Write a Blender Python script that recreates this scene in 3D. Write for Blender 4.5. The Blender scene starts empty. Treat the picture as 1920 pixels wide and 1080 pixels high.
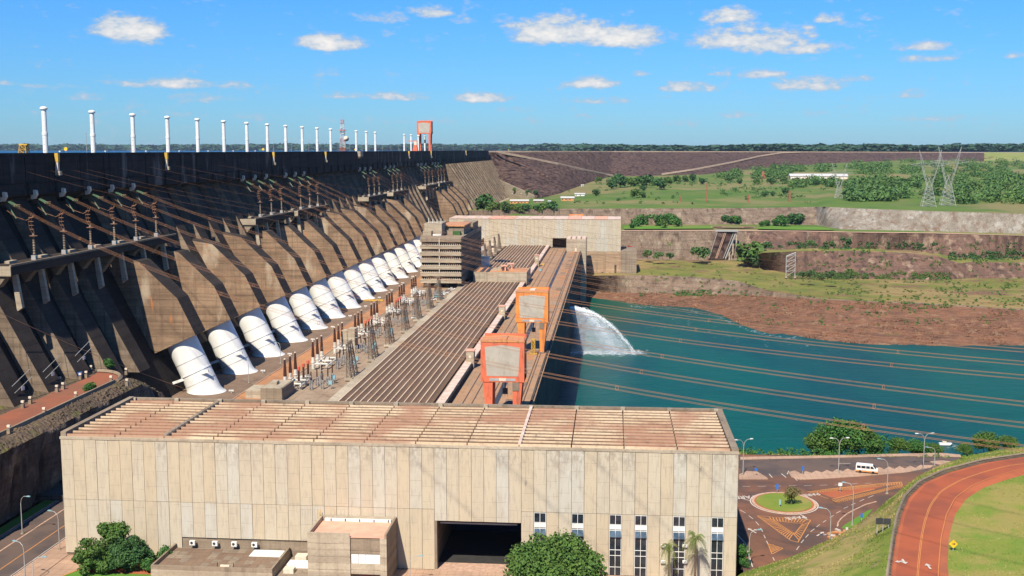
import bpy, math, random
import numpy as np
from mathutils import Vector
R = math.radians
random.seed(7)
rng = np.random.default_rng(11)
S = bpy.context.scene
COL = S.collection

# ---------------------------------------------------------------- camera
CAM = (0.0, 0.0, 126.9)
F, VPX, HY = 2133.0, 1150.0, 281.0
PITCH = math.atan((540 - HY) / F)
YAW = math.atan((VPX - 960) * math.cos(PITCH) / F)
cam_d = bpy.data.cameras.new('camera'); cam = bpy.data.objects.new('camera', cam_d); COL.objects.link(cam)
cam.location = CAM; cam.rotation_euler = (math.pi / 2 - PITCH, 0, YAW)
cam_d.sensor_width = 36; cam_d.lens = F / 1920 * 36; cam_d.clip_start = 1; cam_d.clip_end = 60000
S.camera = cam

S.cycles.transparent_max_bounces = 40
HAZE = 1.9e-5
# ---------------------------------------------------------------- daylight
SUNV = Vector((-0.20, -0.84, 1.0)).normalized()
S.view_settings.view_transform = 'Standard'; S.view_settings.look = 'None'
S.view_settings.exposure = 0.70; S.view_settings.gamma = 1
world = bpy.data.worlds.new('World'); S.world = world; world.use_nodes = True
sun_d = bpy.data.lights.new('sun', 'SUN'); sun = bpy.data.objects.new('sun', sun_d); COL.objects.link(sun)
sun_d.energy = 5.0; sun_d.angle = R(0.53); sun_d.color = (1.0, 0.92, 0.79)
sun.rotation_euler = SUNV.to_track_quat('Z', 'Y').to_euler(); sun.location = (0, 0, 400)

def cam_ray(px, py):
    a, b = (px - 960) / F, -(py - 540) / F          # right, up, forward = 1
    fw, up = math.cos(PITCH) + b * math.sin(PITCH), -math.sin(PITCH) + b * math.cos(PITCH)
    return Vector((a * math.cos(YAW) - fw * math.sin(YAW), a * math.sin(YAW) + fw * math.cos(YAW), up))
def W(px, py, z=None, y=None, x=None):
    """the place a sight line of the photograph reaches on a level z (or at a known y or x)"""
    d = cam_ray(px, py)
    t = (z - CAM[2]) / d.z if z is not None else (y / d.y if y is not None else x / d.x)
    return Vector((d.x * t, d.y * t, CAM[2] + d.z * t))

def build_world():
    nt = world.node_tree; nt.nodes.clear(); N = nt.nodes; L = nt.links
    def math_(op, a, b=None, c=None, clamp=False):
        n = N.new('ShaderNodeMath'); n.operation = op; n.use_clamp = clamp
        for i, v in enumerate((a, b, c)):
            if v is None: continue
            if isinstance(v, (int, float)): n.inputs[i].default_value = v
            else: L.new(v, n.inputs[i])
        return n.outputs[0]
    out = N.new('ShaderNodeOutputWorld'); bg = N.new('ShaderNodeBackground'); L.new(bg.outputs[0], out.inputs[0])
    sky = N.new('ShaderNodeTexSky'); sky.sky_type = 'NISHITA'; sky.sun_disc = False
    sky.sun_elevation = math.asin(SUNV.z); sky.sun_rotation = math.atan2(SUNV.x, SUNV.y)
    sky.altitude = 200; sky.air_density = 1.0; sky.dust_density = 0.3; sky.ozone_density = 2.2
    tc = N.new('ShaderNodeTexCoord')
    nrm = N.new('ShaderNodeVectorMath'); nrm.operation = 'NORMALIZE'; L.new(tc.outputs['Generated'], nrm.inputs[0])
    sep = N.new('ShaderNodeSeparateXYZ'); L.new(nrm.outputs[0], sep.inputs[0])
    az = math_('ARCTAN2', sep.outputs[0], sep.outputs[1]); el = math_('ARCSINE', sep.outputs[2])
    comb = N.new('ShaderNodeCombineXYZ'); L.new(az, comb.inputs[0]); L.new(math_('MULTIPLY', el, 2.0), comb.inputs[1])
    def noise(scale, detail, dist=0.0):
        n = N.new('ShaderNodeTexNoise'); n.inputs['Scale'].default_value = scale; n.inputs['Detail'].default_value = detail
        n.inputs['Roughness'].default_value = 0.6; n.inputs['Distortion'].default_value = dist
        L.new(comb.outputs[0], n.inputs['Vector']); return n.outputs['Fac']
    n1, n2 = noise(34, 7), noise(120, 5)
    wob = math_('ADD', math_('MULTIPLY', math_('SUBTRACT', n1, .5), 2.6), math_('MULTIPLY', math_('SUBTRACT', n2, .5), 1.6))
    # clouds: (px, py, half width, half height, density) - turned into directions; more go round the whole sky
    cl = [(245,60,62,22,1),(262,82,60,6,.4),(622,84,66,14,1),(712,35,60,9,.35),(808,24,40,13,.9),(868,40,28,7,.6),(935,37,40,7,.35),
          (1050,64,98,26,1.1),(1170,74,90,20,1.1),(1365,32,48,15,.8),(1410,78,110,24,.95),(1520,92,80,11,.7),(1555,36,26,9,.7),(1590,48,30,7,.5),
          (1630,34,22,6,.5),(1725,88,44,9,.7),(1732,112,46,7,.6),(1108,158,48,12,.95),(1300,166,56,11,.9),(1434,141,44,9,.8),(1520,162,66,13,1),
          (1600,149,36,6,.6),(1200,139,20,5,.5),(1350,140,20,4,.4),(330,159,110,9,.75),(168,184,40,7,.5),(385,186,60,8,.5),(635,180,44,7,.5),
          (745,183,76,8,.7),(908,187,52,9,.95),(1125,190,60,7,.5),(1100,218,30,5,.35),(1380,217,40,6,.4),(1680,182,50,4,.4),(430,217,90,5,.22),
          (960,206,50,5,.3),(1740,222,60,5,.3),(1560,215,50,4,.2),(210,212,80,4,.15),(80,215,40,4,.15),(1905,104,24,6,.5),(1500,52,22,5,.4),(5,157,16,4,.4),(115,162,60,4,.25),(1250,232,90,5,.12),(800,228,120,5,.1)]
    items = []
    for (px, py, w, h, d) in cl:
        v = cam_ray(px, py).normalized()
        items.append((math.atan2(v.x, v.y), math.asin(v.z), w * 1.12 / F, h * 1.55 / F, d))
    rr = random.Random(5)
    for i in range(26):
        a = rr.uniform(.55, 5.6); e = rr.uniform(.06, .5)
        items.append((a if a < math.pi else a - 2 * math.pi, e, rr.uniform(.03, .09), rr.uniform(.008, .02), rr.uniform(.4, 1)))
    tot = shade = None
    for (a, e, w, h, d) in items:
        dx = math_('DIVIDE', math_('SUBTRACT', az, a), w)
        dy = math_('DIVIDE', math_('SUBTRACT', el, e), h)
        # flat base: the lower half counts more
        dyl = math_('MULTIPLY', math_('MINIMUM', dy, 0.0), 0.9)
        dy2 = math_('ADD', dy, dyl)
        r2 = math_('ADD', math_('MULTIPLY', dx, dx), math_('MULTIPLY', dy2, dy2))
        v = math_('SUBTRACT', 1.15, r2)
        v = math_('MULTIPLY', math_('MAXIMUM', v, -1.5), d)
        tot = v if tot is None else math_('MAXIMUM', tot, v)
    dens = math_('ADD', tot, wob)
    mr = N.new('ShaderNodeMapRange'); mr.interpolation_type = 'SMOOTHSTEP'
    mr.inputs['From Min'].default_value = 0.02; mr.inputs['From Max'].default_value = 0.95
    L.new(dens, mr.inputs['Value'])
    cov = math_('MULTIPLY', mr.outputs[0], math_('GREATER_THAN', tot, -1.45))
    # body colour of the cloud: whiter where thicker, faint grey-blue where thin
    mixc = N.new('ShaderNodeMix'); mixc.data_type = 'RGBA'
    mixc.inputs[6].default_value = (4.2, 5.2, 6.4, 1); mixc.inputs[7].default_value = (8.6, 8.3, 8.0, 1)
    mr2 = N.new('ShaderNodeMapRange'); mr2.inputs['From Min'].default_value = .5; mr2.inputs['From Max'].default_value = 1.6
    L.new(dens, mr2.inputs['Value']); L.new(mr2.outputs[0], mixc.inputs[0])
    grade = N.new('ShaderNodeMix'); grade.data_type = 'RGBA'; grade.blend_type = 'MULTIPLY'; grade.inputs[0].default_value = 1
    L.new(sky.outputs[0], grade.inputs[6]); 
    gr = N.new('ShaderNodeMix'); gr.data_type = 'RGBA'; gr.inputs[6].default_value = (0.37, 0.66, 1.06, 1); gr.inputs[7].default_value = (0.24, 0.82, 1.50, 1)
    ge = N.new('ShaderNodeMapRange'); ge.inputs['From Min'].default_value = -0.01; ge.inputs['From Max'].default_value = 0.22; L.new(el, ge.inputs['Value'])
    L.new(ge.outputs[0], gr.inputs[0]); L.new(gr.outputs[2], grade.inputs[7])
    mix = N.new('ShaderNodeMix'); mix.data_type = 'RGBA'
    L.new(cov, mix.inputs[0]); L.new(grade.outputs[2], mix.inputs[6]); L.new(mixc.outputs[2], mix.inputs[7])
    L.new(mix.outputs[2], bg.inputs[0]); bg.inputs[1].default_value = 0.068
build_world()

# ---------------------------------------------------------------- helpers
class MB:
    """collects shapes; build() links them as one mesh object"""
    def __init__(s): s.v = []; s.f = []; s.m = []; s.cur = 0
    def add(s, vs, fs):
        b = len(s.v); s.v += [tuple(p) for p in vs]
        for q in fs: s.f.append(tuple(b + i for i in q)); s.m.append(s.cur)
        return s
    def box(s, x0, x1, y0, y1, z0, z1):
        return s.add([(x0,y0,z0),(x1,y0,z0),(x1,y1,z0),(x0,y1,z0),(x0,y0,z1),(x1,y0,z1),(x1,y1,z1),(x0,y1,z1)],
                     [(0,3,2,1),(4,5,6,7),(0,1,5,4),(1,2,6,5),(2,3,7,6),(3,0,4,7)])
    def prism(s, pts, a0, a1, axis='y'):
        """profile pts extruded along an axis: y -> pts are (x,z); x -> (y,z); z -> (x,y)"""
        n = len(pts)
        mk = {'y': lambda p, a: (p[0], a, p[1]), 'x': lambda p, a: (a, p[0], p[1]), 'z': lambda p, a: (p[0], p[1], a)}[axis]
        area = sum(pts[i][0]*pts[(i+1) % n][1] - pts[(i+1) % n][0]*pts[i][1] for i in range(n))
        if (area < 0) != (axis == 'y'): pts = pts[::-1]
        vs = [mk(p, a0) for p in pts] + [mk(p, a1) for p in pts]
        fs = [tuple(range(n))[::-1], tuple(range(n, 2*n))] + [(i, (i+1) % n, n+(i+1) % n, n+i) for i in range(n)]
        return s.add(vs, fs)
    def tube(s, pts, r, n=6, cap=True):
        pts = [Vector(p) for p in pts]; k = len(pts)
        rs = r if isinstance(r, (list, tuple)) else [r]*k
        vs = []; up = None
        for i, p in enumerate(pts):
            d = (pts[min(i+1, k-1)] - pts[max(i-1, 0)]).normalized()
            if up is None or abs(d.dot(up)) > .98: up = Vector((0,0,1)) if abs(d.z) < .9 else Vector((1,0,0))
            a = d.cross(up).normalized(); b = a.cross(d).normalized(); up = b
            vs += [p + (a*math.cos(2*math.pi*j/n) + b*math.sin(2*math.pi*j/n))*rs[i] for j in range(n)]
        fs = [(i*n+j, i*n+(j+1) % n, (i+1)*n+(j+1) % n, (i+1)*n+j) for i in range(k-1) for j in range(n)]
        if cap: fs += [tuple(range(n))[::-1], tuple(range((k-1)*n, k*n))]
        return s.add(vs, fs)
    def beam(s, p, q, w=.1): return s.tube([p, q], w/1.41, 4)
    def lathe(s, prof, c=(0,0,0), n=16):
        vs = [(c[0]+r*math.cos(2*math.pi*j/n), c[1]+r*math.sin(2*math.pi*j/n), c[2]+z) for r, z in prof for j in range(n)]
        k = len(prof)
        fs = [(i*n+j, i*n+(j+1) % n, (i+1)*n+(j+1) % n, (i+1)*n+j) for i in range(k-1) for j in range(n)]
        return s.add(vs, fs + [tuple(range(n))[::-1], tuple(range((k-1)*n, k*n))])
    def mesh(s, name, mats, smooth=False):
        me = bpy.data.meshes.new(name); me.from_pydata(s.v, [], s.f)
        for m in (mats if isinstance(mats, (list, tuple)) else [mats]): me.materials.append(m)
        if any(s.m): me.polygons.foreach_set('material_index', s.m)
        if smooth: me.polygons.foreach_set('use_smooth', [True]*len(s.f))
        me.update(); return me
    def build(s, name, mats, parent=None, smooth=False, loc=None):
        return link(name, s.mesh(name, mats, smooth), parent, loc)
def link(name, me, parent=None, loc=None, rot=None):
    """loc None under a parent: the mesh is in world coordinates"""
    o = bpy.data.objects.new(name, me); COL.objects.link(o)
    if parent is not None:
        o.parent = parent; o.location = -origin(parent) if loc is None else loc
    elif loc is not None: o.location = loc
    if rot: o.rotation_euler = rot
    return o
def origin(o):
    v = Vector(o.location)
    while o.parent: o = o.parent; v += Vector(o.location)
    return v
def npmesh(name, v, f, mats, smooth=False, mi=None):
    """fast mesh from numpy arrays (faces all of one size)"""
    me = bpy.data.meshes.new(name); v = np.asarray(v, np.float32); f = np.asarray(f, np.int32); k = f.shape[1]
    me.vertices.add(len(v)); me.vertices.foreach_set('co', v.ravel())
    me.loops.add(f.size); me.loops.foreach_set('vertex_index', f.ravel())
    me.polygons.add(len(f)); me.polygons.foreach_set('loop_start', np.arange(0, f.size, k, dtype=np.int32))
    for m in (mats if isinstance(mats, (list, tuple)) else [mats]): me.materials.append(m)
    if mi is not None: me.polygons.foreach_set('material_index', np.asarray(mi, np.int32))
    me.update(calc_edges=True)
    if smooth: me.polygons.foreach_set('use_smooth', np.ones(len(f), bool))
    return me
def thing(name, label, cat, loc=(0,0,0), group=None, rz=0):
    o = bpy.data.objects.new(name, None); COL.objects.link(o); o.location = loc; o.rotation_euler = (0,0,rz)
    o.empty_display_size = 1; o['label'] = label; o['category'] = cat
    if group: o['group'] = group
    return o
def tag(o, label=None, cat=None, group=None, kind=None):
    for k, v in (('label', label), ('category', cat), ('group', group), ('kind', kind)):
        if v: o[k] = v
    return o
def dup(root, loc, label=None, group=None, rz=None):
    r = root.copy(); COL.objects.link(r); r.location = loc
    if rz is not None: r.rotation_euler = (0,0,rz)
    if label: r['label'] = label
    if group: r['group'] = group
    for ch in list(root.children):
        c = ch.copy(); COL.objects.link(c); c.parent = r
        for g in list(ch.children):
            d = g.copy(); COL.objects.link(d); d.parent = c
    return r
ORD = ['first','second','third','fourth','fifth','sixth','seventh','eighth','ninth','tenth','eleventh','twelfth','thirteenth',
       'fourteenth','fifteenth','sixteenth','seventeenth','eighteenth','nineteenth','twentieth','twenty-first','twenty-second','twenty-third','twenty-fourth','twenty-fifth','twenty-sixth']

# numpy value noise
def _h(i, j, k, s=0):
    n = (i.astype(np.int64)*73856093) ^ (j.astype(np.int64)*19349663) ^ (k.astype(np.int64)*83492791) ^ (s*2654435761 & 0xffffffff)
    n = (n ^ (n >> 13)) * 1274126177 & 0xffffffff
    n = (n ^ (n >> 16)) & 0xffffff
    return n / 0xffffff * 2 - 1
def vnoise(p, s=0):
    p = np.asarray(p, float); i = np.floor(p).astype(np.int64); f = p - i; f = f*f*(3-2*f); o = 0
    for a in (0,1):
        for b in (0,1):
            for c in (0,1):
                w = (f[:,0] if a else 1-f[:,0])*(f[:,1] if b else 1-f[:,1])*(f[:,2] if c else 1-f[:,2])
                o = o + w*_h(i[:,0]+a, i[:,1]+b, i[:,2]+c, s)
    return o
def fbm(p, scale, octs=4, s=0, rough=.5):
    p = np.asarray(p, float)/scale; a = 1; t = 0; o = 0
    for k in range(octs): o = o + a*vnoise(p, s+k); t += a; a *= rough; p = p*2.03 + 17.1
    return o/t
# ---------------------------------------------------------------- materials
class NT:
    def __init__(s, name, rough=.85, spec=.25):
        s.m = bpy.data.materials.new(name); s.m.use_nodes = True; s.nt = s.m.node_tree; s.N = s.nt.nodes; s.L = s.nt.links
        s.b = s.N['Principled BSDF']; s.b.inputs['Roughness'].default_value = rough; s.b.inputs['Specular IOR Level'].default_value = spec
        s.geo = s.N.new('ShaderNodeNewGeometry'); s.pos = s.geo.outputs['Position']
    def set(s, sock, v):
        if v is None: return
        if hasattr(v, 'links') or isinstance(v, bpy.types.NodeSocket): s.L.new(v, sock)
        elif isinstance(v, (tuple, list)) and len(v) == 3 and sock.type == 'RGBA': sock.default_value = (*v, 1)
        else: sock.default_value = v
    def vec(s, scale=(1,1,1), src=None, off=(0,0,0)):
        n = s.N.new('ShaderNodeMapping'); s.L.new(src or s.pos, n.inputs[0]); n.inputs['Scale'].default_value = scale; n.inputs['Location'].default_value = off
        return n.outputs[0]
    def noise(s, scale, detail=4, vec=None, rough=.55, dist=0):
        n = s.N.new('ShaderNodeTexNoise'); s.L.new(vec or s.pos, n.inputs['Vector']); n.inputs['Scale'].default_value = scale
        n.inputs['Detail'].default_value = detail; n.inputs['Roughness'].default_value = rough; n.inputs['Distortion'].default_value = dist
        return n.outputs['Fac']
    def voro(s, scale, vec=None, feature='F1', out='Distance'):
        n = s.N.new('ShaderNodeTexVoronoi'); n.feature = feature; s.L.new(vec or s.pos, n.inputs['Vector']); n.inputs['Scale'].default_value = scale
        return n.outputs[out]
    def ramp(s, v, a, b, smooth=True):
        n = s.N.new('ShaderNodeMapRange'); n.inputs['From Min'].default_value = a; n.inputs['From Max'].default_value = b
        if smooth: n.interpolation_type = 'SMOOTHSTEP'
        s.set(n.inputs['Value'], v); return n.outputs[0]
    def math(s, op, a, b=None):
        n = s.N.new('ShaderNodeMath'); n.operation = op; s.set(n.inputs[0], a); s.set(n.inputs[1], b); return n.outputs[0]
    def mix(s, fac, a, b, mode='MIX'):
        n = s.N.new('ShaderNodeMix'); n.data_type = 'RGBA'; n.blend_type = mode
        s.set(n.inputs[0], fac); s.set(n.inputs[6], a); s.set(n.inputs[7], b); return n.outputs[2]
    def xyz(s, src=None):
        n = s.N.new('ShaderNodeSeparateXYZ'); s.L.new(src or s.pos, n.inputs[0]); return n.outputs
    def rand(s):
        n = s.N.new('ShaderNodeObjectInfo'); return n.outputs['Random']
    def hsv(s, col, h=.5, sat=1, v=1):
        n = s.N.new('ShaderNodeHueSaturation'); s.set(n.inputs['Color'], col); s.set(n.inputs['Hue'], h); s.set(n.inputs['Saturation'], sat); s.set(n.inputs['Value'], v); return n.outputs[0]
    def bump(s, h, strength=.5, dist=.1):
        n = s.N.new('ShaderNodeBump'); n.inputs['Strength'].default_value = strength; n.inputs['Distance'].default_value = dist
        s.set(n.inputs['Height'], h); s.L.new(n.outputs[0], s.b.inputs['Normal'])
    def out(s, col): s.set(s.b.inputs['Base Color'], col); return s.m

def m_flat(name, col, rough=.7, spec=.3, var=.12, scale=.8, metal=0):
    t = NT(name, rough, spec); n = t.noise(scale, 5)
    c = t.mix(t.ramp(n, .3, .7), tuple(x*(1-var) for x in col), tuple(min(1, x*(1+var)) for x in col))
    t.b.inputs['Metallic'].default_value = metal
    return t.out(c)

def m_concrete(name, a, b, stain=(.07,.05,.035), lift=2.5, line=.045, streak=.5, bright=None, rust=0.0, dirt=.5):
    """cast concrete: pour lines every lift metres, vertical runs, stains"""
    t = NT(name, .9, .15); x = t.xyz()
    big = t.noise(.035, 5); mid = t.noise(.25, 6); fine = t.noise(2.2, 4)
    c = t.mix(t.ramp(t.math('ADD', t.math('MULTIPLY', big, .6), t.math('MULTIPLY', mid, .4)), .38, .62), a, b)
    c = t.mix(t.math('MULTIPLY', t.ramp(fine, .35, .75), .25), c, stain)
    layer = t.noise(.55, 3, t.vec((.05,.05,1)))                         # lift-to-lift tone
    c = t.mix(t.math('MULTIPLY', t.ramp(layer, .42, .62), .35), c, stain)
    st = t.noise(.8, 5, t.vec((1,1,.045)))                              # vertical runs
    c = t.mix(t.math('MULTIPLY', t.ramp(st, .5, .72), streak), c, stain)
    z = t.math('FRACT', t.math('DIVIDE', t.math('ADD', x[2], t.math('MULTIPLY', mid, .08)), lift))
    ln = t.math('LESS_THAN', z, line)
    c = t.mix(t.math('MULTIPLY', ln, t.math('MULTIPLY', t.ramp(t.noise(.3, 3), .3, .6), .75)), c, stain)
    yv = t.math('FRACT', t.math('DIVIDE', t.math('ADD', x[0], x[1]), 6.3))
    c = t.mix(t.math('MULTIPLY', t.math('LESS_THAN', yv, .012), .35), c, stain)
    if bright:
        w = t.noise(.12, 6, t.vec((1,1,.3), off=(9,4,2)))
        c = t.mix(t.math('MULTIPLY', t.ramp(w, .55, .7), .6), c, bright)
    if rust:
        w = t.noise(.5, 5, t.vec((1,1,.22), off=(31,4,2)))
        c = t.mix(t.math('MULTIPLY', t.ramp(w, .66, .73), rust), c, (.42,.15,.05))
    t.bump(t.math('ADD', fine, t.math('MULTIPLY', ln, -1.5)), .5, .08)
    return t.out(c)

M = {}
M['dam'] = m_concrete('weathered_dam_concrete', (.31,.205,.125), (.20,.13,.08), (.07,.044,.03), streak=.45, bright=(.46,.37,.26), rust=.7, line=.07)
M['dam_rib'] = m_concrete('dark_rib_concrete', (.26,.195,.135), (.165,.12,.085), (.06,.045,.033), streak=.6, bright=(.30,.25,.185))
M['dam_top'] = m_concrete('shade_painted_slope_concrete', (.060,.045,.035), (.040,.031,.025), (.018,.014,.012), streak=.3, lift=3.4)  # near-black base colour carries painted shade for the sunless dam faces
M['wall_up'] = m_concrete('shade_painted_crest_concrete', (.042,.037,.036), (.024,.022,.022), (.009,.008,.008), streak=.85, lift=3.0, bright=(.19,.17,.155))  # wall's own shade put into the base colour, with pale weathering patches
M['dam_inner'] = m_concrete('shade_painted_recess_concrete', (.028,.022,.020), (.018,.015,.014), (.009,.008,.008), streak=.6)  # deep recess shade painted into the colour of the inner faces
M['conc_light'] = m_concrete('pale_concrete', (.44,.37,.27), (.36,.30,.215), (.16,.12,.085), streak=.4, lift=2.6, rust=.3)
M['conc_mid'] = m_concrete('brown_grey_concrete', (.30,.235,.165), (.235,.18,.125), (.10,.075,.055), streak=.5, lift=2.2)
M['river_face'] = m_concrete('orange_stained_river_concrete', (.46,.31,.19), (.36,.25,.155), (.13,.09,.06), streak=.6, lift=3.0, rust=.8)
M['conc_wall'] = m_concrete('river_wall_concrete', (.10,.08,.065), (.06,.05,.043), (.02,.018,.016), streak=.85, lift=3.0, rust=.5)

def m_panel(name='facade_panel_concrete', sat=1.0):
    t = NT(name, .88, .15); r = t.rand(); x = t.xyz()
    off = t.math('MULTIPLY', r, 57.0)
    cmb = t.N.new('ShaderNodeCombineXYZ'); t.L.new(off, cmb.inputs[0]); t.L.new(off, cmb.inputs[2])
    ad = t.N.new('ShaderNodeVectorMath'); ad.operation = 'ADD'; t.L.new(t.pos, ad.inputs[0]); t.L.new(cmb.outputs[0], ad.inputs[1]); p = ad.outputs[0]
    r2 = t.math('FRACT', t.math('MULTIPLY', r, 7.31))
    c = t.mix(r, (.455,.395,.295), (.445,.365,.25))
    c = t.mix(t.ramp(r2, .62, .95), c, (.44,.415,.345))
    c = t.mix(t.math('MULTIPLY', t.ramp(t.math('FRACT', t.math('MULTIPLY', r, 13.7)), .6, 1.0), .3), c, (.40,.33,.24))
    n = t.noise(.5, 6, t.vec((1.2,1.2,.35), p)); c = t.mix(t.math('MULTIPLY', t.ramp(n, .42, .72), .45), c, (.36,.30,.22))
    n2 = t.noise(2.5, 5, t.vec((1,1,.12), p)); c = t.mix(t.math('MULTIPLY', t.ramp(n2, .50, .70), .55), c, (.30,.25,.19))
    n3 = t.noise(5, 4, p); c = t.mix(t.math('MULTIPLY', t.ramp(n3, .5, .7), .2), c, (.26,.21,.16))
    # grime gathered below the coping
    top = t.ramp(x[2], 61.5, 68.4); g = t.noise(1.6, 5, t.vec((1,1,.5), p))
    c = t.mix(t.math('MULTIPLY', t.math('MULTIPLY', top, t.ramp(g, .40, .65)), t.math('MULTIPLY', t.ramp(r2, .1, .8), .5)), c, (.20,.165,.125))
    w = t.noise(2.2, 3, t.vec((1,1,.04), off=(3,1,0))); z2 = t.ramp(x[2], 46, 56)
    c = t.mix(t.math('MULTIPLY', t.math('MULTIPLY', t.ramp(w, .60, .70), z2), .4), c, (.20,.18,.16))
    hl = t.math('LESS_THAN', t.math('FRACT', t.math('ADD', t.math('DIVIDE', x[2], 3.1), r)), .018)
    c = t.mix(t.math('MULTIPLY', hl, t.ramp(n, .3, .6)), c, (.26,.22,.17))
    t.bump(n3, .25, .03)
    return t.out(c)
M['panel'] = m_panel()

def m_shell(name, a, b, red, grime=(.10,.075,.055)):
    t = NT(name, .85, .2); r = t.rand()
    c = t.mix(r, a, b)
    c = t.mix(t.math('MULTIPLY', t.ramp(t.noise(.06, 2, t.vec((1,1,1), off=(7,3,0))), .46, .60), red), c, (.27,.125,.08))
    n = t.noise(1.3, 6); c = t.mix(t.math('MULTIPLY', t.ramp(n, .45, .75), .5), c, grime)
    n2 = t.noise(9, 3); c = t.mix(t.math('MULTIPLY', t.ramp(n2, .5, .8), .3), c, grime)
    t.bump(n, .3, .05)
    return t.out(c)
M['shell_hall'] = m_shell('hall_roof_shell', (.130,.075,.042), (.100,.060,.035), .6, (.055,.034,.022))
M['shell_rib'] = m_shell('hall_roof_rib', (.62,.49,.33), (.54,.39,.25), .65, (.28,.18,.11))
M['shell_pow'] = m_shell('powerhouse_roof_shell', (.150,.094,.058), (.12,.075,.047), .1, (.06,.04,.027))
M['rib_pow'] = m_shell('powerhouse_roof_rib', (.60,.48,.36), (.54,.38,.25), .15, (.28,.19,.12))

def m_white(name='white_painted_steel'):
    t = NT(name, .42, .4); n = t.noise(.35, 5, t.vec((1,1,.4))); n2 = t.noise(2.4, 4, t.vec((1,1,.15)))
    c = t.mix(t.ramp(n, .35, .7), (.70,.69,.645), (.61,.595,.54)); c = t.mix(t.math('MULTIPLY', t.ramp(n2, .58, .78), .25), c, (.42,.36,.28))
    return t.out(c)
M['white'] = m_white()
M['dirty_white'] = m_flat('dirty_white_paint', (.50,.47,.41), .6, .3, .2, .8)
def m_paint(name, col, dirt=(.16,.06,.03), rough=.5, amt=.35):
    t = NT(name, rough, .35); n = t.noise(1.1, 6, t.vec((1,1,.3)))
    c = t.mix(t.ramp(t.noise(.3, 3), .3, .7), col, tuple(x*.85 for x in col)); c = t.mix(t.math('MULTIPLY', t.ramp(n, .52, .75), amt), c, dirt)
    return t.out(c)
M['orange_red'] = m_paint('faded_red_orange_paint', (.62,.145,.07), amt=.5)
M['orange'] = m_paint('orange_paint', (.72,.23,.05), amt=.5)
M['orange_roof'] = m_paint('rusty_crane_roof', (.55,.25,.09), amt=.6)
M['crane_panel'] = m_paint('pale_crane_cladding', (.40,.355,.285), (.24,.19,.14), .6, .45)
M['yellow'] = m_paint('yellow_paint', (.56,.34,.05), amt=.5)
M['steel'] = m_flat('galvanised_steel', (.30,.29,.27), .5, .5)
M['steel_brown'] = m_flat('brown_weathered_steel', (.19,.145,.105), .6, .3)
M['steel_dark'] = m_flat('dark_steel', (.04,.038,.036), .5, .4)
M['wire'] = m_flat('bronze_conductor', (.30,.15,.075), .55, .3, .1, .2)
M['wire_dim'] = m_flat('aged_conductor', (.16,.08,.045), .6, .3, .1, .2)
M['green_ins'] = m_flat('green_glass_insulator', (.07,.12,.07), .25, .6)
M['brown_ins'] = m_flat('brown_porcelain', (.055,.022,.014), .3, .5)
M['red_cap'] = m_flat('red_painted_cap', (.48,.09,.05), .5, .4)
M['cyan_box'] = m_flat('pale_blue_cabinet', (.20,.36,.40), .5, .3)
M['blue'] = m_flat('blue_plastic', (.03,.12,.38), .45, .4)
M['red'] = m_flat('red_paint', (.50,.03,.02), .5, .4)
M['green_paint'] = m_flat('green_paint', (.05,.25,.12), .5, .3)
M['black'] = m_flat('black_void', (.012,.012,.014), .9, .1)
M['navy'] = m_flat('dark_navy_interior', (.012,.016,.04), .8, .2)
M['rubber'] = m_flat('black_rubber', (.02,.02,.02), .8, .2)
M['brick'] = m_flat('red_brick', (.24,.095,.06), .9, .1, .25)
M['tile_roof'] = m_flat('grey_fibre_roof', (.42,.41,.39), .8, .2)
M['cream'] = m_flat('cream_wall_paint', (.60,.50,.38), .8, .2)
M['pinkroof'] = m_flat('pink_screed_roof', (.58,.31,.215), .85, .15, .1, .5)
M['pink_beam'] = m_flat('pinkish_gutter_concrete', (.53,.40,.32), .85, .15, .2, .5)
M['signpost'] = m_flat('sign_post_grey', (.35,.36,.36), .5, .4)
M['yellow_sign'] = m_flat('sign_yellow', (.85,.45,.02), .5, .3, .03)
def m_glass(name, col, rough=.12):
    t = NT(name, rough, .6); return t.out(t.mix(t.ramp(t.noise(.8, 2), .35, .65), col, tuple(c*1.6+.004 for c in col)))
M['glass'] = m_glass('dark_window_glass', (.012,.016,.022))
M['glass_sky'] = m_glass('tilted_window_glass', (.05,.072,.09), .15)

def m_deck(name, a, b, c3, tile=6.0, line=.02, lcol=(.10,.06,.04)):
    t = NT(name, .9, .15); x = t.xyz(); n = t.noise(.12, 6); n2 = t.noise(.9, 5, t.vec((1,.35,1)))
    c = t.mix(t.ramp(n, .4, .62), a, b); c = t.mix(t.math('MULTIPLY', t.ramp(n2, .5, .75), .55), c, c3)
    for k, s_ in ((0, tile), (1, tile*1.7)):
        c = t.mix(t.math('MULTIPLY', t.math('LESS_THAN', t.math('FRACT', t.math('DIVIDE', x[k], s_)), line), .6), c, lcol)
    return t.out(c)
M['deck_road'] = m_deck('orange_dusty_deck_road', (.40,.19,.085), (.34,.165,.08), (.26,.13,.07), 12, .008)
M['deck'] = m_deck('brown_deck_concrete', (.20,.135,.09), (.165,.11,.075), (.115,.08,.055), 7)
M['deck_yard'] = m_deck('switchyard_deck', (.30,.22,.15), (.25,.175,.115), (.16,.105,.07), 8)
M['deck_down'] = m_deck('downstream_deck', (.335,.20,.115), (.28,.185,.115), (.24,.10,.05), 4.2, .02)
M['rail'] = m_flat('crane_rail', (.10,.065,.045), .6, .3)
M['asphalt'] = None
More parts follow.
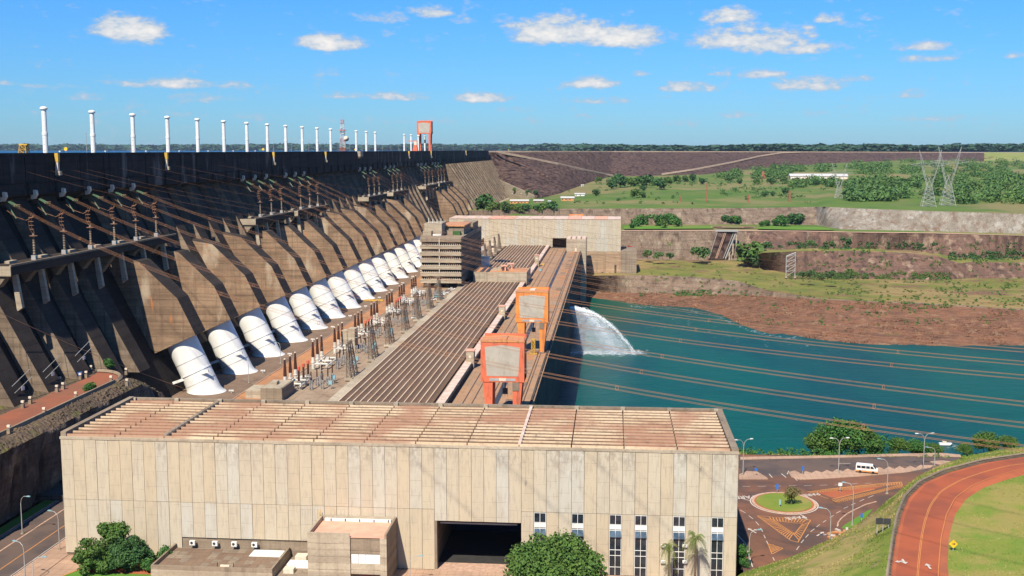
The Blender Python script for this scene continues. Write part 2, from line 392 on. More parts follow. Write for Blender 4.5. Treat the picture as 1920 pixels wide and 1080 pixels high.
def m_asphalt(name, a, b, dust, amt=.5):
    t = NT(name, .9, .2); c = t.mix(t.ramp(t.noise(.15, 6), .4, .62), a, b)
    c = t.mix(t.math('MULTIPLY', t.ramp(t.noise(.07, 5, t.vec((1,1,1), off=(50,9,0))), .45, .66), amt), c, dust)
    c = t.mix(t.math('MULTIPLY', t.ramp(t.noise(6, 3), .5, .8), .25), c, b); t.bump(t.noise(8, 3), .2, .02); return t.out(c)
M['asphalt'] = m_asphalt('worn_asphalt', (.135,.068,.044), (.085,.054,.043), (.22,.095,.05), .7)
M['asphalt_grey'] = m_asphalt('grey_brown_asphalt', (.105,.075,.060), (.075,.058,.052), (.14,.09,.065))
M['red_road'] = m_asphalt('red_dust_road', (.29,.075,.034), (.225,.064,.033), (.38,.095,.034))
M['red_soil'] = m_asphalt('red_soil', (.37,.100,.040), (.29,.08,.036), (.25,.10,.05))
M['foot_road'] = m_asphalt('dull_red_track', (.25,.085,.045), (.20,.075,.045), (.17,.09,.055))
M['pave'] = m_deck('dusty_pavement', (.40,.26,.175), (.33,.215,.145), (.26,.15,.095), 1.6, .04)
M['kerb'] = m_flat('kerb_stone', (.42,.27,.19), .85, .2, .2, 1.5)
M['mark_white'] = m_flat('white_road_paint', (.48,.42,.35), .8, .2, .12, 3)
M['mark_orange'] = m_flat('amber_road_paint', (.50,.215,.06), .8, .2, .15, 3)
def m_grass(name, a, b, dry, amt=.5, soil=None, sc=1.0, soil_t=.62):
    t = NT(name, .95, .1); n = t.noise(.09*sc, 6, rough=.65); c = t.mix(t.ramp(n, .4, .6), a, b)
    c = t.mix(t.math('MULTIPLY', t.ramp(t.noise(.03*sc, 7, t.vec((1,1,1), off=(40,3,0)), .65), .44, .60), amt), c, dry)
    c = t.mix(t.math('MULTIPLY', t.ramp(t.noise(1.3*sc, 4), .5, .75), .35), c, tuple(x*.6 for x in a))
    if soil: c = t.mix(t.ramp(t.noise(.05*sc, 8, t.vec((.6,1,1), off=(11,77,0)), .7), soil_t, soil_t+.07), c, soil)
    t.bump(t.noise(2.5, 4), .5, .25); return t.out(c)
M['grass'] = m_grass('lawn_grass', (.17,.205,.035), (.12,.165,.028), (.31,.235,.09), .95, (.26,.17,.10), 2.6, .60)
M['grass_lawn'] = m_grass('green_lawn', (.135,.195,.03), (.17,.20,.035), (.28,.21,.07), .75, (.36,.16,.07), 2.2, .66)
M['grass_plain'] = m_grass('dry_plain_grass', (.095,.145,.030), (.07,.125,.026), (.21,.165,.075), .8, (.19,.115,.07), .22, .60)
M['grass_terrace'] = m_grass('terrace_grass', (.165,.165,.04), (.105,.13,.03), (.25,.18,.075), .95, (.165,.095,.06), .6, .56)
M['grass_bright'] = m_grass('park_grass', (.085,.20,.025), (.105,.19,.03), (.16,.18,.05), .4, None, .7)
M['embank'] = m_grass('embankment_grass', (.21,.23,.06), (.17,.20,.05), (.27,.22,.10), .5, None, .3)
def m_rock(name, a, b, c3, veg=None, streak=.6, pale=None, sc=1.0, vegt=.6, crack=(.04,.03,.025), lays=.35):
    t = NT(name, .95, .12); n = t.noise(.06*sc, 7, rough=.65); c = t.mix(t.ramp(n, .38, .62), a, b)
    c = t.mix(t.math('MULTIPLY', t.ramp(t.noise(.14*sc, 6, t.vec((1,1,.12))), .48, .68), streak), c, c3)
    if pale: c = t.mix(t.math('MULTIPLY', t.ramp(t.noise(.09*sc, 6, t.vec((1,1,.5), off=(5,80,3))), .54, .68), .8), c, pale)
    f = t.noise(.9*sc, 6, rough=.7); c = t.mix(t.math('MULTIPLY', t.ramp(f, .5, .68), .55), c, crack)
    v = t.voro(.30*sc, t.vec((1.3,1.3,.35)), 'DISTANCE_TO_EDGE'); c = t.mix(t.math('MULTIPLY', t.ramp(v, .12, .0), .22), c, crack)
    lay = t.noise(.5*sc, 4, t.vec((.08,.08,1))); c = t.mix(t.math('MULTIPLY', t.ramp(lay, .5, .66), lays), c, crack)
    if veg: c = t.mix(t.ramp(t.noise(.07*sc, 8, t.vec((1,1,1), off=(61,7,9)), .7), vegt, vegt+.05), c, veg)
    t.bump(t.math('ADD', f, t.math('MULTIPLY', t.ramp(v, 0, .3), .5)), .9, .8/sc); return t.out(c)
M['rock_pale'] = m_rock('pale_quarried_cliff', (.28,.245,.195), (.20,.17,.13), (.16,.10,.065), None, .8, (.35,.325,.275), 1.6, lays=.06)
M['rock_brown'] = m_rock('brown_quarried_cliff', (.175,.10,.07), (.125,.075,.056), (.06,.037,.03), (.05,.075,.02), .9, (.31,.215,.145), 1.5, .60)
M['rock_mid'] = m_rock('mottled_cliff', (.225,.165,.115), (.17,.12,.085), (.085,.058,.042), (.07,.095,.025), .85, (.29,.23,.16), 1.2, .62)
M['rock_red'] = m_rock('red_scree_slope', (.20,.095,.055), (.135,.070,.045), (.235,.125,.07), (.11,.11,.035), .6, (.27,.165,.095), 1.5, .62, crack=(.07,.04,.028))
M['rock_dark'] = m_rock('dark_basalt_cliff', (.21,.155,.115), (.12,.088,.065), (.03,.023,.02), None, .9, (.36,.26,.17), 2.0)
M['rock_brim'] = m_rock('brown_cliff_brim', (.15,.105,.07), (.11,.08,.055), (.16,.13,.06), (.13,.12,.04), .5, None, 1.5, .6)
def m_riprap():
    t = NT('dark_rockfill', .95, .1); c = t.mix(t.ramp(t.noise(.02, 6), .4, .6), (.125,.074,.056), (.092,.056,.046))
    cell = t.N.new('ShaderNodeTexVoronoi'); t.L.new(t.pos, cell.inputs['Vector']); cell.inputs['Scale'].default_value = .16
    sp = t.N.new('ShaderNodeSeparateColor'); t.L.new(cell.outputs['Color'], sp.inputs[0])
    c = t.mix(t.math('MULTIPLY', sp.outputs[0], .6), c, (.19,.125,.095)); c = t.mix(t.math('MULTIPLY', t.ramp(cell.outputs['Distance'], .45, .8), .8), c, (.025,.014,.014))
    f = t.noise(.11, 7, rough=.75); c = t.mix(t.math('MULTIPLY', t.ramp(f, .5, .66), .6), c, (.035,.02,.02))
    t.bump(t.math('ADD', cell.outputs['Distance'], t.math('MULTIPLY', f, 2)), 1, 3.5); return t.out(c)
M['riprap'] = m_riprap()
M['berm'] = m_flat('pale_brown_berm_track', (.27,.20,.135), .95, .1, .15, .1)
def m_leaf(name, a, b, c3):
    t = NT(name, .75, .25); r = t.rand()
    cell = t.N.new('ShaderNodeTexNoise'); t.L.new(t.pos, cell.inputs['Vector']); cell.inputs['Scale'].default_value = .35; cell.inputs['Detail'].default_value = 5; cell.inputs['Roughness'].default_value = .7
    c = t.mix(t.ramp(cell.outputs[0], .4, .6), a, b); c = t.mix(t.math('MULTIPLY', t.ramp(t.noise(2.2, 3), .5, .7), .6), c, c3)
    t.b.inputs['Subsurface Weight'].default_value = 0
    return t.out(c)
M['leaf'] = m_leaf('leaf_mid_green', (.045,.105,.018), (.07,.13,.022), (.12,.16,.035))
M['leaf_dark'] = m_leaf('leaf_dark_green', (.028,.080,.022), (.042,.10,.025), (.07,.125,.035))
M['leaf_lush'] = m_leaf('leaf_lush_green', (.03,.10,.02), (.045,.13,.022), (.10,.17,.03))
M['leaf_olive'] = m_leaf('leaf_olive_brown', (.10,.105,.03), (.14,.115,.045), (.19,.15,.07))
M['leaf_far'] = m_leaf('leaf_far_forest', (.05,.12,.03), (.075,.14,.035), (.13,.17,.05))
M['palm'] = m_leaf('palm_frond', (.10,.15,.03), (.15,.16,.045), (.22,.18,.07))
M['bark'] = m_flat('bark', (.13,.09,.06), .95, .1, .3, 4)
M['far_forest'] = m_leaf('horizon_forest_green', (.02,.055,.03), (.03,.07,.032), (.04,.08,.035))
def m_water(name, base, base2, rough=.08, scale=1.0, bump=.35, spec=.5):
    t = NT(name, rough, spec); c = t.mix(t.ramp(t.noise(.012, 5, t.vec((1,.5,1))), .4, .62), base, base2)
    w1 = t.noise(.16*scale, 6, t.vec((.55,1,1)), .62, .4); w2 = t.noise(.9*scale, 5, t.vec((.6,1,1)), .6)
    c = t.mix(t.math('MULTIPLY', t.ramp(w1, .5, .72), .5), c, tuple(x*1.45+.003 for x in base2)); st = t.noise(.03, 7, t.vec((.5,1.6,1), off=(3,9,0)), .68, 1.2); c = t.mix(t.math('MULTIPLY', t.ramp(st, .52, .66), .45), c, tuple(x*.62 for x in base))
    t.bump(t.math('ADD', w1, t.math('MULTIPLY', w2, .35)), bump, 1.2); return t.out(c)
M['river'] = m_water('teal_river_water', (.0,.068,.046), (.0,.047,.042), .3, 1.0, .45, .06)
M['lake'] = m_water('blue_lake_water', (.004,.055,.13), (.005,.065,.14), .4, .05, .1, .08)
M['grass_tuft'] = m_grass('grass_tuft_blades', (.16,.20,.035), (.115,.165,.03), (.33,.26,.10), .9, None, 3.0)
# ---------------------------------------------------------------- ground, water, cliffs
def resample(pl, us):
    """pl: list of (u, Vector); linear in u"""
    xs = [p[0] for p in pl]; return np.stack([np.interp(us, xs, [p[1][k] for p in pl]) for k in range(3)], 1)
def grid_mesh(name, G, mat, smooth=True):
    nv, nu, _ = G.shape; idx = np.arange(nv*nu).reshape(nv, nu)
    f = np.stack([idx[:-1,:-1], idx[:-1,1:], idx[1:,1:], idx[1:,:-1]], -1).reshape(-1, 4)
    return npmesh(name, G.reshape(-1, 3), f, mat, smooth)
def loft(name, rows, nu, nv, mat, amp=0., scale=8., octs=4, seed=0, fade=True, smooth=True, ridged=False, stretch=(1,1,1), u0=None, u1=None, kind='structure'):
    """surface through successive polylines; relief pushed along its normal"""
    us = np.linspace(u0 if u0 is not None else rows[0][0][0], u1 if u1 is not None else rows[0][-1][0], nu)
    P = [resample(r, us) for r in rows]; G = []
    nvs = nv if isinstance(nv, (list, tuple)) else [nv]*(len(P)-1)
    fd = []
    for k in range(len(P)-1):
        for j in range(nvs[k]):
            t = j/nvs[k]; G.append(P[k]*(1-t) + P[k+1]*t); fd.append((0 if k == 0 else 1) if j == 0 else 1)
    G.append(P[-1]); fd.append(0); G = np.array(G)
    if amp:
        du = np.gradient(G, axis=1); dv = np.gradient(G, axis=0); n = np.cross(du, dv); n /= (np.linalg.norm(n, axis=2, keepdims=True) + 1e-9)
        q = G.reshape(-1, 3)*np.array(stretch)
        d = fbm(q, scale, octs, seed, .55)
        if ridged: d = 1 - 2*np.abs(d)*1.6
        d = d.reshape(G.shape[:2])
        if fade:
            f = np.array(fd, float)[:, None]; d = d*f
        G = G + n*d[..., None]*amp
    o = link(name, grid_mesh(name, G, mat, smooth)); o['kind'] = kind
    return o
def prow(pts): return [(p[0], W(p[0], p[1], z=p[2])) for p in pts]

# river and lake
def sheet(name, x0, x1, y0, y1, z, mat, label=None):
    mb = MB(); mb.add([(x0,y0,z),(x1,y0,z),(x1,y1,z),(x0,y1,z)], [(0,1,2,3)]); o = mb.build(name, mat); o['kind'] = 'structure'; return o
sheet('river', -30, 1600, 200, 1010, 4.0, M['river'])
sheet('lake', -16000, 4200, -2500, 12000, 119.5, M['lake'])
A = [(1050,560,4),(1090,556,4),(1165,565,4),(1210,572,4),(1300,577,4),(1350,590,4),(1400,613,4),(1440,625,4),(1500,631,4),(1560,640,4),(1640,646,4),(1750,648,4),(1920,648,4),(2300,653,4)]
A0 = [(p[0], p[1]+4+6*(p[0]>1350), 1.0) for p in A]
B = [(1050,548,6),(1090,548,6),(1200,549,9),(1300,551,10),(1385,553,12),(1440,556,16),(1540,562,20),(1700,569,20),(1920,582,19),(2300,597,19)]
C_ = [(1050,517,22.9),(1090,517,22.7),(1200,516,22.5),(1300,519,22),(1385,527,21),(1440,545,20),(1540,560,20.3),(1700,567,20.5),(1920,580,19.5),(2300,595,19.5)]
D = [(1050,489,26),(1200,488.5,26),(1300,489,26),(1385,490,26),(1420,497,25),(1440,505,24),(1500,517,21),(1600,522,20),(1750,526,20),(1815,522,19),(1920,522,19),(2300,526,19)]
E = [(1050,488,26.2),(1385,488.5,26.2),(1410,480,33),(1430,474,40),(1500,471,41),(1600,470,41),(1700,474,40),(1760,481,37),(1800,494,31),(1815,491.5,31.5),(1920,492,31),(2300,494,31)]
F_ = [(1050,487.7,26.3),(1385,488,26.3),(1420,472,38),(1500,466,42),(1600,465.5,42),(1700,469,41),(1760,476,38.5),(1800,485,32.5),(1920,487,31.5),(2300,488,31.5)]
G_ = [(1050,487.3,26.4),(1385,487.5,26.4),(1410,475,33),(1440,468,38),(1500,468,36.5),(1700,470,36),(1800,483.5,32),(1920,484.5,31),(2300,486,31)]
H_ = [(1050,433.5,52),(1200,433.5,52),(1385,433.5,52),(1500,434.5,52),(1600,436.5,52),(1750,438,52),(1920,442.5,51),(2300,452,50)]
I_ = [(1050,421,54),(1200,421,54),(1450,421,54),(1532,422,54),(1575,430,54),(1600,430.5,54),(1750,433.5,53.5),(1920,438.5,52.5),(2300,447,51.5)]
J_ = [(830,396,68),(1050,391,69),(1200,391,69.2),(1400,390,69.3),(1530,388,69.8),(1548,388,72),(1600,390.5,72),(1750,396,71),(1920,401,69.8),(2300,408,68.5)]
rp = lambda r: prow(r)
loft('riverbank_rock_slope', [rp(A0), rp(A), rp(B)], 420, [2, 34], M['rock_red'], 1.5, 6, 6, 3, fade=True, u0=1050, u1=2300)
loft('lower_cliff_face', [rp(B), rp(C_)], 420, 14, M['rock_mid'], .9, 9, 5, 5, stretch=(1,1,.35), u0=1050, u1=2300)
loft('grass_terrace', [rp(C_), rp(D)], 300, 26, M['grass_terrace'], .7, 14, 4, 7, u0=1050, u1=2300)
loft('mound_cliff_face', [rp(D), rp(E)], 420, 14, M['rock_brown'], 1.0, 8, 5, 9, stretch=(1,1,.4), u0=1050, u1=2300)
loft('mound_top', [rp(E), rp(F_), rp(G_)], 300, [6, 8], M['grass_terrace'], .5, 10, 4, 12, u0=1050, u1=2300)
loft('middle_cliff_left', [rp(G_), rp(H_)], 160, 26, M['rock_mid'], 1.2, 8, 5, 13, stretch=(1,1,.35), u0=1050, u1=1400)
loft('middle_cliff_right', [rp(G_), rp(H_)], 420, 22, M['rock_brown'], 1.2, 9, 5, 13, stretch=(1,1,.35), u0=1400, u1=2300)
loft('park_terrace', [rp(H_), rp(I_)], 200, 8, M['grass_plain'], 0.15, 12, 3, 2, u0=1050, u1=2300)
loft('upper_cliff_left', [rp(I_), rp(J_)], 260, 18, M['rock_mid'], 1.5, 11, 5, 23, stretch=(1,1,.35), u0=1050, u1=1532)
loft('quarry_back_cliff', [[(u, p + Vector((0,-8,-24))) for u, p in rp(J_)], rp(J_)], 120, 12, M['rock_mid'], 1.2, 9, 5, 24, stretch=(1,1,.35), u0=830, u1=1060)
loft('upper_cliff_right', [rp(I_), rp(J_)], 420, 22, M['rock_pale'], 1.4, 9, 5, 23, stretch=(1,1,.4), u0=1532, u1=2300)
# rockfill dam: toe and crest
TOE = [(830,372,62),(913,352,66),(1003,367,71),(1045,364,71.5),(1075,353,73.5),(1105,342,76.5),(1145,331,80),(1240,329,82),(1320,327,83),(1420,316,88),(1540,307,94),(1700,300,100),(1850,302,97),(2300,304,95)]
CREST = [(830,283.4,1520),(913,283.4,1592),(1000,283.5,1750),(1145,283.6,2330),(1300,283.8,2600),(1500,284.3,3000),(1700,284.9,3400),(1850,285.4,3600),(2300,286,3900)]
def crow(dy=0, dz=0, y1=None): return [(p[0], W(p[0], p[1], y=p[2]) + Vector((0, dy, dz))) for p in CREST]
def at(row, u): return Vector([float(np.interp(u, [p[0] for p in row], [p[1][k] for p in row])) for k in range(3)])
toe, crest = rp(TOE), crow()
toe[0] = (830, Vector((-176, 1592, 94))); toe[1] = (913, Vector((-175.6, 1589, 93)))
pend = list(toe); pend[0] = (830, Vector((-176, 1592, 58))); pend[1] = (913, Vector((-175.6, 1589, 60))); pend[2] = (1003, toe[2][1] + Vector((0,0,-5)))
loft('plain', [rp(J_), pend], 460, 70, M['grass_plain'], 1.6, 60, 4, 31, u0=830, u1=2300)
loft('far_embankment_grass', [toe, crest], 60, 16, M['embank'], 2, 60, 3, 4, u0=1845, u1=2300)
# keep the lake upstream of the dam only
_lk = COL.objects['lake']
_cw = [at(crow(), u) + Vector((-6, 22, 0)) for u in (930,1000,1145,1300,1500,1700,1850,2300)]
_v = [(-16000,-2500,119.5),(-184,-2500,119.5),(-184,1590,119.5)] + [(p.x,p.y,119.5) for p in _cw] + [(4200,5200,119.5),(4200,10700,119.5),(-16000,10700,119.5)]
_me = bpy.data.meshes.new('lake'); _me.from_pydata(_v, [], [tuple(range(len(_v)))]); _me.materials.append(M['lake']); _lk.data = _me

# a belt of ground behind everything, to the horizon
def far_ground():
    """land beyond the lake, rising gently to the horizon"""
    xs = np.linspace(-16000, 26000, 160); rows = []
    for y, z in ((0,117.5),(500,121),(1500,126),(4000,134),(12000,150),(26000,165)):
        rows.append([(float(x), Vector((x, np.interp(x, [-16000,-3000,0,600,1500,2600,6000,26000],[9000,10300,9500,6900,5400,5200,7000,12000])+y, z))) for x in xs])
    loft('far_shore_land', rows, 300, 6, M['far_forest'], 6, 700, 4, 91)
far_ground()
# near ground level 44: hall forecourt, car park, road
def poly(name, pts, z, mat, kind='structure', parent=None, label=None):
    me = bpy.data.meshes.new(name); me.from_pydata([(p[0], p[1], p[2] if len(p) > 2 else z) for p in pts], [], [tuple(range(len(pts)))]); me.materials.append(mat)
    o = link(name, me, parent)
    if kind: o['kind'] = kind
    return o
poly('forecourt', [(-61,60,43.4),(27,60,43.4),(27,217.4,43.4),(-61,217.4,43.4)], 0, M['pave'])
poly('forecourt_slope', [(-134,60,44),(-61,60,43.4),(-61,217.4,43.4),(-111.3,217.4,44),(-134,217.4,44)], 0, M['pave'])
poly('substrate_ground', [(-200,-300,36),(400,-300,36),(400,216,36),(-200,216,36)], 0, M['red_soil'])
poly('car_park', [(26.6,100),(170,100),(170,309),(20,309),(-20,309),(-20,251.8),(26.6,251.8)], 43.9, M['asphalt'])
sheet('left_service_road', -131, -116, 60, 330, 44.05, M['asphalt_grey'])
def kerb(name, pts, w=.35, h=.14, z=44, mat=None, closed=False):
    mb = MB(); P = [Vector((p[0], p[1], z)) for p in pts]; n = len(P)
    if closed: P.append(P[0])
    L_, R_ = [], []
    for i, p in enumerate(P):
        a = P[i-1] if i else (P[-2] if closed else P[0]); b = P[i+1] if i < len(P)-1 else (P[1] if closed else P[-1])
        d = (b-a).normalized(); q = Vector((-d.y, d.x, 0))*w/2; L_.append(p+q); R_.append(p-q)
    for i in range(len(P)-1):
        a, b, c, d = R_[i], R_[i+1], L_[i+1], L_[i]; up = Vector((0,0,h))
        mb.add([a,b,c,d,a+up,b+up,c+up,d+up], [(4,5,6,7),(0,1,5,4),(1,2,6,5),(2,3,7,6),(3,0,4,7)])
    o = mb.build(name, mat or M['kerb']); o['kind'] = 'structure'; return o
kerb('left_road_kerb', [(-116,60),(-116,330)]); kerb('left_road_far_kerb', [(-131,60),(-131,330)])
sheet('left_pavement', -115.8, -111.0, 120, 330, 44.1, M['pave'])
sheet('left_grass_verge', -134, -131.2, 60, 330, 44.08, M['grass_bright'])
# dam-foot road and its cliff
def left_cliff():
    ys = np.linspace(90, 345, 150)
    def row(x, z, xe=None, ze=None):
        out = []
        for y in ys:
            t = max(0, (y-306)/36); out.append((y, Vector((x if xe is None else x+(xe-x)*min(1,t), y, z if ze is None else z+(ze-z)*min(1,t)**1.3))))
        return out
    loft('dark_basalt_cliff', [row(-135.5,43.8,-129,43.8), row(-134.5,50,-130,44.5), row(-133.2,57,-133,45.0), row(-132.8,60.8,-137,45.5)], 320, [16,16,8], M['rock_dark'], 2.3, 4.0, 5, 41, stretch=(1,1,.22))
    loft('cliff_brim', [row(-132.8,60.8,-137,45.5), row(-135.0,62.2,-141,47.5), row(-137.2,62.6,-145,50)], 240, [7,5], M['rock_brim'], .5, 3.0, 5, 43)
left_cliff()
loft('dam_foot_slope', [[(0, Vector((-147.5,150,62.6))),(1, Vector((-147.5,312,62.6))),(2, Vector((-143,342,50)))], [(0, Vector((-156,150,63.6))),(1, Vector((-156,322,63.6))),(2, Vector((-153,345,53)))]], 80, 6, M['rock_brim'], .25, 4, 3, 6)
poly('dam_foot_road', [(-147.6,150),(-137.4,150),(-137.4,300),(-139.2,308),(-143,313),(-149,315),(-149,296)], 62.68, M['foot_road'])
mb = MB(); mb.box(-137.8,-137.3,150,300,62.4,63.5); mb.build
tag(mb.build('parapet_wall', M['conc_mid']), 'low dark concrete parapet between the red dam-foot road and the cliff edge', 'wall')
mb = MB(); pts = [Vector((-149+11.5*math.cos(a), 301+13*math.sin(a), 0)) for a in np.linspace(.05, 1.6, 12)]
for i in range(11):
    a, b = pts[i], pts[i+1]; mb.beam((a.x,a.y,62.95),(b.x,b.y,62.95),.9)
tag(mb.build('turning_circle_wall', M['conc_mid']), 'curved concrete kerb wall round the end of the red dam-foot road', 'wall')

# right foreground hill with red road
OUT = [(1600,1200,44),(1386,1076,44),(1480,1045,44),(1560,1012,44),(1610,985,44),(1655,960,44),(1700,915,44),(1730,893,44),(1790,868,44),(1850,853,44),(1960,846,44)]
out_w = [Vector((14,40,42)), Vector((14,160,42)), Vector((20,205,43.8))] + [W(*p[:2], z=p[2]) for p in OUT[1:]] + [Vector((150,320,44)), Vector((260,345,44))]
EDGE = [(1660,1095),(1663,1071),(1672,1008),(1681,965),(1694,932),(1722,903),(1771,881),(1840,863),(1920,851)]
edge_w = [Vector((40,20,66)), Vector((36,110,62.5)), Vector((38.5,150,62.2))] + [W(a, b, z=62) for a, b in EDGE] + [Vector((130,262,62)), Vector((230,280,62))]
RIN = [(1669,1095),(1671,1071),(1680,1008),(1690,965),(1704,933),(1732,906),(1779,886),(1846,868),(1920,857)]
rin_w = [Vector((46,20,66)), Vector((37,110,62.5)), Vector((39.6,150,62.1))] + [W(a, b, z=61.9) for a, b in RIN] + [Vector((130,258.5,62)), Vector((230,275,62))]
ROUT = [(1762,1095),(1762,1071),(1767,1008),(1777,965),(1793,934),(1826,910),(1868,893),(1915,880),(1925,878)]
rout_w = [Vector((56,20,66)), Vector((51,110,62.3)), Vector((50.5,150,62))] + [W(a, b, z=61.8) for a, b in ROUT] + [Vector((130,246,62)), Vector((230,262,62))]
SOIL = [(1780,1095),(1777,1060),(1779,1008),(1791,965),(1811,936),(1845,914),(1885,900),(1928,888)]
soil_w = [Vector((59,20,66)), Vector((53.6,110,62.3)), Vector((52.8,150,62))] + [W(a, b, z=61.7) for a, b in SOIL] + [Vector((130,243,62)), Vector((230,259,62))]
def lw(ps):
    d = [0]
    for i in range(1, len(ps)): d.append(d[-1] + (Vector(ps[i])-Vector(ps[i-1])).length)
    return [(t/d[-1], p) for t, p in zip(d, ps)]
mid_w = [a.lerp(b, .5) + Vector((0,0,1.6)) for a, b in zip([at(lw(out_w), t) for t in np.linspace(0,1,30)], [at(lw(edge_w), t) for t in np.linspace(0,1,30)])]
lawn_w = [Vector((150,20,66)), Vector((150,110,63)), Vector((150,150,63)), Vector((160,200,63)), Vector((200,230,63)), Vector((240,250,63))]
loft('hillside_grass', [lw(out_w), lw(mid_w), lw(edge_w)], 240, [22,22], M['grass'], .35, 5, 5, 51)
loft('roadside_bank', [lw(edge_w), lw([v+Vector((0,0,.05)) for v in rin_w])], 240, 8, M['rock_brim'], .25, 2.2, 4, 52)
loft('red_hill_road', [lw([v+Vector((0,0,.03)) for v in rin_w]), lw([v+Vector((0,0,.03)) for v in rout_w])], 240, 6, M['red_road'])
loft('red_soil_shoulder', [lw(rout_w), lw(soil_w)], 240, 4, M['red_soil'], .06, 1.5, 3, 54)
loft('hill_lawn', [lw(soil_w), lw(lawn_w)], 240, 30, M['grass_lawn'], .35, 9, 4, 55)
def stripe(name, rowa, rowb, t, w, mat, z=.012, dash=None, t0=0.0, t1=1.0):
    """painted line between two edge rows at fraction t"""
    us = np.linspace(t0, t1, 160); a = resample(rowa, us); b = resample(rowb, us); c = a*(1-t)+b*t; d = (b-a); d /= np.linalg.norm(d, axis=1, keepdims=True)
    L_, R_ = c-d*w/2, c+d*w/2; v = np.concatenate([L_, R_]); v[:,2] += z; n = len(us)
    f = [(i, i+1, n+i+1, n+i) for i in range(n-1) if not dash or (i % dash[0]) < dash[1]]
    o = link(name, npmesh(name, v, np.array(f)[:, ::-1], mat)); o['kind'] = 'structure'; return o
ri, ro = lw([v+Vector((0,0,.03)) for v in rin_w]), lw([v+Vector((0,0,.03)) for v in rout_w])
stripe('road_centre_line', ri, ro, .535, .10, M['mark_orange']); stripe('road_centre_line', ri, ro, .565, .10, M['mark_orange'])
stripe('road_edge_line', ri, ro, .97, .10, M['mark_orange'])
stripe('red_dust_edge', ri, ro, .06, .5, M['red_soil'], .006)
# drainage gutter along the outer edge of the red road
mb = MB(); us = np.linspace(0,1,120); e = resample(lw(edge_w), us)
mb.tube([Vector(p)+Vector((.1,0,.14)) for p in e], .22, 5)
tag(mb.build('drain_kerb', M['conc_mid']), kind='structure')
# river side of the car park
loft('near_river_bank', [[(0,Vector((-26,309.2,43.9))),(1,Vector((60,309.2,43.9))),(2,Vector((110,311,43.9))),(3,Vector((300,350,43.9)))],
                         [(0,Vector((-24,324,38))),(1,Vector((62,326,38))),(2,Vector((115,331,38))),(3,Vector((300,372,40)))],
                         [(0,Vector((-22,372,2))),(1,Vector((66,372,2))),(2,Vector((125,378,2))),(3,Vector((310,420,2)))]], 120, [8,16], M['grass'], .8, 6, 4, 61)
poly('car_park_east', [(110,300),(300,338),(300,350),(110,311.2)], 43.88, M['red_soil'])
# ---------------------------------------------------------------- the main dam
DX = -175.6
UN = 35.0
UNITS = [362.5+UN*n for n in range(15)] + [1012+UN*k for k in range(4)]
dam = thing('concrete_gravity_dam', 'huge dark hollow concrete dam with sloping ribs and brown stepped blocks running along the left', 'dam', (DX, 362, 44))
WX = -173.3
def rib_x(z): return DX + .1 + (113 - z)*.53
def core_x(z): return DX - 3.0 + (113 - z)*.49
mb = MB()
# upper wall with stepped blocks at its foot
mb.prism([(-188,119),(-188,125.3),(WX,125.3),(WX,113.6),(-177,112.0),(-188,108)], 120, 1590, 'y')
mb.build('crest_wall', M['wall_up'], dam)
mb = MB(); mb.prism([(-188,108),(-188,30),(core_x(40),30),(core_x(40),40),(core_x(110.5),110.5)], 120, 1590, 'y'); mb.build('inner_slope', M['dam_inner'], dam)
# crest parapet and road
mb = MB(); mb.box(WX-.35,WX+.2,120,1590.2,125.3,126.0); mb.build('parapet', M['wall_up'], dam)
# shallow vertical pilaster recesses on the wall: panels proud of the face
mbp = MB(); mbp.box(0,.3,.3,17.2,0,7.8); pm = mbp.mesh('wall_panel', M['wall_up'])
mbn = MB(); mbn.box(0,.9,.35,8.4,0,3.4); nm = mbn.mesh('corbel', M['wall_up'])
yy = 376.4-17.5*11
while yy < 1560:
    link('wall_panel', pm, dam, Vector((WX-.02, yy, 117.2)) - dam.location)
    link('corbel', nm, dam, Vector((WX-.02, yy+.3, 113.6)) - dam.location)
    yy += 17.5
# ribs
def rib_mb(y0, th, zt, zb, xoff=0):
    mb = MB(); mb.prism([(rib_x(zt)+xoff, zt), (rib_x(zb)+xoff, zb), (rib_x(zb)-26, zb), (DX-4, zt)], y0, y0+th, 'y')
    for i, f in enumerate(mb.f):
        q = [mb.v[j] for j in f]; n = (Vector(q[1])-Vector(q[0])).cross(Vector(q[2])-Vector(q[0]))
        if abs(n.y) < abs(n.x) and len(f) == 4 and max(p[1] for p in q)-min(p[1] for p in q) > 1: mb.m[i] = 1  # sloping outer face gets the concrete with painted-in shade
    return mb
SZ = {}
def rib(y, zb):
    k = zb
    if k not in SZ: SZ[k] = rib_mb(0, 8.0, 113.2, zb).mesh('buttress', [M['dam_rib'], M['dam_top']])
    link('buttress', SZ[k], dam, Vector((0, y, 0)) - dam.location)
for k in range(2, 10): rib(372.5-17.5*k, 58)
link('buttress', rib_mb(0, 8.0, 106, 43, -6.0).mesh('buttress', [M['dam_rib'], M['dam_top']]), dam, Vector((0, 355, 0)) - dam.location)
for n, y in enumerate(UNITS):
    rib(y+10.0, 70)
    if n != 14: rib(y+27.4, 58)
for y in np.arange(889.9, 1004, 17.5): rib(float(y), 44)
# stepped power blocks over the penstocks
prof = [(-178,60),(-156.7,65.6),(-151.8,59.4),(-137.6,65.9),(-143.4,78),(-156.2,90.2),(-167,92),(-178,92)]
mb = MB(); mb.prism(prof, 0, 9.6, 'y')
for i in range(len(mb.f)):      # sloped and steep outer faces take the concrete with painted shade
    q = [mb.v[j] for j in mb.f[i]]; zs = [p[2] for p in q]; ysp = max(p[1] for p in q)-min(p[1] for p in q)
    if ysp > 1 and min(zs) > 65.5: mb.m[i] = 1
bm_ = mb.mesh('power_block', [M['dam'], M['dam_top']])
for y in UNITS: link('power_block', bm_, dam, Vector((0, y, 0)) - dam.location)
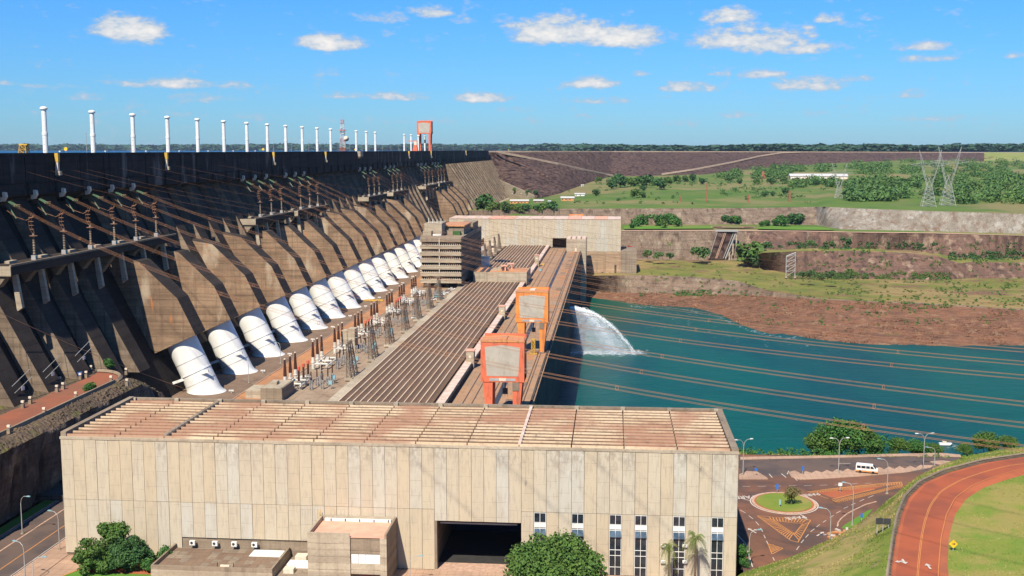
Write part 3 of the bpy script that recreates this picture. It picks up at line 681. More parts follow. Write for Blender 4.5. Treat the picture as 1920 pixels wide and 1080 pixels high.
# right wing: slender close-set buttresses at the far end
wing = thing('far_wing_buttresses', 'fan of thin closely spaced concrete ribs at the far right end of the dam', 'dam wing', (-160, 1140, 60))
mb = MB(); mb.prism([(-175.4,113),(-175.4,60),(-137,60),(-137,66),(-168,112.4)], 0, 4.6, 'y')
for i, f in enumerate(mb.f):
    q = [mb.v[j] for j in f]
    if max(p[1] for p in q)-min(p[1] for p in q) > 1: mb.m[i] = 1  # rib tops and outer faces darkened by colour as if shaded
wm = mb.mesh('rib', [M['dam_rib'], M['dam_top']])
yy = 1156; k = 0
while yy < 1590:
    link('rib', wm, wing, Vector((0, yy, 0)) - wing.location); yy += 19.8
mb = MB(); mb.prism([(-175.5,112),(-175.5,58),(-152,58),(-175,112)], 1154, 1590, 'y'); mb.build('back_slope', M['dam_inner'], wing)  # gap behind the ribs darkened with painted recess shade
for i, yy in enumerate(np.arange(1156, 1588, 19.8)):
    q = MB(); q.box(-137,-134.6,yy+.3,yy+3.4,60,65); q.build('pier_foot', M['conc_light'], wing)
# triangular retaining wall closing the wing
a = Vector((-175.4,1588.6,93.4)); b = toe[2][1] + Vector((0,-1,.6)); mb = MB(); n_ = 12
for i in range(n_):
    p, q = a.lerp(b, i/n_), a.lerp(b, (i+1)/n_); g = Vector((-1.2,2.2,0)); lo = lambda v: Vector((v.x, v.y, 54))
    mb.add([lo(p),lo(q),q,p,lo(p)+g,lo(q)+g,q+g,p+g], [(0,1,2,3),(7,6,5,4),(3,2,6,7)])
tag(mb.build('retaining_wall', M['conc_light']), 'pale triangular concrete wall between the far dam ribs and the dark rockfill', 'wall')
# ground under the wing, behind the far hall
o = loft('wing_foot_ground', [[(0,Vector((-152,1000,45.5))),(1,Vector((-60,1008,45.5))),(2,Vector((6,1052,47)))],[(0,Vector((-137,1150,61))),(1,Vector((-100,1120,66))),(2,Vector((6,1112,52)))],[(0,Vector((-134,1580,64))),(1,Vector((-90,1400,68))),(2,Vector((-70,1360,66)))]], 60, [10,20], M['grass_plain'], .6, 15, 4, 71)

# ---------------------------------------------------------------- rockfill dam
_rf = thing('rockfill_dam', 'long dark purple-brown rockfill embankment with a pale berm track stretching to the right', 'embankment dam', (0, 2000, 90))
def loft_part(name, rows, nu, nv, mat, parent, **kw):
    o = loft(name, rows, nu, nv, mat, **kw); del o['kind']; o.parent = parent; o.location = -Vector(parent.location); return o
crest_lo = [(u, p - Vector((0,3,1.6))) for u, p in crest]
loft_part('rock_face', [[(u, p + Vector((0,0,-10))) for u, p in toe], toe, crest_lo], 420, [2, 40], M['riprap'], _rf, amp=1.6, scale=9, octs=4, seed=81, u0=905, u1=1862)
loft_part('crest_road', [crest_lo, [(u, p + Vector((0,0,.3))) for u, p in crest], [(u, p + Vector((0,12,.3))) for u, p in crest], [(u, p + Vector((-5,60,-9))) for u, p in crest]], 200, [1,1,1], M['berm'], _rf, u0=913, u1=2300)
def berm(pts, w):
    """track on the rock face: pixel points, found on the face by interpolation"""
    def on_face(px, py):
        u = px
        for _ in range(12):
            a, b = at(toe, u), at(crest_lo, u); lo, hi = 0, 1
            for _ in range(24):
                m = (lo+hi)/2; p = a.lerp(b, m); d = p - Vector(CAM)
                yp = HY + F*(CAM[2]-p.z)/p.y
                if yp > py: lo = m
                else: hi = m
            return a.lerp(b, m)
    P = [on_face(*p) for p in pts]; mb = MB(); vs = []
    for p in P: vs += [p + Vector((0,-w,-.2)), p + Vector((0,-w*.6,2.2)), p + Vector((0,w*.3,2.6))]
    mb.add(vs, [(3*i+j, 3*i+3+j, 3*i+4+j, 3*i+1+j) for i in range(len(P)-1) for j in (0,1)]); return mb
berm([(930,286),(985,296),(1040,308),(1090,319),(1135,327),(1150,330)], 7).build('berm_track', M['berm'], _rf)
berm([(1240,327),(1300,318),(1370,304),(1420,293),(1460,287),(1500,285.8)], 16).build('berm_track', M['berm'], _rf)
berm([(930,288),(985,312),(1030,335),(1065,346)], 5).build('berm_track', M['riprap'], _rf)
# ---------------------------------------------------------------- powerhouse
PH0, PH1 = 262.0, 962.0
ph = thing('powerhouse', 'long low powerhouse with a ribbed brown roof running away between the penstocks and the river', 'powerhouse', (-60, 360, 45))
mb = MB(); mb.box(-144,-26.3,252,966,0,44.5); mb.box(-144,-52.2,252,966,44.5,45.3); mb.build('substructure', M['conc_wall'], ph)
for i in range(19):       # river wall bays
    q = MB(); q.box(-26.3,-25.6,254+i*37+.25,254+(i+1)*37-.25,2,45.2); q.build('wall_bay', M['conc_wall'], ph)
def deck(name, x0, x1, y0, y1, z, mat):
    q = MB(); q.box(x0,x1,y0,y1,z-.6,z); return q.build(name, mat, ph)
deck('penstock_deck', -150,-123.6,322,966,45.50, M['deck'])
deck('service_road', -123.6,-114.2,340,966,45.53, M['deck_road'])
deck('yard_deck', -114.2,-91.2,340,966,45.50, M['deck_yard'])
deck('downstream_deck', -52.1,-25.1,252,955,44.60, M['deck_down'])
for x in (-48.2,-45.2,-39.6,-38.2,-29.6,-28.6):
    q = MB(); q.box(x-.16,x+.16,266,948,44.604,44.75); q.build('crane_rail', M['rail'], ph)
q = MB(); q.box(-38.1,-36.6,266,948,44.603,44.64); q.build('slot_cover', M['steel_dark'], ph)
q = MB(); q.box(-123.75,-123.45,345,780,45.5,45.72); q.build('road_kerb', M['kerb'], ph)
q = MB(); q.box(-114.1,-113.8,360,780,45.5,45.72); q.build('road_kerb', M['kerb'], ph)
# patched slabs on the downstream deck, each a piece
pr = random.Random(3)
for mat_, nm in (('pinkroof','a'),('deck_road','b'),('deck','c')):
    pass
slab = [MB().box(0,3.6,0,7.6,0,.03).mesh('deck_slab', M[m]) for m in ('deck_down','deck_road','deck','deck_yard')]
for i in range(84):
    x = pr.choice([-34.6,-33.0]); y = 340 + i*7.2
    link('deck_slab', slab[pr.choice([0,0,1,1,2,3])], ph, Vector((x, y, 44.606)) - ph.location)
# main roof
deck('roof_edge_gutter', -91.2,-87.0,338,691,46.4, M['conc_light'])
def trough_mesh(name, L, w, depth, ridge, mats, axis='y', n=7, gap=.25, rh=.16):
    mb = MB(); mb.cur = 0; prof = []
    for i in range(n+1):
        t = i/n; prof.append((ridge/2 + t*(w-ridge), -depth*math.sin(math.pi*t)))
    under = [(x, z-.25) for x, z in prof[::-1]]
    pts = prof + under
    mb2 = MB()
    vs = [(x, gap, z) for x, z in pts] + [(x, L, z) for x, z in pts]; k = len(pts)
    fs = [tuple(range(k)), tuple(range(k, 2*k))[::-1]] + [(i, (i+1) % k, k+(i+1) % k, k+i) for i in range(k)]
    mb2.add(vs, [f[::-1] for f in fs])
    mb2.cur = 1; mb2.box(-ridge/2, ridge/2, gap*.4, L, -.2, rh)
    if axis == 'x':
        mb2.v = [(y, x, z) for x, y, z in mb2.v]; mb2.f = [f[::-1] for f in mb2.f]
    return mb2.mesh(name, mats)
RW = 2.36
tm = trough_mesh('roof_shell', 17.65, RW, .42, .34, [M['shell_pow'], M['rib_pow']], 'y')
mb = MB(); mb.box(-87,-55.6,336,692,45.0,46.3); mb.build('roof_slab', M['deck'], ph)
for i in range(13):
    for k in range(20):
        link('roof_shell', tm, ph, Vector((-86.8+i*RW, 337+17.65*k, 47.0)) - ph.location)
# right hand gutter beams
for k in range(10):
    q = MB(); q.box(-55.4,-52.6,337+35*k+.3,337+35*(k+1)-.3,45,47.0); q.build('gutter_beam', M['pink_beam'], ph)
q = MB(); q.box(-52.6,-52.1,337,690,44,46.6); q.build('gutter_wall', M['wall_up'], ph)
# far roof
tm2 = trough_mesh('roof_shell', 30, RW, .42, .42, [M['shell_pow'], M['rib_pow']], 'y')
mb = MB(); mb.box(-88,-55.6,722,960,45,46.3); mb.build('roof_slab', M['deck'], ph)
for i in range(13):
    for k in range(8):
        link('roof_shell', tm2, ph, Vector((-86.8+i*RW, 724+29*k, 47.0)) - ph.location)
for k in range(7):
    q = MB(); q.box(-55.4,-52.6,722+34*k+.3,722+34*(k+1)-.3,45,47.0); q.build('gutter_beam', M['pink_beam'], ph)
def stair_hut(y, label, w=2.9, d=4.2, h=6.5, x=-53.2):
    t = thing('stair_hut', label, 'stair hut', (x, y, 44.8), 'stair huts along the powerhouse roof edge')
    q = MB(); q.box(-w/2,w/2,0,d,0,h); q.build('wall', M['conc_light'], t, loc=(0,0,0))
    q = MB(); q.box(-w/2-.25,w/2+.25,-.25,d+.25,h,h+.3); q.build('roof', M['pinkroof'], t, loc=(0,0,0))
    q = MB(); q.box(-.45,.45,-.06,0,h-2.6,h-1.7); q.build('vent', M['cream'], t, loc=(0,0,0))
    return t
stair_hut(421, 'tall beige stair hut left of the red gantry crane'); stair_hut(545, 'tall beige stair hut behind the orange gantry crane')
stair_hut(800, 'small beige stair hut on the far ribbed roof before the far hall', h=8)
# cross block between the two roofs
cb = thing('cross_block', 'low pale concrete block with an orange roof between the two ribbed roofs', 'building', (-70,691,46))
q = MB(); q.box(-84.5,-51.8,687,721,45,52.0); q.build('wall', M['conc_light'], cb)
q = MB(); q.box(-84.1,-52.2,687.4,720.6,52.0,52.1); q.build('roof', M['orange_roof'], cb)
for x0,x1,y0,y1 in ((-84.5,-51.8,687,687.4),(-84.5,-84.1,687.4,721),(-52.2,-51.8,687.4,721)):
    q = MB(); q.box(x0,x1,y0,y1,52.0,52.8); q.build('parapet', M['conc_light'], cb)
for (x, y) in ((-67,700),(-64,713)):
    q = MB(); q.box(x-2.2,x+2.2,y,y+6,55.0,55.4); q.box(x+.4,x+1.2,y+.5,y+5,52.1,55.0); q.build('canopy', M['pinkroof'], cb)
q = MB(); q.prism([(-76,52.1),(-66,52.1),(-66,54.6)], 703, 712, 'y'); q.build('ramp_roof', M['conc_light'], cb)
for x in (-81,-77.5): q = MB(); q.box(x,x+1.8,690,719,52.1,52.6); q.build('skylight', M['steel_dark'], cb)

# ---------------------------------------------------------------- halls
def hall_front():
    Y0, Y1 = 217.2, 251.2
    x0 = W(113,818,y=Y0).x; x1 = W(1385,848,y=Y0).x; zt = 69.0
    h = thing('assembly_hall', 'large pale concrete hall with tall wall panels and a ribbed pinkish roof across the foreground', 'hall', (-40, Y0, 42))
    npan = 55; pw = (x1-x0)/npan; zs = 55.9
    dx0, dx1 = -35.7, -18.5; dz = 53.6
    win = set(int((W(p, 965, y=Y0).x - x0)/pw) for p in (1001,1074,1146,1193,1266,1338))
    xs = [x0 + i*pw for i in range(npan+1)]
    full = MB().box(.035, pw-.035, 0, .3, 0, zt-.5-zs-.05).mesh('panel', M['panel'])
    # door bounds snapped to panels
    d0 = min(range(npan+1), key=lambda i: abs(xs[i]-dx0)); d1 = min(range(npan+1), key=lambda i: abs(xs[i]-dx1))
    lower = {}
    pr = random.Random(9)
    for i in range(npan):
        off = pr.uniform(-.035, .035)
        if d0 <= i < d1:
            if 'door' not in lower: lower['door'] = MB().box(.035, pw-.035, 0, .3, 0, zt-.5-dz).mesh('panel', M['panel'])
            link('panel', lower['door'], h, Vector((xs[i], Y0+off, dz)) - h.location); continue
        link('panel', full, h, Vector((xs[i], Y0+off, zs+.05)) - h.location)
        if i in win: continue
        zb = 44.6 if i < 11 else 43.5
        if 10 <= i < 21: zb = 48.6
        if zb not in lower: lower[zb] = MB().box(.035, pw-.035, 0, .3, 0, zs-.02-zb).mesh('panel', M['panel'])
        link('panel', lower[zb], h, Vector((xs[i], Y0+pr.uniform(-.035,.035), zb)) - h.location)
    xd0, xd1 = xs[d0], xs[d1]
    # structure behind the panels, with the door left open
    q = MB(); q.box(x0+.1, xd0, Y0+.3, Y1, 36, 68.2); q.box(xd1, x1-.1, Y0+.3, Y1, 36, 68.2); q.box(xd0, xd1, Y0+.3, Y1, dz, 68.2); q.build('frame_wall', M['conc_mid'], h)
    q = MB(); q.box(xd0, xd1, Y0+24, Y0+24.3, 43.4, dz); q.build('dark_backdrop', M['navy'], h)  # backdrop wall, its navy colour stands in for the unlit interior
    q = MB(); q.box(xd0+.05, xd1-.05, Y0+4, Y0+24, 43.2, 43.5); q.build('inner_floor', M['steel_dark'], h)  # floor coloured near-black for indoor shade, only the front strip stays pale
    q = MB(); q.box(xd0+.05, xd1-.05, Y0-.1, Y0+4, 43.2, 43.52); q.build('threshold', M['kerb'], h)
    for i in range(3):
        q = MB(); q.box(xd0+1, xd1-1, Y0+1+i*.8, Y0+1.3+i*.8, dz-.9-i*.25, dz-.6-i*.25); q.build('door_track', M['steel'], h)
    for xx in (xd0+2.6, xd0+6.4, xd1-5.5):
        q = MB(); q.box(xx, xx+1.5, Y0+22, Y0+22.3, dz-2.3, dz-2.15); q.build('light_fixture', M['cream'], h)
    q = MB(); q.box(xd0-.02, xd0+.5, Y0-.02, Y0+1.2, 43.4, dz); q.build('door_jamb', M['steel_brown'], h)
    # windows
    for i in sorted(win):
        f = MB(); X0, X1 = xs[i]+.05, xs[i+1]-.05; z0, z1 = 43.5, zs-.05
        rows = [(z1-2.0, z1-.15, 'glass'), (z1-3.05, z1-2.1, 'spandrel'), (z1-4.5, z1-3.3, 'tilt'), (z1-7.1, z1-4.6, 'glass'), (z1-8.3, z1-7.25, 'glass'), (z1-10.6, z1-8.4, 'glass'), (z0, z1-10.75, 'glass')]
        xm = (X0+X1)/2
        for xa in (X0, xm-.04, X1-.09): f.box(xa, xa+.09, Y0+.02, Y0+.16, z0, z1)
        for r in rows: f.box(X0+.09, X1-.09, Y0+.04, Y0+.15, r[1], r[1]+.1)
        fo = f.build('window', M['white'], h)
        for (a, b, kk) in rows:
            for (xa, xb) in ((X0+.09, xm-.04), (xm+.05, X1-.09)):
                q = MB()
                if kk == 'tilt': q.add([(xa,Y0-.35,a),(xb,Y0-.35,a),(xb,Y0+.05,b),(xa,Y0+.05,b),(xa,Y0-.31,a),(xb,Y0-.31,a),(xb,Y0+.09,b),(xa,Y0+.09,b)], [(0,1,2,3),(7,6,5,4),(0,3,7,4),(1,5,6,2)])
                else: q.box(xa, xb, Y0+.10, Y0+.13, a, b)
                p = q.mesh('pane', M['glass_sky'] if kk == 'tilt' else (M['white'] if kk == 'spandrel' else M['glass']))
                po = bpy.data.objects.new('pane', p); COL.objects.link(po); po.parent = fo
        q = MB(); q.box(X0, X1, Y0+.17, Y0+.28, z0-.1, z1+.05)
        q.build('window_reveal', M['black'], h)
    # coping, side walls
    q = MB(); q.box(x0-.15, x1+.1, Y0-.1, Y0+.45, zt-.5, zt); q.build('front_coping', M['conc_light'], h)
    q = MB(); q.box(x0-.15, x0+1.0, Y0+.45, Y1, 68.2, zt+.9); q.build('side_parapet', M['conc_mid'], h)
    q = MB(); q.box(x1-1.3, x1+.1, Y0+.45, Y1, 68.2, zt+.35); q.build('side_parapet', M['conc_mid'], h)
    q = MB(); q.box(x0-.15, x1+.1, Y1, Y1+.9, 66, zt+.55); q.build('rear_parapet', M['conc_mid'], h)
    q = MB(); q.box(x1-.1, x1+.08, Y0+.35, Y1, 43.4, 68.4); q.build('side_wall', M['conc_light'], h)
    # roof shells: bays along x, troughs stacked along y
    bx0, bx1 = x0+1.1, x1-1.4; nb = 13; bw = (bx1-bx0)/nb; ny = 13; rw = (Y1-Y0-.6)/ny
    mesh = trough_mesh('roof_shell', bw-.22, rw, .55, .24, [M['shell_hall'], M['shell_rib']], 'x', gap=.1, rh=.34)
    for i in range(nb):
        gapx = .9 if i in (7, 9) else 0
        for j in range(ny):
            link('roof_shell', mesh, h, Vector((bx0+i*bw+.05, Y0+.6+j*rw, zt+.12+pr.uniform(-.02,.02))) - h.location)
    q = MB(); q.box(bx0+9*bw-.25, bx0+9*bw+.35, Y0+.5, Y1-.1, zt+.2, zt+.62); q.build('expansion_cap', M['pink_beam'], h)
    for i in range(nb+1):
        q = MB(); q.box(bx0+i*bw-.5, bx0+i*bw+.45, Y1-.75, Y1-.05, zt+.05, zt+.75); q.build('end_block', M['conc_light'], h)
    # overlap ridge tiles along one joint
    tl = MB().tube([(0,0,0),(0,1.7,0)], .5, 8).mesh('ridge_tile', M['conc_mid'])
    for j in range(18): link('ridge_tile', tl, h, Vector((bx0+2*bw, Y0+.6+j*1.74, zt+.25)) - h.location, (R(7),0,0))
    return h, x0, x1, Y0, Y1, zt
hall, HX0, HX1, HY0, HY1, HZT = hall_front()

def hall_far():
    Y0 = 965.0; x0 = W(842,410,y=Y0).x; x1 = W(1164.5,412,y=Y0).x; zt = 68.5; zb = 41.2
    h = thing('far_assembly_hall', 'pale panelled concrete hall crossing the far end of the powerhouse', 'hall', (-60, Y0, 42))
    dx0, dx1 = W(1036,450,y=Y0).x, W(1062,450,y=Y0).x
    q = MB(); q.box(x0, dx0, Y0+.3, Y0+40, zb, zt); q.box(dx1, x1, Y0+.3, Y0+40, zb, zt); q.box(dx0, dx1, Y0+.3, Y0+40, 52.5, zt); q.build('wall', M['conc_light'], h)
    n = 42; pw = (x1-x0)/n
    a = MB().box(.05, pw-.05, 0, .3, 0, 16).mesh('panel', M['panel']); b = MB().box(.05, pw-.05, 0, .3, 0, 11.1).mesh('panel', M['panel'])
    for i in range(n):
        link('panel', a, h, Vector((x0+i*pw, Y0, 52.4)) - h.location)
        if not (dx0-pw*.7 < x0+i*pw < dx1-pw*.3): link('panel', b, h, Vector((x0+i*pw, Y0, 41.2)) - h.location)
    q = MB(); q.box(dx0, dx1, Y0+39, Y0+39.5, zb, 52.5); q.build('rear_opening', M['conc_mid'], h)
    q = MB(); q.box(dx0, dx1, Y0+14, Y0+22, 44, 49.5); q.build('stored_beam', M['shell_pow'], h)
    nb = 13; bw = (x1-x0)/nb
    for i in range(nb):
        q = MB(); q.box(x0+i*bw+.15, x0+(i+1)*bw-.1, Y0-.3, Y0+40, zt, zt+.4); q.build('roof_shell', M['pink_beam'] if i not in (3,4,9,11) else M['pinkroof'], h)
    # plinth down to the river
    bt = thing('river_block', 'tall stained concrete base under the right end of the far hall, standing in the river', 'building', (-10, Y0, 4))
    q = MB(); q.box(-24, x1, Y0-.5, Y0+60, 0, 41.0); q.build('wall', M['river_face'], bt)
    q = MB(); q.box(x1+.05, x1+13.4, Y0-3, Y0+40, 0, 42.3); q.build('side_pier', M['conc_mid'], bt)
    for xx, hh in ((-21,30),(-9,24),(2,30)):
        q = MB(); q.box(xx, xx+1.6, Y0-1.0, Y0-.5, 8, hh); q.build('pilaster', M['conc_wall'], bt)
    q = MB(); q.box(-26, x1+13, Y0-6, Y0-.5, 0, 9); q.build('ledge', M['rock_mid'], bt)
    t = thing('stair_tower', 'square concrete tower standing before the opening of the far hall', 'tower', (-31, 930, 44))
    xa = W(1062,445,y=925).x; xb = W(1099,445,y=925).x
    q = MB(); q.box(xa, xb, 925, 950, 4, 54.6); q.build('shaft', M['conc_light'], t)
    for i in range(4): q = MB(); q.box(xa+i*4.1+.3, xa+i*4.1+3.4, 925, 949.8, 54.6, 55.5); q.build('roof_cap', M['pink_beam'], t)
    q = MB(); q.box(-30.4,-28.8,924.6,925,44.6,47.4); q.build('door', M['cream'], t)
    return h
far_hall = hall_far()
# ---------------------------------------------------------------- penstocks
def make_penstock():
    t = thing('penstock', 'x', 'penstock', (-137.1, UNITS[0]+6.3, 45.5), 'white penstocks at the foot of the dam')
    SL = -.46; ang = math.atan(.46); ca = math.cos(ang)
    def rings(zs, name, mat, n=36):
        mb = MB(); vs = []
        for z, r, sh in zs: vs += [(SL*z+sh+r/ca*math.cos(a)*(1.0), r*math.sin(a), z) for a in np.linspace(0, 2*math.pi, n, endpoint=False)]
        k = len(zs); fs = [(i*n+j, i*n+(j+1) % n, (i+1)*n+(j+1) % n, (i+1)*n+j) for i in range(k-1) for j in range(n)]
        mb.add(vs, fs); return mb.build(name, mat, t, True, (0,0,0))
    rings([(-.3,6.0,.4),(.15,5.95,.38),(.17,5.9,.35),(.6,5.6,.16),(1.2,5.4,.05),(2.0,5.3,.0),(4.2,5.28,0)], 'base_flare', M['white'])
    rings([(4.2,5.25,0),(26,5.25,0)], 'pipe', M['white'])
    def ring(z, r, w, name, mat):
        mb = MB(); n = 36; ax = Vector((-math.sin(ang), 0, math.cos(ang))); ex = Vector((math.cos(ang), 0, math.sin(ang))); ey = Vector((0,1,0)); c = Vector((SL*z, 0, z)); vs = []
        for d, rr in ((-w/2, 4.95), (-w/2, r), (w/2, r), (w/2, 4.95)): vs += [c + ax*d + ex*rr*math.cos(a) + ey*rr*math.sin(a) for a in np.linspace(0, 2*math.pi, n, endpoint=False)]
        mb.add(vs, [(i*n+j, i*n+(j+1) % n, (i+1)*n+(j+1) % n, (i+1)*n+j) for i in range(3) for j in range(n)]); return mb.build(name, mat, t, False, (0,0,0))
    ring(10.6, 5.30, .20, 'weld_ring', M['steel']); ring(3.4, 5.33, .18, 'weld_ring', M['steel']); ring(6.8, 5.45, .32, 'ring_girder', M['white'])
    q = MB(); a, b = Vector((-11.6,-3.4,2.7)), Vector((2.8,-4.6,7.9)); d = (b-a).normalized(); up = Vector((-d.z,0,d.x))*.42; w = Vector((0,.8,0))
    q.add([a-up,b-up,b-up+w,a-up+w,a+up,b+up,b+up+w,a+up+w], [(0,3,2,1),(4,5,6,7),(0,1,5,4),(1,2,6,5),(2,3,7,6),(3,0,4,7)])
    q.build('support_beam', M['white'], t, False, (0,0,0))
    return t
pst = make_penstock()
for i in range(14):
    o = pst if i == 0 else dup(pst, (-137.1, UNITS[i]+6.3, 45.5))
    o['label'] = ('nearest and largest white penstock, at the near end of the row below the dam' if i == 0 else
                  'farthest white penstock in sight, tucked beside the office block' if i == 13 else
                  f'{ORD[i]} white penstock counting from the near end of the row')

# ---------------------------------------------------------------- crest: vent stacks, mast, cranes, lamps
def make_stack():
    t = thing('vent_stack', 'x', 'vent stack', (-187.4, 364.7, 125.2), 'white vent stacks on the dam crest')
    MB().lathe([(.84,0),(.84,6.6),(.78,6.62),(.78,14.9)], n=20).build('shaft', M['white'], t, False, (0,0,0))
    MB().lathe([(.92,6.5),(.95,6.6),(.95,7.4),(.92,7.5)], n=14).build('collar', M['white'], t, False, (0,0,0))
    MB().lathe([(.78,14.7),(1.2,15.0),(1.25,15.4),(1.0,15.75),(.3,15.95)], n=18).build('cap', M['white'], t, False, (0,0,0))
    for k in range(7): MB().tube([(0,-.9,1.5+k*2.0),(.0,-1.02,1.5+k*2.0)], .09, 4).build('bolt_plate', M['steel_brown'], t, False, (0,0,0))
    return t
sk = make_stack()
sy = [364.7+35*n for n in range(12)] + [825.7, 860, 893, 1019, 1054, 1094, 1132]
for i, y in enumerate(sy):
    o = sk if i == 0 else dup(sk, (-187.4, y, 125.2))
    pxn = ORD[i]
    o['label'] = ('tallest white vent stack, the leftmost one on the dam crest' if i == 0 else
        f'white vent stack on the dam crest, {pxn} from the left' if i < 12 else
        ['white vent stack just right of the red and white lattice mast','white vent stack second to the right of the lattice mast','white vent stack third to the right of the lattice mast, before the wide gap',
         'small white vent stack first after the wide gap on the crest','small white vent stack beside the red jib left of the crest crane','white vent stack in front of the left leg of the crest crane','last white vent stack, between the legs of the crest crane'][i-12])
def lattice(mb, base, top, w0, w1, nseg, r=.07, faces=4):
    b, t = Vector(base), Vector(top); cs = [(-1,-1),(1,-1),(1,1),(-1,1)]
    def P(k, i): f = k/nseg; c = b.lerp(t, f); w = (w0+(w1-w0)*f)/2; return c + Vector((cs[i % 4][0]*w, cs[i % 4][1]*w, 0))
    for i in range(4):
        mb.tube([P(0, i), P(nseg, i)], r*1.5, 4)
        for k in range(nseg):
            mb.tube([P(k, i), P(k+1, i+1)], r, 3, False); mb.tube([P(k+1, i), P(k, i+1)], r, 3, False); mb.tube([P(k+1, i), P(k+1, i+1)], r, 3, False)
    return mb
def mast():
    b = W(643, 288, x=-184); t = thing('radio_mast', 'red and white lattice radio mast with dishes standing on the dam crest', 'mast', (b.x, b.y, 125.3))
    for k in range(7):
        f0, f1 = k/7, (k+1)/7; w = lambda f: 3.6-1.9*f
        mb = lattice(MB(), (0,0,22*f0), (0,0,22*f1), w(f0), w(f1), 2, .055)
        mb.build('mast_section', M['orange_red'] if k % 2 == 0 else M['white'], t, loc=(0,0,0))
    for z, x in ((20,-.4),(16,-.2),(12,.6)): MB().lathe([(.05,0),(.7,.25),(.75,.5)], c=(x,-1.6,z), n=12).build('small_dish', M['white'], t, True, (0,0,0))
    MB().box(-2.2,2.2,-2.2,2.2,14.6,14.9).build('platform', M['orange_red'], t, loc=(0,0,0))
    mb = MB().lathe([(.1,0),(1.2,.35),(1.9,.95)], n=18); o = mb.build('drum_dish', M['cream'], t, True, (2.6,-1.4,9.0)); o.rotation_euler = (R(80),0,R(25))
    MB().tube([(0,0,22),(0,0,25)], .06, 4).build('lightning_rod', M['steel'], t, loc=(0,0,0))
    t2 = thing('mast_balcony', 'beige concrete balcony jutting from the crest wall below the radio mast', 'balcony', (WX+1.0, b.y, 122.5))
    MB().box(-1.0,1.4,-4.2,4.2,0,3.4).build('wall', M['conc_light'], t2, loc=(0,0,0)); MB().prism([(-1,-.02),(1.4,-.02),(-1,-1.8)], -4,4,'y').build('bracket', M['conc_mid'], t2, loc=(0,0,0))
mast()
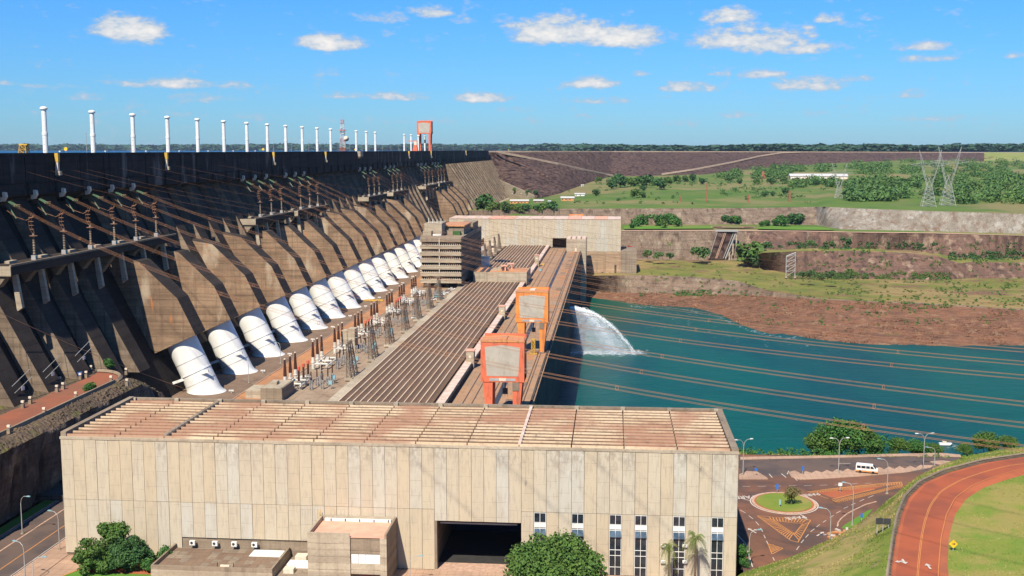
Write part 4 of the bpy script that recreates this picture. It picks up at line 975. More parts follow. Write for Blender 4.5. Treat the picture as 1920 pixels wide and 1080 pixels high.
def crane(name, label, loc, w, d, h, body_z, leg_w, mat, panel=True, hook=False, cabin=True, leg_taper=.75, hfac=1.0):
    t = thing(name, label, 'crane', loc)
    W2, D2 = w/2, d/2
    # body frame, front and back
    q = MB(); q.box(-W2,W2,-D2,D2,body_z,h-.02); q.build('machine_house', mat, t, loc=(0,0,0))
    if panel:
        for s in (-1, 1):
            q = MB(); z0, z1 = body_z+ (1.8 if cabin else .9), h-1.2; a = w*.36; b = w*.405
            pts = [(-a,z0),(a,z0),(b,z1-.35),(0,z1+.3),(-b,z1-.35)]
            yy0 = -D2-.06 if s < 0 else D2
            q.prism(pts, yy0, yy0+.06, 'y'); q.build('cladding_panel', M['crane_panel'], t, loc=(0,0,0))
            n = 12
            for i in range(1, n):
                x = -a + 2*a*i/n; qq = MB(); yb = -D2-.1 if s < 0 else D2+.06; qq.box(x-.03,x+.03,yb,yb+.04,z0+.1,z1-.5); 
                if s < 0: qq.build('cladding_rib', M['crane_panel'], t, loc=(0,0,0))
    q = MB(); q.prism([(-W2-.15,h),(W2+.15,h),(W2+.15,h+.3),(0,h+.75),(-W2-.15,h+.3)], -D2-.15, D2+.15, 'y'); q.build('roof', M['orange_roof'] if cabin else mat, t, loc=(0,0,0))
    q = MB(); q.box(-.9,1.2,-D2*.9,D2*.5,h+.7,h+1.0); q.build('roof_hatch', M['cream'] if mat is M['orange'] else M['orange_roof'], t, loc=(0,0,0))
    q = MB(); q.box(-W2*.96,W2*.96,D2-.1,D2+.25,h+.1,h+1.2); q.build('rear_parapet', mat, t, loc=(0,0,0))
    if cabin:
        q = MB(); q.box(-w*.30,w*.30,-D2-.12,-D2-.02,body_z+.35,body_z+1.15); q.build('sign_strip', M['steel'], t, loc=(0,0,0))
        q = MB(); q.box(-w*.075,w*.075,-D2-.16,-D2-.12,body_z+.3,body_z+1.25); q.build('number_plate', M['cream'], t, loc=(0,0,0))
    for sx in (-1, 1):
        for sy_ in (-1, 1):
            xo = sx*(W2-.6); x0, x1 = (xo-leg_w, xo) if sx > 0 else (xo, xo+leg_w); bi = leg_w*(1-leg_taper)
            top = [(x0,body_z),(x1,body_z),(x1-(sx > 0)*bi*.9+(sx < 0)*(-bi), 0) , (x0+(sx < 0)*bi*.9+(sx > 0)*bi, 0)]
            top = [(x0,body_z),(x1,body_z),(x1-(bi if sx > 0 else bi*.2),0.5),(x0+(bi*.2 if sx > 0 else bi),0.5)] if sx > 0 else [(x0,body_z),(x1,body_z),(x1-bi*.2,0.5),(x0+bi,0.5)]
            if sx > 0: top = [(x0,body_z),(x1,body_z),(x1-bi,0.5),(x0+bi*.2,0.5)]
            ya = sy_*(D2-.9)-.7; q = MB(); q.prism(top[::-1], ya, ya+1.4, 'y'); lg = q.build('leg', mat, t, loc=(0,0,0))
            q = MB(); q.box((top[2][0]+top[3][0])/2-.9,(top[2][0]+top[3][0])/2+.9,ya-.5,ya+1.9,0,.55); q.build('bogie', M['steel_brown'], t, loc=(0,0,0))
        # knee braces
        q = MB(); q.prism([(sx*(W2-.02),body_z),(sx*(W2-.02),body_z+1.5),(sx*(W2-1.4),body_z-1.0 if 0 else body_z),], -D2+.02, D2-.02, 'y')
    q = MB(); q.box(-W2,W2,-D2-.02,D2+.02,body_z-.02,body_z+1.55); q.build('portal_beam', mat, t, loc=(0,0,0))
    if cabin:
        for xx in (W2-1.9,):
            q = MB()
            for s_ in (-.28,.28): q.tube([(xx+s_,-D2+.05,.6),(xx+s_,-D2+.05,body_z)], .05, 4)
            for k in range(22): q.tube([(xx-.28,-D2+.05,1+k*.5),(xx+.28,-D2+.05,1+k*.5)], .03, 3)
            q.build('ladder', M['steel_brown'], t, loc=(0,0,0))
        q = MB()
        for (a, b) in (((-W2,-D2),(W2,-D2)),((W2,-D2),(W2,D2))):
            for hh in (.55,1.1): q.tube([(a[0],a[1]-.1,h+.3+hh),(b[0],b[1]-.1,h+.3+hh)], .04, 4)
            for k in range(9): f = k/8; x, y = a[0]+(b[0]-a[0])*f, a[1]+(b[1]-a[1])*f-.1; q.tube([(x,y,h+.2),(x,y,h+1.4)], .04, 3)
        q.build('roof_railing', M['orange_red'], t, loc=(0,0,0))
        q = MB(); q.box(W2-3.6,W2-1.6,-D2-.02,-D2+2.0,body_z-2.6,body_z-.1); q.build('operator_cab', M['steel_brown'], t, loc=(0,0,0))
        q = MB()
        for xx in (-.5,.3,1.2): q.tube([(xx,0,body_z),(xx,0,body_z-5.5)], .05, 3)
        q.build('hoist_rope', M['steel_dark'], t, loc=(0,0,0))
    if hook:
        q = MB(); q.beam((0,0,body_z),(0,0,body_z-6),.2); q.box(-.8,.8,-.4,.4,body_z-9,body_z-5.6); q.build('hook_block', M['steel_dark'], t, loc=(0,0,0))
    else:
        q = MB(); q.beam((.4,0,body_z),(.4,0,body_z-3),.25); q.box(-.3,1.1,-.4,.4,body_z-4.6,body_z-2.8); q.build('hook_block', M['steel_dark'], t, loc=(0,0,0))
    return t
crane('gantry_crane', 'faded red-orange gantry crane with grey cladding, nearest the camera on the downstream deck', (-32.6, 340.5, 44.7), 13.2, 9.0, 24.8, 12.6, 3.0, M['orange_red'], leg_taper=.62)
crane('gantry_crane', 'bright orange gantry crane with grey cladding, farther along the downstream deck', (-32.2, 460.5, 44.7), 13.2, 9.0, 24.8, 12.6, 3.0, M['orange'], leg_taper=.62)
b = W(797, 283, x=-182)
crane('crest_crane', 'tall orange portal crane with a grey cab straddling the dam crest on the skyline', (b.x, b.y, 125.4), 14, 10, 28.5, 17, 2.2, M['orange_red'], cabin=False, hook=True)
# small red jib crane beside it
b2 = W(779, 283, x=-181); t = thing('jib_crane', 'small red jib crane on the dam crest left of the tall portal crane', 'crane', (b2.x, b2.y, 125.4))
q = MB(); q.prism([(-2.5,0),(2.5,0),(1.4,6),(-1.4,6)], -2, 2, 'y'); q.build('tower', M['orange_red'], t, loc=(0,0,0))
q = MB(); q.box(-6.5,2.2,-.5,.5,9.2,9.9); q.build('jib', M['orange_red'], t, loc=(0,0,0)); q = MB(); q.box(-1.2,1.4,-1.2,1.2,6,9.2); q.build('cab', M['cream'], t, loc=(0,0,0))
# yellow rig at the left edge
b3 = W(51, 290, x=-186); t = thing('yellow_gantry', 'yellow steel frame of an intake crane at the left edge of the dam crest', 'crane', (b3.x, b3.y, 125.4))
lattice(MB(), (-1,0,0), (-1,0,3.0), 2.6, 1.8, 2, .10).build('frame', M['yellow'], t, loc=(0,0,0))
q = MB(); q.box(-2.2,.6,-.9,.9,3.0,3.4); q.build('trolley', M['yellow'], t, loc=(0,0,0)); q = MB(); q.box(-3.4,5.2,-.5,.5,0,.25); q.build('beam', M['yellow'], t, loc=(0,0,0))
def crest_lamp():
    t = thing('lamp_post', 'x', 'street lamp', (0,0,0), 'lamp posts along the dam crest')
    MB().tube([(0,0,0),(0,0,7.6)], [.12,.07], 5).build('pole', M['steel'], t, loc=(0,0,0)); MB().box(-.9,.1,-.15,.15,7.5,7.65).build('lamp_head', M['steel'], t, loc=(0,0,0)); return t
lp = crest_lamp(); first = True
for i, px in enumerate((163,244.5,317,463,513,547,579,634,656,679,692,717,733,748,762,830,850,868,890,905)):
    p = W(px, 286, x=-190); o = lp if i == 0 else dup(lp, (0,0,0)); o.location = (-190, p.y, 125.2)
    o['label'] = f'thin grey lamp post on the dam crest skyline, {ORD[i]} from the left'
for i, (px, py) in enumerate(((123.5,282),(493.5,282),(666,282),(953,280))):
    p = W(px, 286, x=-189); t = thing('round_sign', f'round orange navigation disc on the dam crest, {ORD[i]} from the left', 'sign', (-189, p.y, 125.2), 'orange discs on the crest')
    MB().tube([(0,0,0),(0,0,1.6)], .06, 4).build('post', M['signpost'], t, loc=(0,0,0)); o = MB().lathe([(.0,0),(.62,0),(.62,.06),(0,.06)], n=16).build('disc', M['yellow_sign'], t, loc=(0,0,2.0)); o.rotation_euler = (R(90),0,0)
    if px > 900: t.location = W(953, 284, y=1650); t.location.z = 124.8
# small white fixtures on the crest
for i, px in enumerate((116,201,277,339,393,440,481)):
    p = W(px, 288, x=-186); t = thing('crest_floodlight', f'small white floodlight pair on the dam crest, {ORD[i]} from the left', 'floodlight', (-186, p.y, 125.2), 'floodlight pairs on the crest')
    for s in (-.7,.7): MB().tube([(s,0,0),(s,0,1.1)], .08, 4).build('post', M['white'], t, loc=(0,0,0)); MB().box(s-.28,s+.28,-.15,.15,1.05,1.4).build('lamp', M['white'], t, loc=(0,0,0))
# yellow ladder stairs hanging on the wall
for i, (px, yb) in enumerate(((97,328),(304,318),(507,309),(605.5,304),(763,297),(805,296),(871,291))):
    p = W(px, 295, x=DX+1.5); zb = W(px, yb, x=DX+1.5).z
    t = thing('ladder_cage', f'yellow caged ladder hanging down the crest wall, {ORD[i]} from the left', 'ladder', (WX+.4, p.y, 125.3), 'yellow caged ladders on the crest wall')
    L_ = 125.3-zb-1.2
    q = MB(); q.box(.0,1.1,-.6,.6,-L_*.42,.6); q.build('cage', M['yellow'], t, loc=(0,0,0))
    q = MB(); q.box(.1,.9,-.5,.5,-L_,-L_*.42); q.build('lower_ladder', M['cream'], t, loc=(0,0,0))
    q = MB(); q.box(0,1.6,-.7,.7,-L_-1.3,-L_); q.build('landing', M['conc_light'], t, loc=(0,0,0))

# ---------------------------------------------------------------- line platforms, posts
def platform(y0, y1, label, zt=96.0, xr=-159.2):
    t = thing('line_platform', label, 'platform', (-163, y0, zt), 'concrete line platforms on the dam face')
    MB().box(-166.5,xr,y0,y1,zt-2.3,zt).build('slab', M['dam_top'], t); MB().box(-166.3,xr+.02,y0-.35,y0,zt-2.5,zt+.12).build('end_face', M['conc_light'], t)
    MB().box(xr-.5,xr+.05,y0+.02,y1,zt,zt+.5).build('edge_beam', M['conc_mid'], t)
    y = 372.5 - 17.5*10
    while y < y1:
        if y > y0-9:
            ya = max(y, y0+.3)
            q = MB(); q.prism([(-168,zt-2.35),(xr-1.0,zt-2.35),(xr-2.4,zt-3.6),(-166,zt-9)], ya, ya+3.0, 'y'); q.build('bracket', M['conc_mid'], t)
            q = MB(); q.prism([(xr-2.0,zt-2.4),(xr-.7,zt-2.4),(xr+.6,zt-11.5),(xr-.9,zt-12.5)], ya+3.3, ya+4.6, 'y'); q.build('strut', M['conc_light'], t)
        y += 17.5
    k = 0; y = y0+8
    while y < y1-6:
        q = MB(); q.box(-165.4,-164.0,y,y+4.2,zt,zt+.7); q.build('cover_slab', M['conc_light'], t); y += 17.5
    return t
def post_ins():
    t = thing('post_insulator', 'x', 'insulator', (-163, 0, 96), 'insulator posts on the line platforms')
    MB().box(-.65,.65,-.65,.65,0,1.3).build('base_box', M['steel'], t, loc=(0,0,0))
    q = MB(); q.lathe([(.26,1.5)] + sum([[(.26,1.5+k*.75+.1),(.42,1.5+k*.75+.25),(.26,1.5+k*.75+.4)] for k in range(8)], []) + [(.26,7.6)], n=8); q.build('column', M['conc_mid'], t, loc=(0,0,0))
    MB().lathe([(1.0,6.6),(1.15,6.75),(1.0,6.9)], n=12).build('corona_ring', M['wire_dim'], t, loc=(0,0,0))
    for s in (-.35,.35):
        MB().tube([(s,0,7.6),(s-.8,0,9.2),(s-.9,0,11),(s-.1,0,12.8),(s+.2,0,13.2)], .06, 4).build('jumper', M['wire_dim'], t, loc=(0,0,0))
    for k in range(4): MB().box(-1.2+(.2 if k == 0 else 0),.2,-.08,.08,8.6+k*1.1,8.72+k*1.1).build('jumper_spacer', M['wire'], t, loc=(0,0,0))
    return t
PLAT = [((62,119,169,214,255,293),'longest concrete line platform, at the left edge of the picture'),((489,510,529),'concrete line platform second from the left, below the vent stacks'),((565,582,597),'concrete line platform third from the left, beside the second'),
        ((693,703,712),'concrete line platform right of the bare ribs, below the radio mast'),((738,746,754),'concrete line platform above the left half of the office block'),((798,805,812),'small far concrete line platform, last but one'),((823,828.5,834),'smallest and farthest concrete line platform on the dam face')]
pi = post_ins(); firstp = True; cnt = 0
for g, (pxs, lab) in enumerate(PLAT):
    ys = [W(px, 430, x=-163).y for px in pxs]
    platform(ys[0]-19 if g else 288, ys[-1]+9, lab)
    for j, y in enumerate(ys):
        o = pi if firstp else dup(pi, (-163, y, 96)); o.location = (-163, y, 96); firstp = False
        o['label'] = f'brown and beige insulator post, {ORD[j]} from the left on the {["longest left-hand","second","third","fourth","fifth","sixth","farthest"][g]} line platform'; cnt += 1

# ---------------------------------------------------------------- power lines
def find_t(p0, d, px_target, zg=100):
    from math import cos, sin
    def px(t):
        v = p0 + d*t; x, y, h = v.x, v.y, zg-CAM[2]; a = x*cos(YAW)+y*sin(YAW); b = -x*sin(YAW)+y*cos(YAW); dep = b*cos(PITCH)-h*sin(PITCH)
        return 960+F*a/dep if dep > 1 else 1e9
    lo, hi = 0.0, 2.5
    for _ in range(50):
        m = (lo+hi)/2
        if px(m) < px_target: lo = m
        else: hi = m
    return lo
def z_at(p, py, px):
    d = cam_ray(px, py); return CAM[2] + d.z*(p.y/d.y)
mb_an = MB().prism([(0,0),(1.6,-.3),(1.8,-1.6),(1.0,-2.8),(0,-3.0)], -.6, .6, 'y').mesh('anchor_corbel', M['cream'])
LN = []
for px, yr, ym in zip((3,61,114,162.5,206,246), (840,797,757,707,681,657), (700,665,633,605,583,565)): LN.append((px, yr, 1010 + (LN and 12*len(LN) or 0), ym, 1.0, (213,-198)))
for px, yr, ym in zip((453.7,475.7,497),(636,619,603),(553,541,530)): LN.append((px, yr, 1100, ym, .85, (255,-268)))
for px, yr, ym in zip((534,552,568),(593,581,570),(519,511,504)): LN.append((px, yr, 1120, ym, .75, (262,-300)))
for px, yr, ym in zip((673,683,693),(560,553,546),(494,488,482)): LN.append((px, yr, 1120, ym, .7, (290,-380)))
for px, yr, ym in zip((721,730,737.5),(539,532,526),(476,471,466)): LN.append((px, yr, 1120, ym, .7, (300,-420)))
for px, yr, ym in zip((783,789.5,797),(519,512,506),(462,458,454)): LN.append((px, yr, 1120, ym, .6, (320,-480)))
for px, yr, ym in zip((810,815,820.5),(500,494,488),(450,446,442)): LN.append((px, yr, 1120, ym, .6, (330,-510)))
gname = ['near left']*6 + ['second']*3 + ['third']*3 + ['fourth']*3 + ['fifth']*3 + ['sixth']*3 + ['farthest']*3
seen = {}
for i, (px, yr, xm, ym, ws, dd) in enumerate(LN):
    y0 = W(px, 370, x=-173).y; p0 = Vector((-171.2, y0, 112.4)); d = Vector((dd[0], dd[1], 0))
    link('anchor_corbel', mb_an, dam, Vector((WX+.1, y0, 115.2)) - dam.location)
    tm_, tr = find_t(p0, d, xm), find_t(p0, d, 1920)
    zm, zr = z_at(p0+d*tm_, ym, xm), z_at(p0+d*tr, yr, 1920)
    # z(t) = z0 + a t + b t^2
    A2 = np.array([[tm_, tm_**2],[tr, tr**2]]); ab = np.linalg.solve(A2, [zm-112.4, zr-112.4])
    tend = tr*1.32
    def Q(t, o=(0,0)):
        v = p0 + d*t; n = Vector((-d.y, d.x, 0)).normalized(); return Vector((v.x, v.y, 112.4 + ab[0]*t + ab[1]*t*t + o[1])) + n*o[0]
    k = seen.get(gname[i], 0); seen[gname[i]] = k+1
    t = thing('power_line', f'{ORD[k]} bronze conductor bundle from the left in the {gname[i]} group off the dam', 'power line', p0, 'conductor bundles strung from the dam')
    t0 = 7.5/d.length; ts = list(np.linspace(t0, tend, 46)); r = (.021 if i < 6 else .018 if i < 12 else .012); sp = .26
    wm_ = M['wire'] if i < 12 else M['wire_dim']
    for (ox, oz) in ((-sp,-sp),(sp,-sp),(-sp,sp),(sp,sp)):
        MB().tube([Q(q_, (ox,oz)) for q_ in ts], r, 4, False).build('conductor', wm_, t)
    for ox in (-.35,.35):
        pts = [Q(0, (ox*.4,0)), Q(t0*.5, (ox,.1)), Q(t0, (ox,0))]
        MB().tube(pts, .26, 6).build('insulator_string', M['green_ins'], t)
    MB().tube([Q(t0*.95,(-.8,0)), Q(t0*.95,(.8,0)), Q(t0,(.8,.5)), Q(t0,(-.8,.5))], .1, 4).build('yoke', M['wire'], t)
    if i < 12:
        for s_ in np.linspace(t0*2, tend, 11)[1:-1]:
            MB().tube([Q(s_,(-sp,-sp)), Q(s_,(sp,-sp)), Q(s_,(sp,sp)), Q(s_,(-sp,sp)), Q(s_,(-sp,-sp))], .04, 4, False).build('spacer', M['wire'], t)
    # dropper to the post on the platform
    yb = y0 - .3 if i < 6 else y0 - 4
    a_, b_ = Q(t0*.8), Vector((-163, y0-1.2, 109.0))
    MB().tube([a_ + Vector((-2.6,0,-1.4)), a_.lerp(b_, .35) + Vector((-2,0,-2.4)), a_.lerp(b_, .7) + Vector((-.8,0,-2.6)), b_ + Vector((0,0,-.6))], .08*ws, 4).build('dropper', wm_, t)
    MB().tube([Vector((-171.2,y0-.4,111.4)), Vector((-168.2,y0-1.4,107.6))], .2, 6).build('insulator_string', M['green_ins'], t)
for i, px in enumerate((30,76,118,145,209,266,317,394)):
    y0 = W(px, 303, x=DX).y; p0 = Vector((WX+.5, y0, 120.6)); d = Vector((213,-198,0)); ts = np.linspace(0, 1.45, 30)
    t = thing('earth_wire', f'thin steel earth wire from high on the crest wall, {ORD[i]} from the left', 'cable', p0, 'thin earth wires from the crest wall')
    MB().tube([p0 + d*s_ + Vector((0,0,-26*s_ + 13*s_*s_)) for s_ in ts], .018, 3, False).build('wire', M['wire_dim'], t)
p0 = Vector((-158.9, 262, 92.5)); p1 = W(345, 728, z=46.5)
t = thing('guy_cable', 'single rusty cable slanting down across the shaded ribs to the penstock deck', 'cable', p0)
MB().tube([p0.lerp(p1, s_) + Vector((0,0,-5*s_*(1-s_))) for s_ in np.linspace(0,1,14)], .07, 4).build('cable', M['wire'], t)

# ---------------------------------------------------------------- office block
def office():
    t = thing('office_block', 'six-storey banded concrete office block standing on the powerhouse deck', 'office building', (-101, 663, 45.5))
    x0, x1, y0, y1 = -113.0, -88.8, 663.0, 768.0; zb = 48.6; fh = 4.05; n = 6
    for k in range(n):
        z = zb + k*fh
        q = MB(); q.prism([(y0-.5,z),(y0-.5,z+1.9),(y0+.1,z+2.2),(y0+1.4,z+2.2),(y0+1.4,z)], x0-.15, x1+.15, 'x'); q.build('spandrel', M['conc_light'], t)
        q = MB(); q.box(x0,x1,y0+1.5,y1,z,z+2.2); q.build('floor_slab', M['conc_mid'], t)
        q = MB(); q.box(x0-.1,x1+.1,y0-.75,y0-.1,z+2.0,z+2.2); q.build('ledge', M['cream'], t)
        if k < n-1 or 1:
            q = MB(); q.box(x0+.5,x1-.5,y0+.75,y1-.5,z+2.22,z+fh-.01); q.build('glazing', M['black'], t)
            wm = None
            for i in range(20):
                xx = x0+.9+i*(x1-x0-1.8)/19; 
                if 'wfin' not in SZ: SZ['wfin'] = MB().box(-.13,.13,0,.2,0,.8).mesh('window_post', M['cream'])
                link('window_post', SZ['wfin'], t, Vector((xx, y0+.5, z+2.3)) - t.location)
            if 'sfin' not in SZ: SZ['sfin'] = MB().box(0,.5,-.4,.4,0,4.0).mesh('side_fin', M['conc_mid'])
            for i in range(22): link('side_fin', SZ['sfin'], t, Vector((x1-.2, y0+3+i*4.7, z)) - t.location)
    zt = zb + n*fh
    q = MB(); q.prism([(y0-.2,zt),(y0-.2,zt+2.0),(y0+3.0,zt+3.6),(y0+3.0,zt)], x0-.15, x1+.15, 'x'); q.build('top_spandrel', M['conc_mid'], t)
    q = MB(); q.box(x0,x1,y0+3,y1,zt,zt+2.6); q.build('roof_slab', M['conc_mid'], t)
    q = MB(); q.box(-101.9,-101.5,y0-.45,y0-.22,zb,zt+2.2); q.build('downpipe', M['cream'], t)
    for (xx, yy) in [(x0+2,y0+4),(x0+9,y0+5),(x1-9,y0+5),(x1-2,y0+4),(x0+2,y0+40),(x1-2,y0+40),(x1-2,y0+80),(x0+2,y0+80)]:
        q = MB(); q.box(xx-.9,xx+.9,yy-.9,yy+.9,45.5,zb); q.build('pillar', M['steel_dark'] if yy > y0+4.5 else M['conc_mid'], t)
    za = zt+2.6
    q = MB(); q.box(-112.5,-102.0,y0+12,y0+30,za,za+7.6); q.build('lift_tower', M['conc_light'], t)
    q = MB(); q.box(-112.5,-107.5,y0+6,y0+12,za,za+3.4); q.build('roof_house', M['conc_light'], t)
    q = MB(); q.box(-104,-90.5,y0+26,y0+60,za,za+5.0); q.build('penthouse', M['conc_mid'], t); q = MB(); q.box(-104.4,-90.0,y0+25,y0+61,za+5.0,za+5.6); q.build('penthouse_roof', M['orange_roof'], t)
    q = MB(); q.box(-98,-89.5,y0+64,y0+92,za,za+4.6); q.build('rear_penthouse', M['conc_mid'], t)
    q = MB(); q.box(-96.5,-92,y0+20,y0+25,za,za+2.2); q.build('roof_garden', M['leaf_dark'], t)
    q = MB(); q.box(-106.8,-101.8,y0+8,y0+10,za,za+1.5); q.build('roof_unit', M['white'], t)
    for i, (xx, hh) in enumerate(((-110.5,3.2),(-108,2.4),(-105.4,2.2),(-103,2.8))):
        q = MB(); q.tube([(xx,y0+16,za+7.6),(xx,y0+16,za+7.6+hh)], .18, 5); q.build('antenna', M['white'], t)
    for xx in (-105,-103,-101.6): q = MB(); q.lathe([(.1,0),(.9,.4)], c=(xx,y0+22,za+8), n=10); q.build('antenna_dish', M['white'], t)
office()
# bunker and shafts on the switchyard deck
def block_thing(name, label, cat, boxes, base):
    t = thing(name, label, cat, base)
    for (nm, b, m) in boxes: MB().box(*b).build(nm, M[m], t)
    return t
p = W(528,752,z=45.5); pb = W(554,750,z=45.5)
block_thing('transformer_bunker', 'grey concrete bunker with a shadowed side at the near end of the switchyard deck', 'bunker',
            [('wall',(p.x-7,p.x+.2,p.y,p.y+14,45.5,49.6),'conc_mid'),('end_wall',(p.x-13,p.x-7.05,p.y+3,p.y+12,45.5,48.2),'conc_light'),('roof_slab',(p.x-6.6,p.x-.2,p.y+.4,p.y+13.6,49.6,49.75),'conc_light'),('roof_box',(p.x-5,p.x-3,p.y+5,p.y+8,49.75,50.8),'conc_light')], (p.x-3,p.y,45.5))
p = W(652,656,z=45.5)
block_thing('twin_shaft', 'pair of beige concrete shafts standing in the middle of the switchyard', 'shaft', [('shaft',(p.x-2.6,p.x-.2,p.y,p.y+5,45.5,53.4),'conc_light'),('shaft',(p.x+.2,p.x+3.2,p.y-1,p.y+5,45.5,54.2),'conc_light')], (p.x,p.y,45.5))

# ---------------------------------------------------------------- switchyard
def at0(mb, name, mat, t, sm=False): return mb.build(name, M[mat], t, sm, (0,0,0))
def bushing():
    t = thing('line_bushing', 'x', 'bushing', (0,0,45.5), 'brown porcelain bushings on white pedestals')
    at0(MB().lathe([(.85,0),(.85,.4)], n=10), 'footing', 'conc_light', t)
    at0(MB().lathe([(.62,.4),(.62,2.6),(.8,2.7),(.8,3.0),(.62,3.1),(.62,4.8)], n=12), 'pedestal', 'dirty_white', t)
    at0(MB().lathe([(.58,4.8),(.62,5.2),(.5,7.5),(.32,10.6)], n=10), 'porcelain', 'brown_ins', t)
    at0(MB().lathe([(.35,10.6),(.35,10.95)], n=8), 'terminal', 'cream', t)
    at0(MB().tube([(0,0,2.2),(2.6,0,2.2),(3.0,0,1.6)], .42, 8), 'duct', 'dirty_white', t)
    return t
def redcap():
    t = thing('instrument_transformer', 'x', 'transformer', (0,0,45.5), 'red-capped instrument transformers')
    at0(lattice(MB(), (0,0,0), (0,0,2.8), 1.0, 1.0, 2, .06), 'stand', 'steel', t); at0(MB().lathe([(.36,2.8),(.42,3.1),(.36,6.6)], n=8), 'porcelain', 'brown_ins', t)
    at0(MB().lathe([(.5,6.6),(.52,6.7),(.52,7.7),(.3,7.9)], n=10), 'cap', 'red_cap', t); return t
def support():
    t = thing('post_support', 'x', 'insulator', (0,0,45.5), 'steel stands with slim post insulators')
    at0(lattice(MB(), (0,0,0), (0,0,3.2), .9, .9, 2, .06), 'stand', 'steel', t); at0(MB().lathe([(.2,3.2),(.24,3.5),(.2,6.4)], n=6), 'porcelain', 'brown_ins', t)
    at0(MB().box(-.6,.6,-.08,.08,6.4,6.55), 'crossbar', 'steel', t); at0(MB().box(-.6,.6,-.6,.6,0,.25), 'footing', 'conc_mid', t); return t
def cabinet():
    t = thing('control_cabinet', 'x', 'cabinet', (0,0,45.5), 'pale blue control cabinets in the switchyard')
    at0(MB().tube([(0,0,0),(0,0,2.0)], .1, 5), 'post', 'steel', t); at0(MB().box(-.6,.6,-.35,.35,1.6,3.0), 'box', 'cyan_box', t); return t
def gantry():
    t = thing('steel_gantry', 'x', 'lattice tower', (-92.5,0,46.0), 'brown lattice towers along the roof edge')
    for k in range(3): at0(lattice(MB(), (0,k*5.0-5,0), (-1.0,k*3.2-3.2,12.5), 1.7, .5, 6, .055), 'lattice_leg', 'steel_brown', t)
    at0(MB().tube([(-1,-4.5,12.5),(-1,4.5,12.5)], .13, 4), 'cross_beam', 'steel_brown', t)
    for k in range(4): at0(MB().tube([(-1,-4+k*2.6,12.4),(-6,-4+k*2.6,11.0),(-11,-4+k*2.6,10.2)], .05, 3), 'jumper', 'steel_brown', t)
    for k in range(3): at0(MB().box(-1.4,1.4,k*5.0-6.2,k*5.0-3.8,-.5,.3), 'footing', 'conc_light', t)
    return t
BU, RC, SU, CA, GA = bushing(), redcap(), support(), cabinet(), gantry()
used = set()
def put(proto, x, y, z, label):
    o = proto if proto.name not in used else dup(proto, (x,y,z)); used.add(proto.name); o.location = (x,y,z); o['label'] = label; return o
b0 = W(559.4, 732, z=45.5); gy0 = b0.y
print('bushing base', b0, W(622.8,680,z=45.5), W(695,630,z=45.5))
GRP = ['nearest','second nearest','third nearest','fourth nearest','fifth nearest','sixth nearest','seventh nearest','eighth nearest']
for g in range(8):
    Y = gy0 + g*35.0 + (1.5 if g % 2 else 0)
    nm = GRP[g] + ' switchyard bay'
    for i in range(3):
        pos = ['left','middle','right'][i]
        put(BU, -110.6, Y+i*6.4, 45.5, f'{["first","second","third"][i]} brown porcelain bushing on a white pedestal in the {nm}')
        if g in (0,3,5): put(RC, -106.4, Y+2+i*6.0, 45.5, f'{["first","second","third"][i]} red-capped instrument transformer in the {nm}')
        for j, xx in enumerate((-102.0,-98.4)):
            put(SU, xx + .5*math.sin(g*3+i), Y+1.5+i*6.2+j, 45.5, f'{["first","second","third"][i]} slim post insulator in the {["left","right"][j]} row of the {nm}')
    for i in range(2): put(CA, -95.6-i*1.2, Y+3+i*9, 45.5, f'{["near","far"][i]} pale blue control cabinet in the {nm}')
    t = thing('gas_duct', f'white gas-insulated duct run on low stands in the {nm}', 'duct', (-107,Y,45.5), 'white ducts in the switchyard')
    for i in range(3): at0(MB().tube([(-2,i*6.4+1.2,2.0),(1.6,i*6.4+1.2,2.0)], .34, 8), 'pipe', 'dirty_white', t)
    at0(MB().tube([(1.6,0,1.5),(1.6,15,1.5)], .3, 8), 'pipe', 'dirty_white', t)
    for i in range(4): at0(MB().box(-.9+i*.7,-.4+i*.7,i*5-.3,i*5+.3,0,1.4), 'stand', 'steel', t)
    at0(MB().box(-1.2,.2,8.6,10.4,0,3.0), 'white_cabinet', 'dirty_white', t)
    if g < 7: put(GA, -92.5, Y+22, 46.4, f'brown three-legged lattice tower at the roof edge beside the {nm}')
    # roof interruptions under the gantries
# the far yard beyond the office
for g in range(4):
    Y = 800 + g*34; nm = ['nearest','second','third','farthest'][g] + ' bay beyond the office block'
    for i in range(3):
        put(BU, -104, Y+i*6.4, 45.5, f'{["first","second","third"][i]} brown bushing in the {nm}'); put(SU, -97, Y+i*6.4+2, 45.5, f'{["first","second","third"][i]} slim post insulator in the {nm}')
    put(GA, -91.5, Y+20, 46.4, f'brown lattice tower at the roof edge beside the {nm}')
t = thing('yard_kiosk', 'small pale kiosk with a dark window between office block and far hall', 'kiosk', (-95, 905, 45.5)); at0(MB().box(-3,3,-2,2,0,7), 'wall', 'cream', t); at0(MB().box(-1.6,1.6,-2.1,-2,3.6,5.2), 'window', 'glass', t)
t = thing('yard_shed', 'white flat-roofed shed right behind the office block', 'shed', (-86, 782, 45.5)); at0(MB().box(-5,1,0,5,0,7.5), 'wall', 'white', t); at0(MB().box(-5.3,1.3,-.3,5.3,7.5,7.8), 'roof', 'cream', t)
